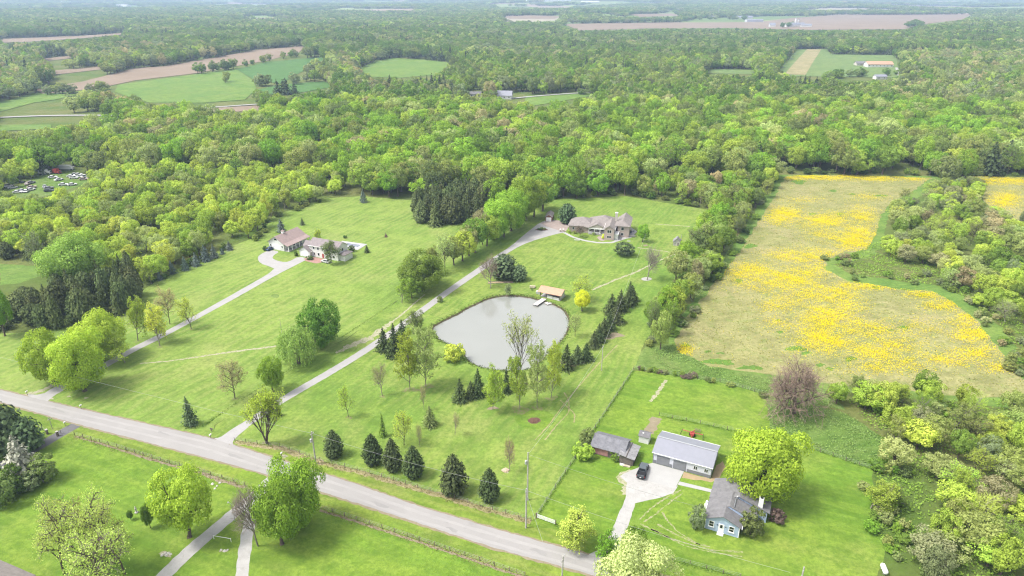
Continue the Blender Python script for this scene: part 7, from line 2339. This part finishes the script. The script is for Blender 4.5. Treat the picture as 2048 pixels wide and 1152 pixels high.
pH = pole(564, 668, height_for(at(564, 668), 637), 0, 'thin pole on the pale lawn before the dark round tree', False, 0.07)
pI = pole(1090, 452, height_for(at(1090, 452), 436), 0, 'thin pole beside the brown garden shed', False, 0.07)
def wire(a, b, sag, label, r=0.03):
    m = MB()
    n = 14
    pts = []
    for i in range(n + 1):
        t = i / n
        q = a.lerp(b, t); q.z -= sag * 4 * t * (1 - t)
        pts.append(q)
    V, F = [], []
    for i, q in enumerate(pts):
        for k in range(4):
            V.append((q.x + r * math.cos(k * PI / 2), q.y, q.z + r * math.sin(k * PI / 2)))
    for i in range(n):
        for k in range(4):
            F.append((4 * i + k, 4 * i + (k + 1) % 4, 4 * i + 4 + (k + 1) % 4, 4 * i + 4 + k))
    o = m.add(V, F).build('overhead_wire', M['wire'])
    tag(o, label, 'wire', 'overhead wires')
wire(pA, pB, 0.9, 'overhead wire along the road between the two roadside poles')
wire(Vector((-230, 205, 9)), pA, 1.6, 'overhead wire arriving along the road at the transformer pole')
wire(pB, Vector((50, 92, 9)), 0.8, 'overhead wire leaving the gate-corner pole over the road')
wire(pC, pD, 1.2, 'overhead wire from the gate-corner poles to the lawn pole')
wire(pD, Vector((60, 290, 5)), 1.0, 'overhead wire from the lawn pole up to the brick house')
wire(pC, Vector((46, 113, 3.4)), 0.8, 'service wire from the gate-corner poles to the blue house')
gy = pB.copy(); gy.z -= 0.8
wire(gy, at(1086, 1085), 0.0, 'taut guy wire from the gate-corner pole to the verge', 0.03)

# lamp post in the farm lane fork, flag, mailboxes
lp = thing('yard_light', 'slim yard light pole beside the farm lane', 'lamp', at(470, 1042), ROT)
MB().tube((0, 0, 0), (0, 0, 4.6), 0.07, 0.05).build('pole_shaft', M['galv'], lp)
MB().tube((0, 0, 4.5), (-0.9, 0, 4.8), 0.04).build('arm', M['galv'], lp)
MB().lathe([(0.05, 4.9), (0.2, 4.75), (0.18, 4.62)], 8, (-0.95, 0, 0)).build('lamp_head', M['white_trim'], lp)
st = thing('yard_statue', 'small pale garden statue on a stand on the near lawn', 'statue', at(273, 1025))
MB().lathe([(0.3, 0), (0.25, 0.2), (0.12, 0.3), (0.2, 0.8), (0.25, 1.1), (0.1, 1.35), (0.16, 1.5), (0.05, 1.7)], 10).build('figure', M['stone'], st)
MB().lathe([(0.4, 0), (0.4, 0.12)], 10).build('base', M['concrete'], st)
def mailbox(px, py, label, rz=-25):
    t = thing('mailbox', label, 'mailbox', at(px, py), R(rz), 'mailboxes along the road')
    MB().box(0, 0, 0.55, 0.1, 0.1, 1.1).build('post', M['post_wood'], t)
    b = MB()
    P = [(-0.14, 1.08), (0.14, 1.08), (0.14, 1.26), (0.08, 1.36), (-0.08, 1.36), (-0.14, 1.26)]
    b.add([(x, -0.3, z) for x, z in P] + [(x, 0.3, z) for x, z in P], [tuple(range(5, -1, -1)), tuple(range(6, 12))] + [(i, (i + 1) % 6, 6 + (i + 1) % 6, 6 + i) for i in range(6)])
    bo = b.build('box', M['white_trim'], t)
    MB().box(0.16, 0.1, 1.3, 0.02, 0.05, 0.2).build('flag', M['flag_red'], bo)
mailbox(55, 790, 'mailbox beside the mouth of the pale driveway')
mailbox(163, 818, 'mailbox on the road shoulder past the pale driveway')
mailbox(422, 877, 'mailbox just before the long driveway mouth')
mailbox(564, 914, 'mailbox on the stony patch past the long driveway')
mailbox(131, 852, 'mailbox beside the dark asphalt drive')
sg = thing('garden_sign', 'small dark signpost beside the long driveway mouth', 'sign', at(424, 864), R(-20))
MB().box(0, 0, 0.6, 0.1, 0.1, 1.2).build('post', M['post_wood'], sg)
MB().box(0, -0.03, 1.0, 0.9, 0.06, 0.55).build('board', M['old_wood'], sg)
for i, (x, y) in enumerate(((95, 843 + 25), (116, 866 + 6))):
    b = thing('gate_post', ['outer stone gate post of the asphalt drive', 'inner stone gate post of the asphalt drive'][i], 'gate post', at(x, y), ROT, 'gate posts of the asphalt drive')
    MB().box(0, 0, 0.65, 0.45, 0.45, 1.3).build('shaft', M['post_wood'], b)
    MB().box(0, 0, 1.36, 0.58, 0.58, 0.12).build('cap', M['stone'], b)
# stones in ring by the lane, and heap of chips
rng6 = random.Random(12)
def rock(loc, s, label, group, mat='stone'):
    bm = bmesh.new()
    bmesh.ops.create_icosphere(bm, subdivisions=2, radius=s)
    for v in bm.verts:
        v.co *= rng6.uniform(0.75, 1.15)
        v.co.z = max(v.co.z * 0.6, -0.1 * s)
    me = bpy.data.meshes.new('boulder'); bm.to_mesh(me); bm.free()
    o = link_mesh('boulder', me, M[mat]); o.location = loc
    tag(o, label, 'stone', group)
for i, (x, y) in enumerate(((325, 1110), (331, 1107), (337, 1106), (341, 1109), (333, 1111))):
    rock(at(x, y), rng6.uniform(0.3, 0.5), ORD[i] + ' pale stone from the left in the heap beside the farm lane', 'stones beside the farm lane')
for i, (x, y) in enumerate(((442, 1100), (449, 1102), (455, 1100))):
    rock(at(x, y), rng6.uniform(0.25, 0.4), ORD[i] + ' stone from the left in the lane fork', 'stones in the lane fork')
for i, (x, y) in enumerate(((425, 968), (434, 972), (430, 977), (440, 966))):
    rock(at(x, y), rng6.uniform(0.25, 0.45), ORD[i] + ' stone from the left by the roadside bare strip', 'stones by the bare strip')
def heap(px, py, w, h, mat, name, label, seed):
    r = random.Random(seed)
    bm = bmesh.new()
    bmesh.ops.create_icosphere(bm, subdivisions=4, radius=1.0)
    for v in bm.verts:
        n = r.uniform(0.82, 1.12)
        v.co.x *= w / 2 * n; v.co.y *= w / 2.2 * n; v.co.z = max(v.co.z, -0.05) * h * n
    me = bpy.data.meshes.new(name); bm.to_mesh(me); bm.free()
    o = link_mesh(name, me, M[mat]); o.location = at(px, py)
    tag(o, label, 'heap')
heap(1011, 941, 1.7, 0.35, 'chips', 'chip_heap', 'pale heap of wood chips beside the reddish sapling', 3)
heap(1068, 841, 2.6, 0.25, 'mulch', 'mulch_heap', 'low dark brown mulch heap on the mown green oval', 4)

# ------------------------------------------------------------------ fences
def fence(name, label, pts, spacing, h, wires, group=None, post='post_wood', pr=0.07, wire_r=0.012):
    P = [wpt(p) for p in pts]
    t = thing(name, label, 'fence', P[0], 0, group)
    Q = []
    for a, b in zip(P, P[1:]):
        n = max(1, round((b - a).length / spacing))
        Q += [a.lerp(b, k / n) for k in range(n)]
    Q.append(P[-1])
    me = None
    for q in Q:
        d = q - P[0]
        if me is None:
            po = MB().tube((0, 0, -0.2), (0, 0, h), pr, pr * 0.9, 6).build('post', M[post], t); me = po.data
        else:
            po = bpy.data.objects.new('post', me); C.objects.link(po); po.parent = t
        po.location = d
        po.rotation_euler = (rng6.uniform(-0.05, 0.05), rng6.uniform(-0.05, 0.05), 0)
    for k in range(wires):
        z = h * (0.35 + 0.6 * k / max(1, wires - 1))
        m = MB()
        for a, b in zip(Q, Q[1:]):
            m.tube(a - P[0] + Vector((0, 0, z)), b - P[0] + Vector((0, 0, z)), wire_r, wire_r, 4, False)
        m.build('wire_strand', M['wire'], t)
    return t
fence('wire_fence', 'overgrown lot-line wire fence from the far pasture corner to the weathered shed', [(1266, 742), (1220, 812), (1175, 880), (1160, 903)], 3.0, 1.25, 3)
fence('wire_fence', 'overgrown lot-line wire fence from the shed down to the metal gate', [(1150, 918), (1120, 962), (1072, 1036)], 3.0, 1.25, 3)
fence('wire_fence', 'wire fence along the near field edge above the farm lane', [(122, 867), (150, 871), (200, 885), (270, 906), (340, 928), (400, 944), (490, 972)], 3.2, 1.2, 3)
fence('wire_fence', 'wire fence along the near bright field below the road', [(640, 1017), (740, 1049), (840, 1082), (930, 1112), (1050, 1153)], 3.2, 1.2, 3)
fence('wire_fence', 'wire fence behind the roadside evergreens', [(470, 882), (560, 894), (640, 922), (740, 948), (860, 983), (960, 1013), (1062, 1042)], 3.2, 1.2, 3)
fence('wire_fence', 'wire fence across the pasture behind the metal garage', [(1318, 832), (1400, 848), (1482, 866), (1510, 874)], 3.2, 1.2, 3)
fence('wire_fence', 'wire fence between the bright lawn and the rough meadow', [(1560, 884), (1640, 905), (1745, 940)], 3.2, 1.2, 3)
fence('wire_fence', 'wire fence along the top of the pasture', [(1268, 738), (1350, 751), (1440, 764), (1532, 790)], 3.2, 1.2, 3)
fence('wire_fence', 'low wire fence along the road before the blue house lawn', [(1278, 1103), (1380, 1130), (1480, 1156)], 3.2, 1.2, 3)
fence('wire_fence', 'short wire fence at the asphalt drive gate posts', [(70, 850), (94, 866)], 2.0, 1.2, 3)
# tube gate
ga, gb = at(1074, 1037), at(1110, 1050)
gt = thing('field_gate', 'white tube field gate at the corner beside the tall pole', 'gate', ga, math.atan2(gb.y - ga.y, gb.x - ga.x))
GL = (gb - ga).length
for k in range(5):
    MB().tube((0.05, 0, 0.35 + 0.22 * k), (GL - 0.05, 0, 0.35 + 0.22 * k), 0.035).build('bar', M['white_trim'], gt)
for x in (0.05, GL / 2, GL - 0.05):
    MB().tube((x, 0, 0.3), (x, 0, 1.27), 0.04).build('upright', M['white_trim'], gt)
for x in (-0.15, GL + 0.15):
    MB().tube((x, 0, -0.2), (x, 0, 1.5), 0.1).build('gate_post', M['post_wood'], gt)
# red-white pipe gate in the lane fork
lg = thing('lane_barrier', 'white pipe barrier across the grass in the lane fork', 'barrier', at(428, 1078), R(-12))
MB().tube((0, 0, 0.9), (4.0, 0, 0.9), 0.05).build('bar', M['white_trim'], lg)
for x in (0, 4.0):
    MB().tube((x, 0, 0), (x, 0, 1.0), 0.06).build('post', M['white_trim'], lg)

# ------------------------------------------------------------------ haze in the air between here and the horizon
hz = MB().span(-26000, 26000, -500, 24500, -60, 160).build('haze', None)
hm = bpy.data.materials.new('haze_air')
hm.use_nodes = True
hn = hm.node_tree
hn.nodes.clear()
pvn = hn.nodes.new('ShaderNodeVolumePrincipled')
pvn.inputs['Color'].default_value = (0.52, 0.69, 0.95, 1)
pvn.inputs['Density'].default_value = 0.00015
pvn.inputs['Anisotropy'].default_value = 0.1
ho = hn.nodes.new('ShaderNodeOutputMaterial')
hn.links.new(pvn.outputs[0], ho.inputs['Volume'])
hz.data.materials.append(hm)
hz['kind'] = 'stuff'
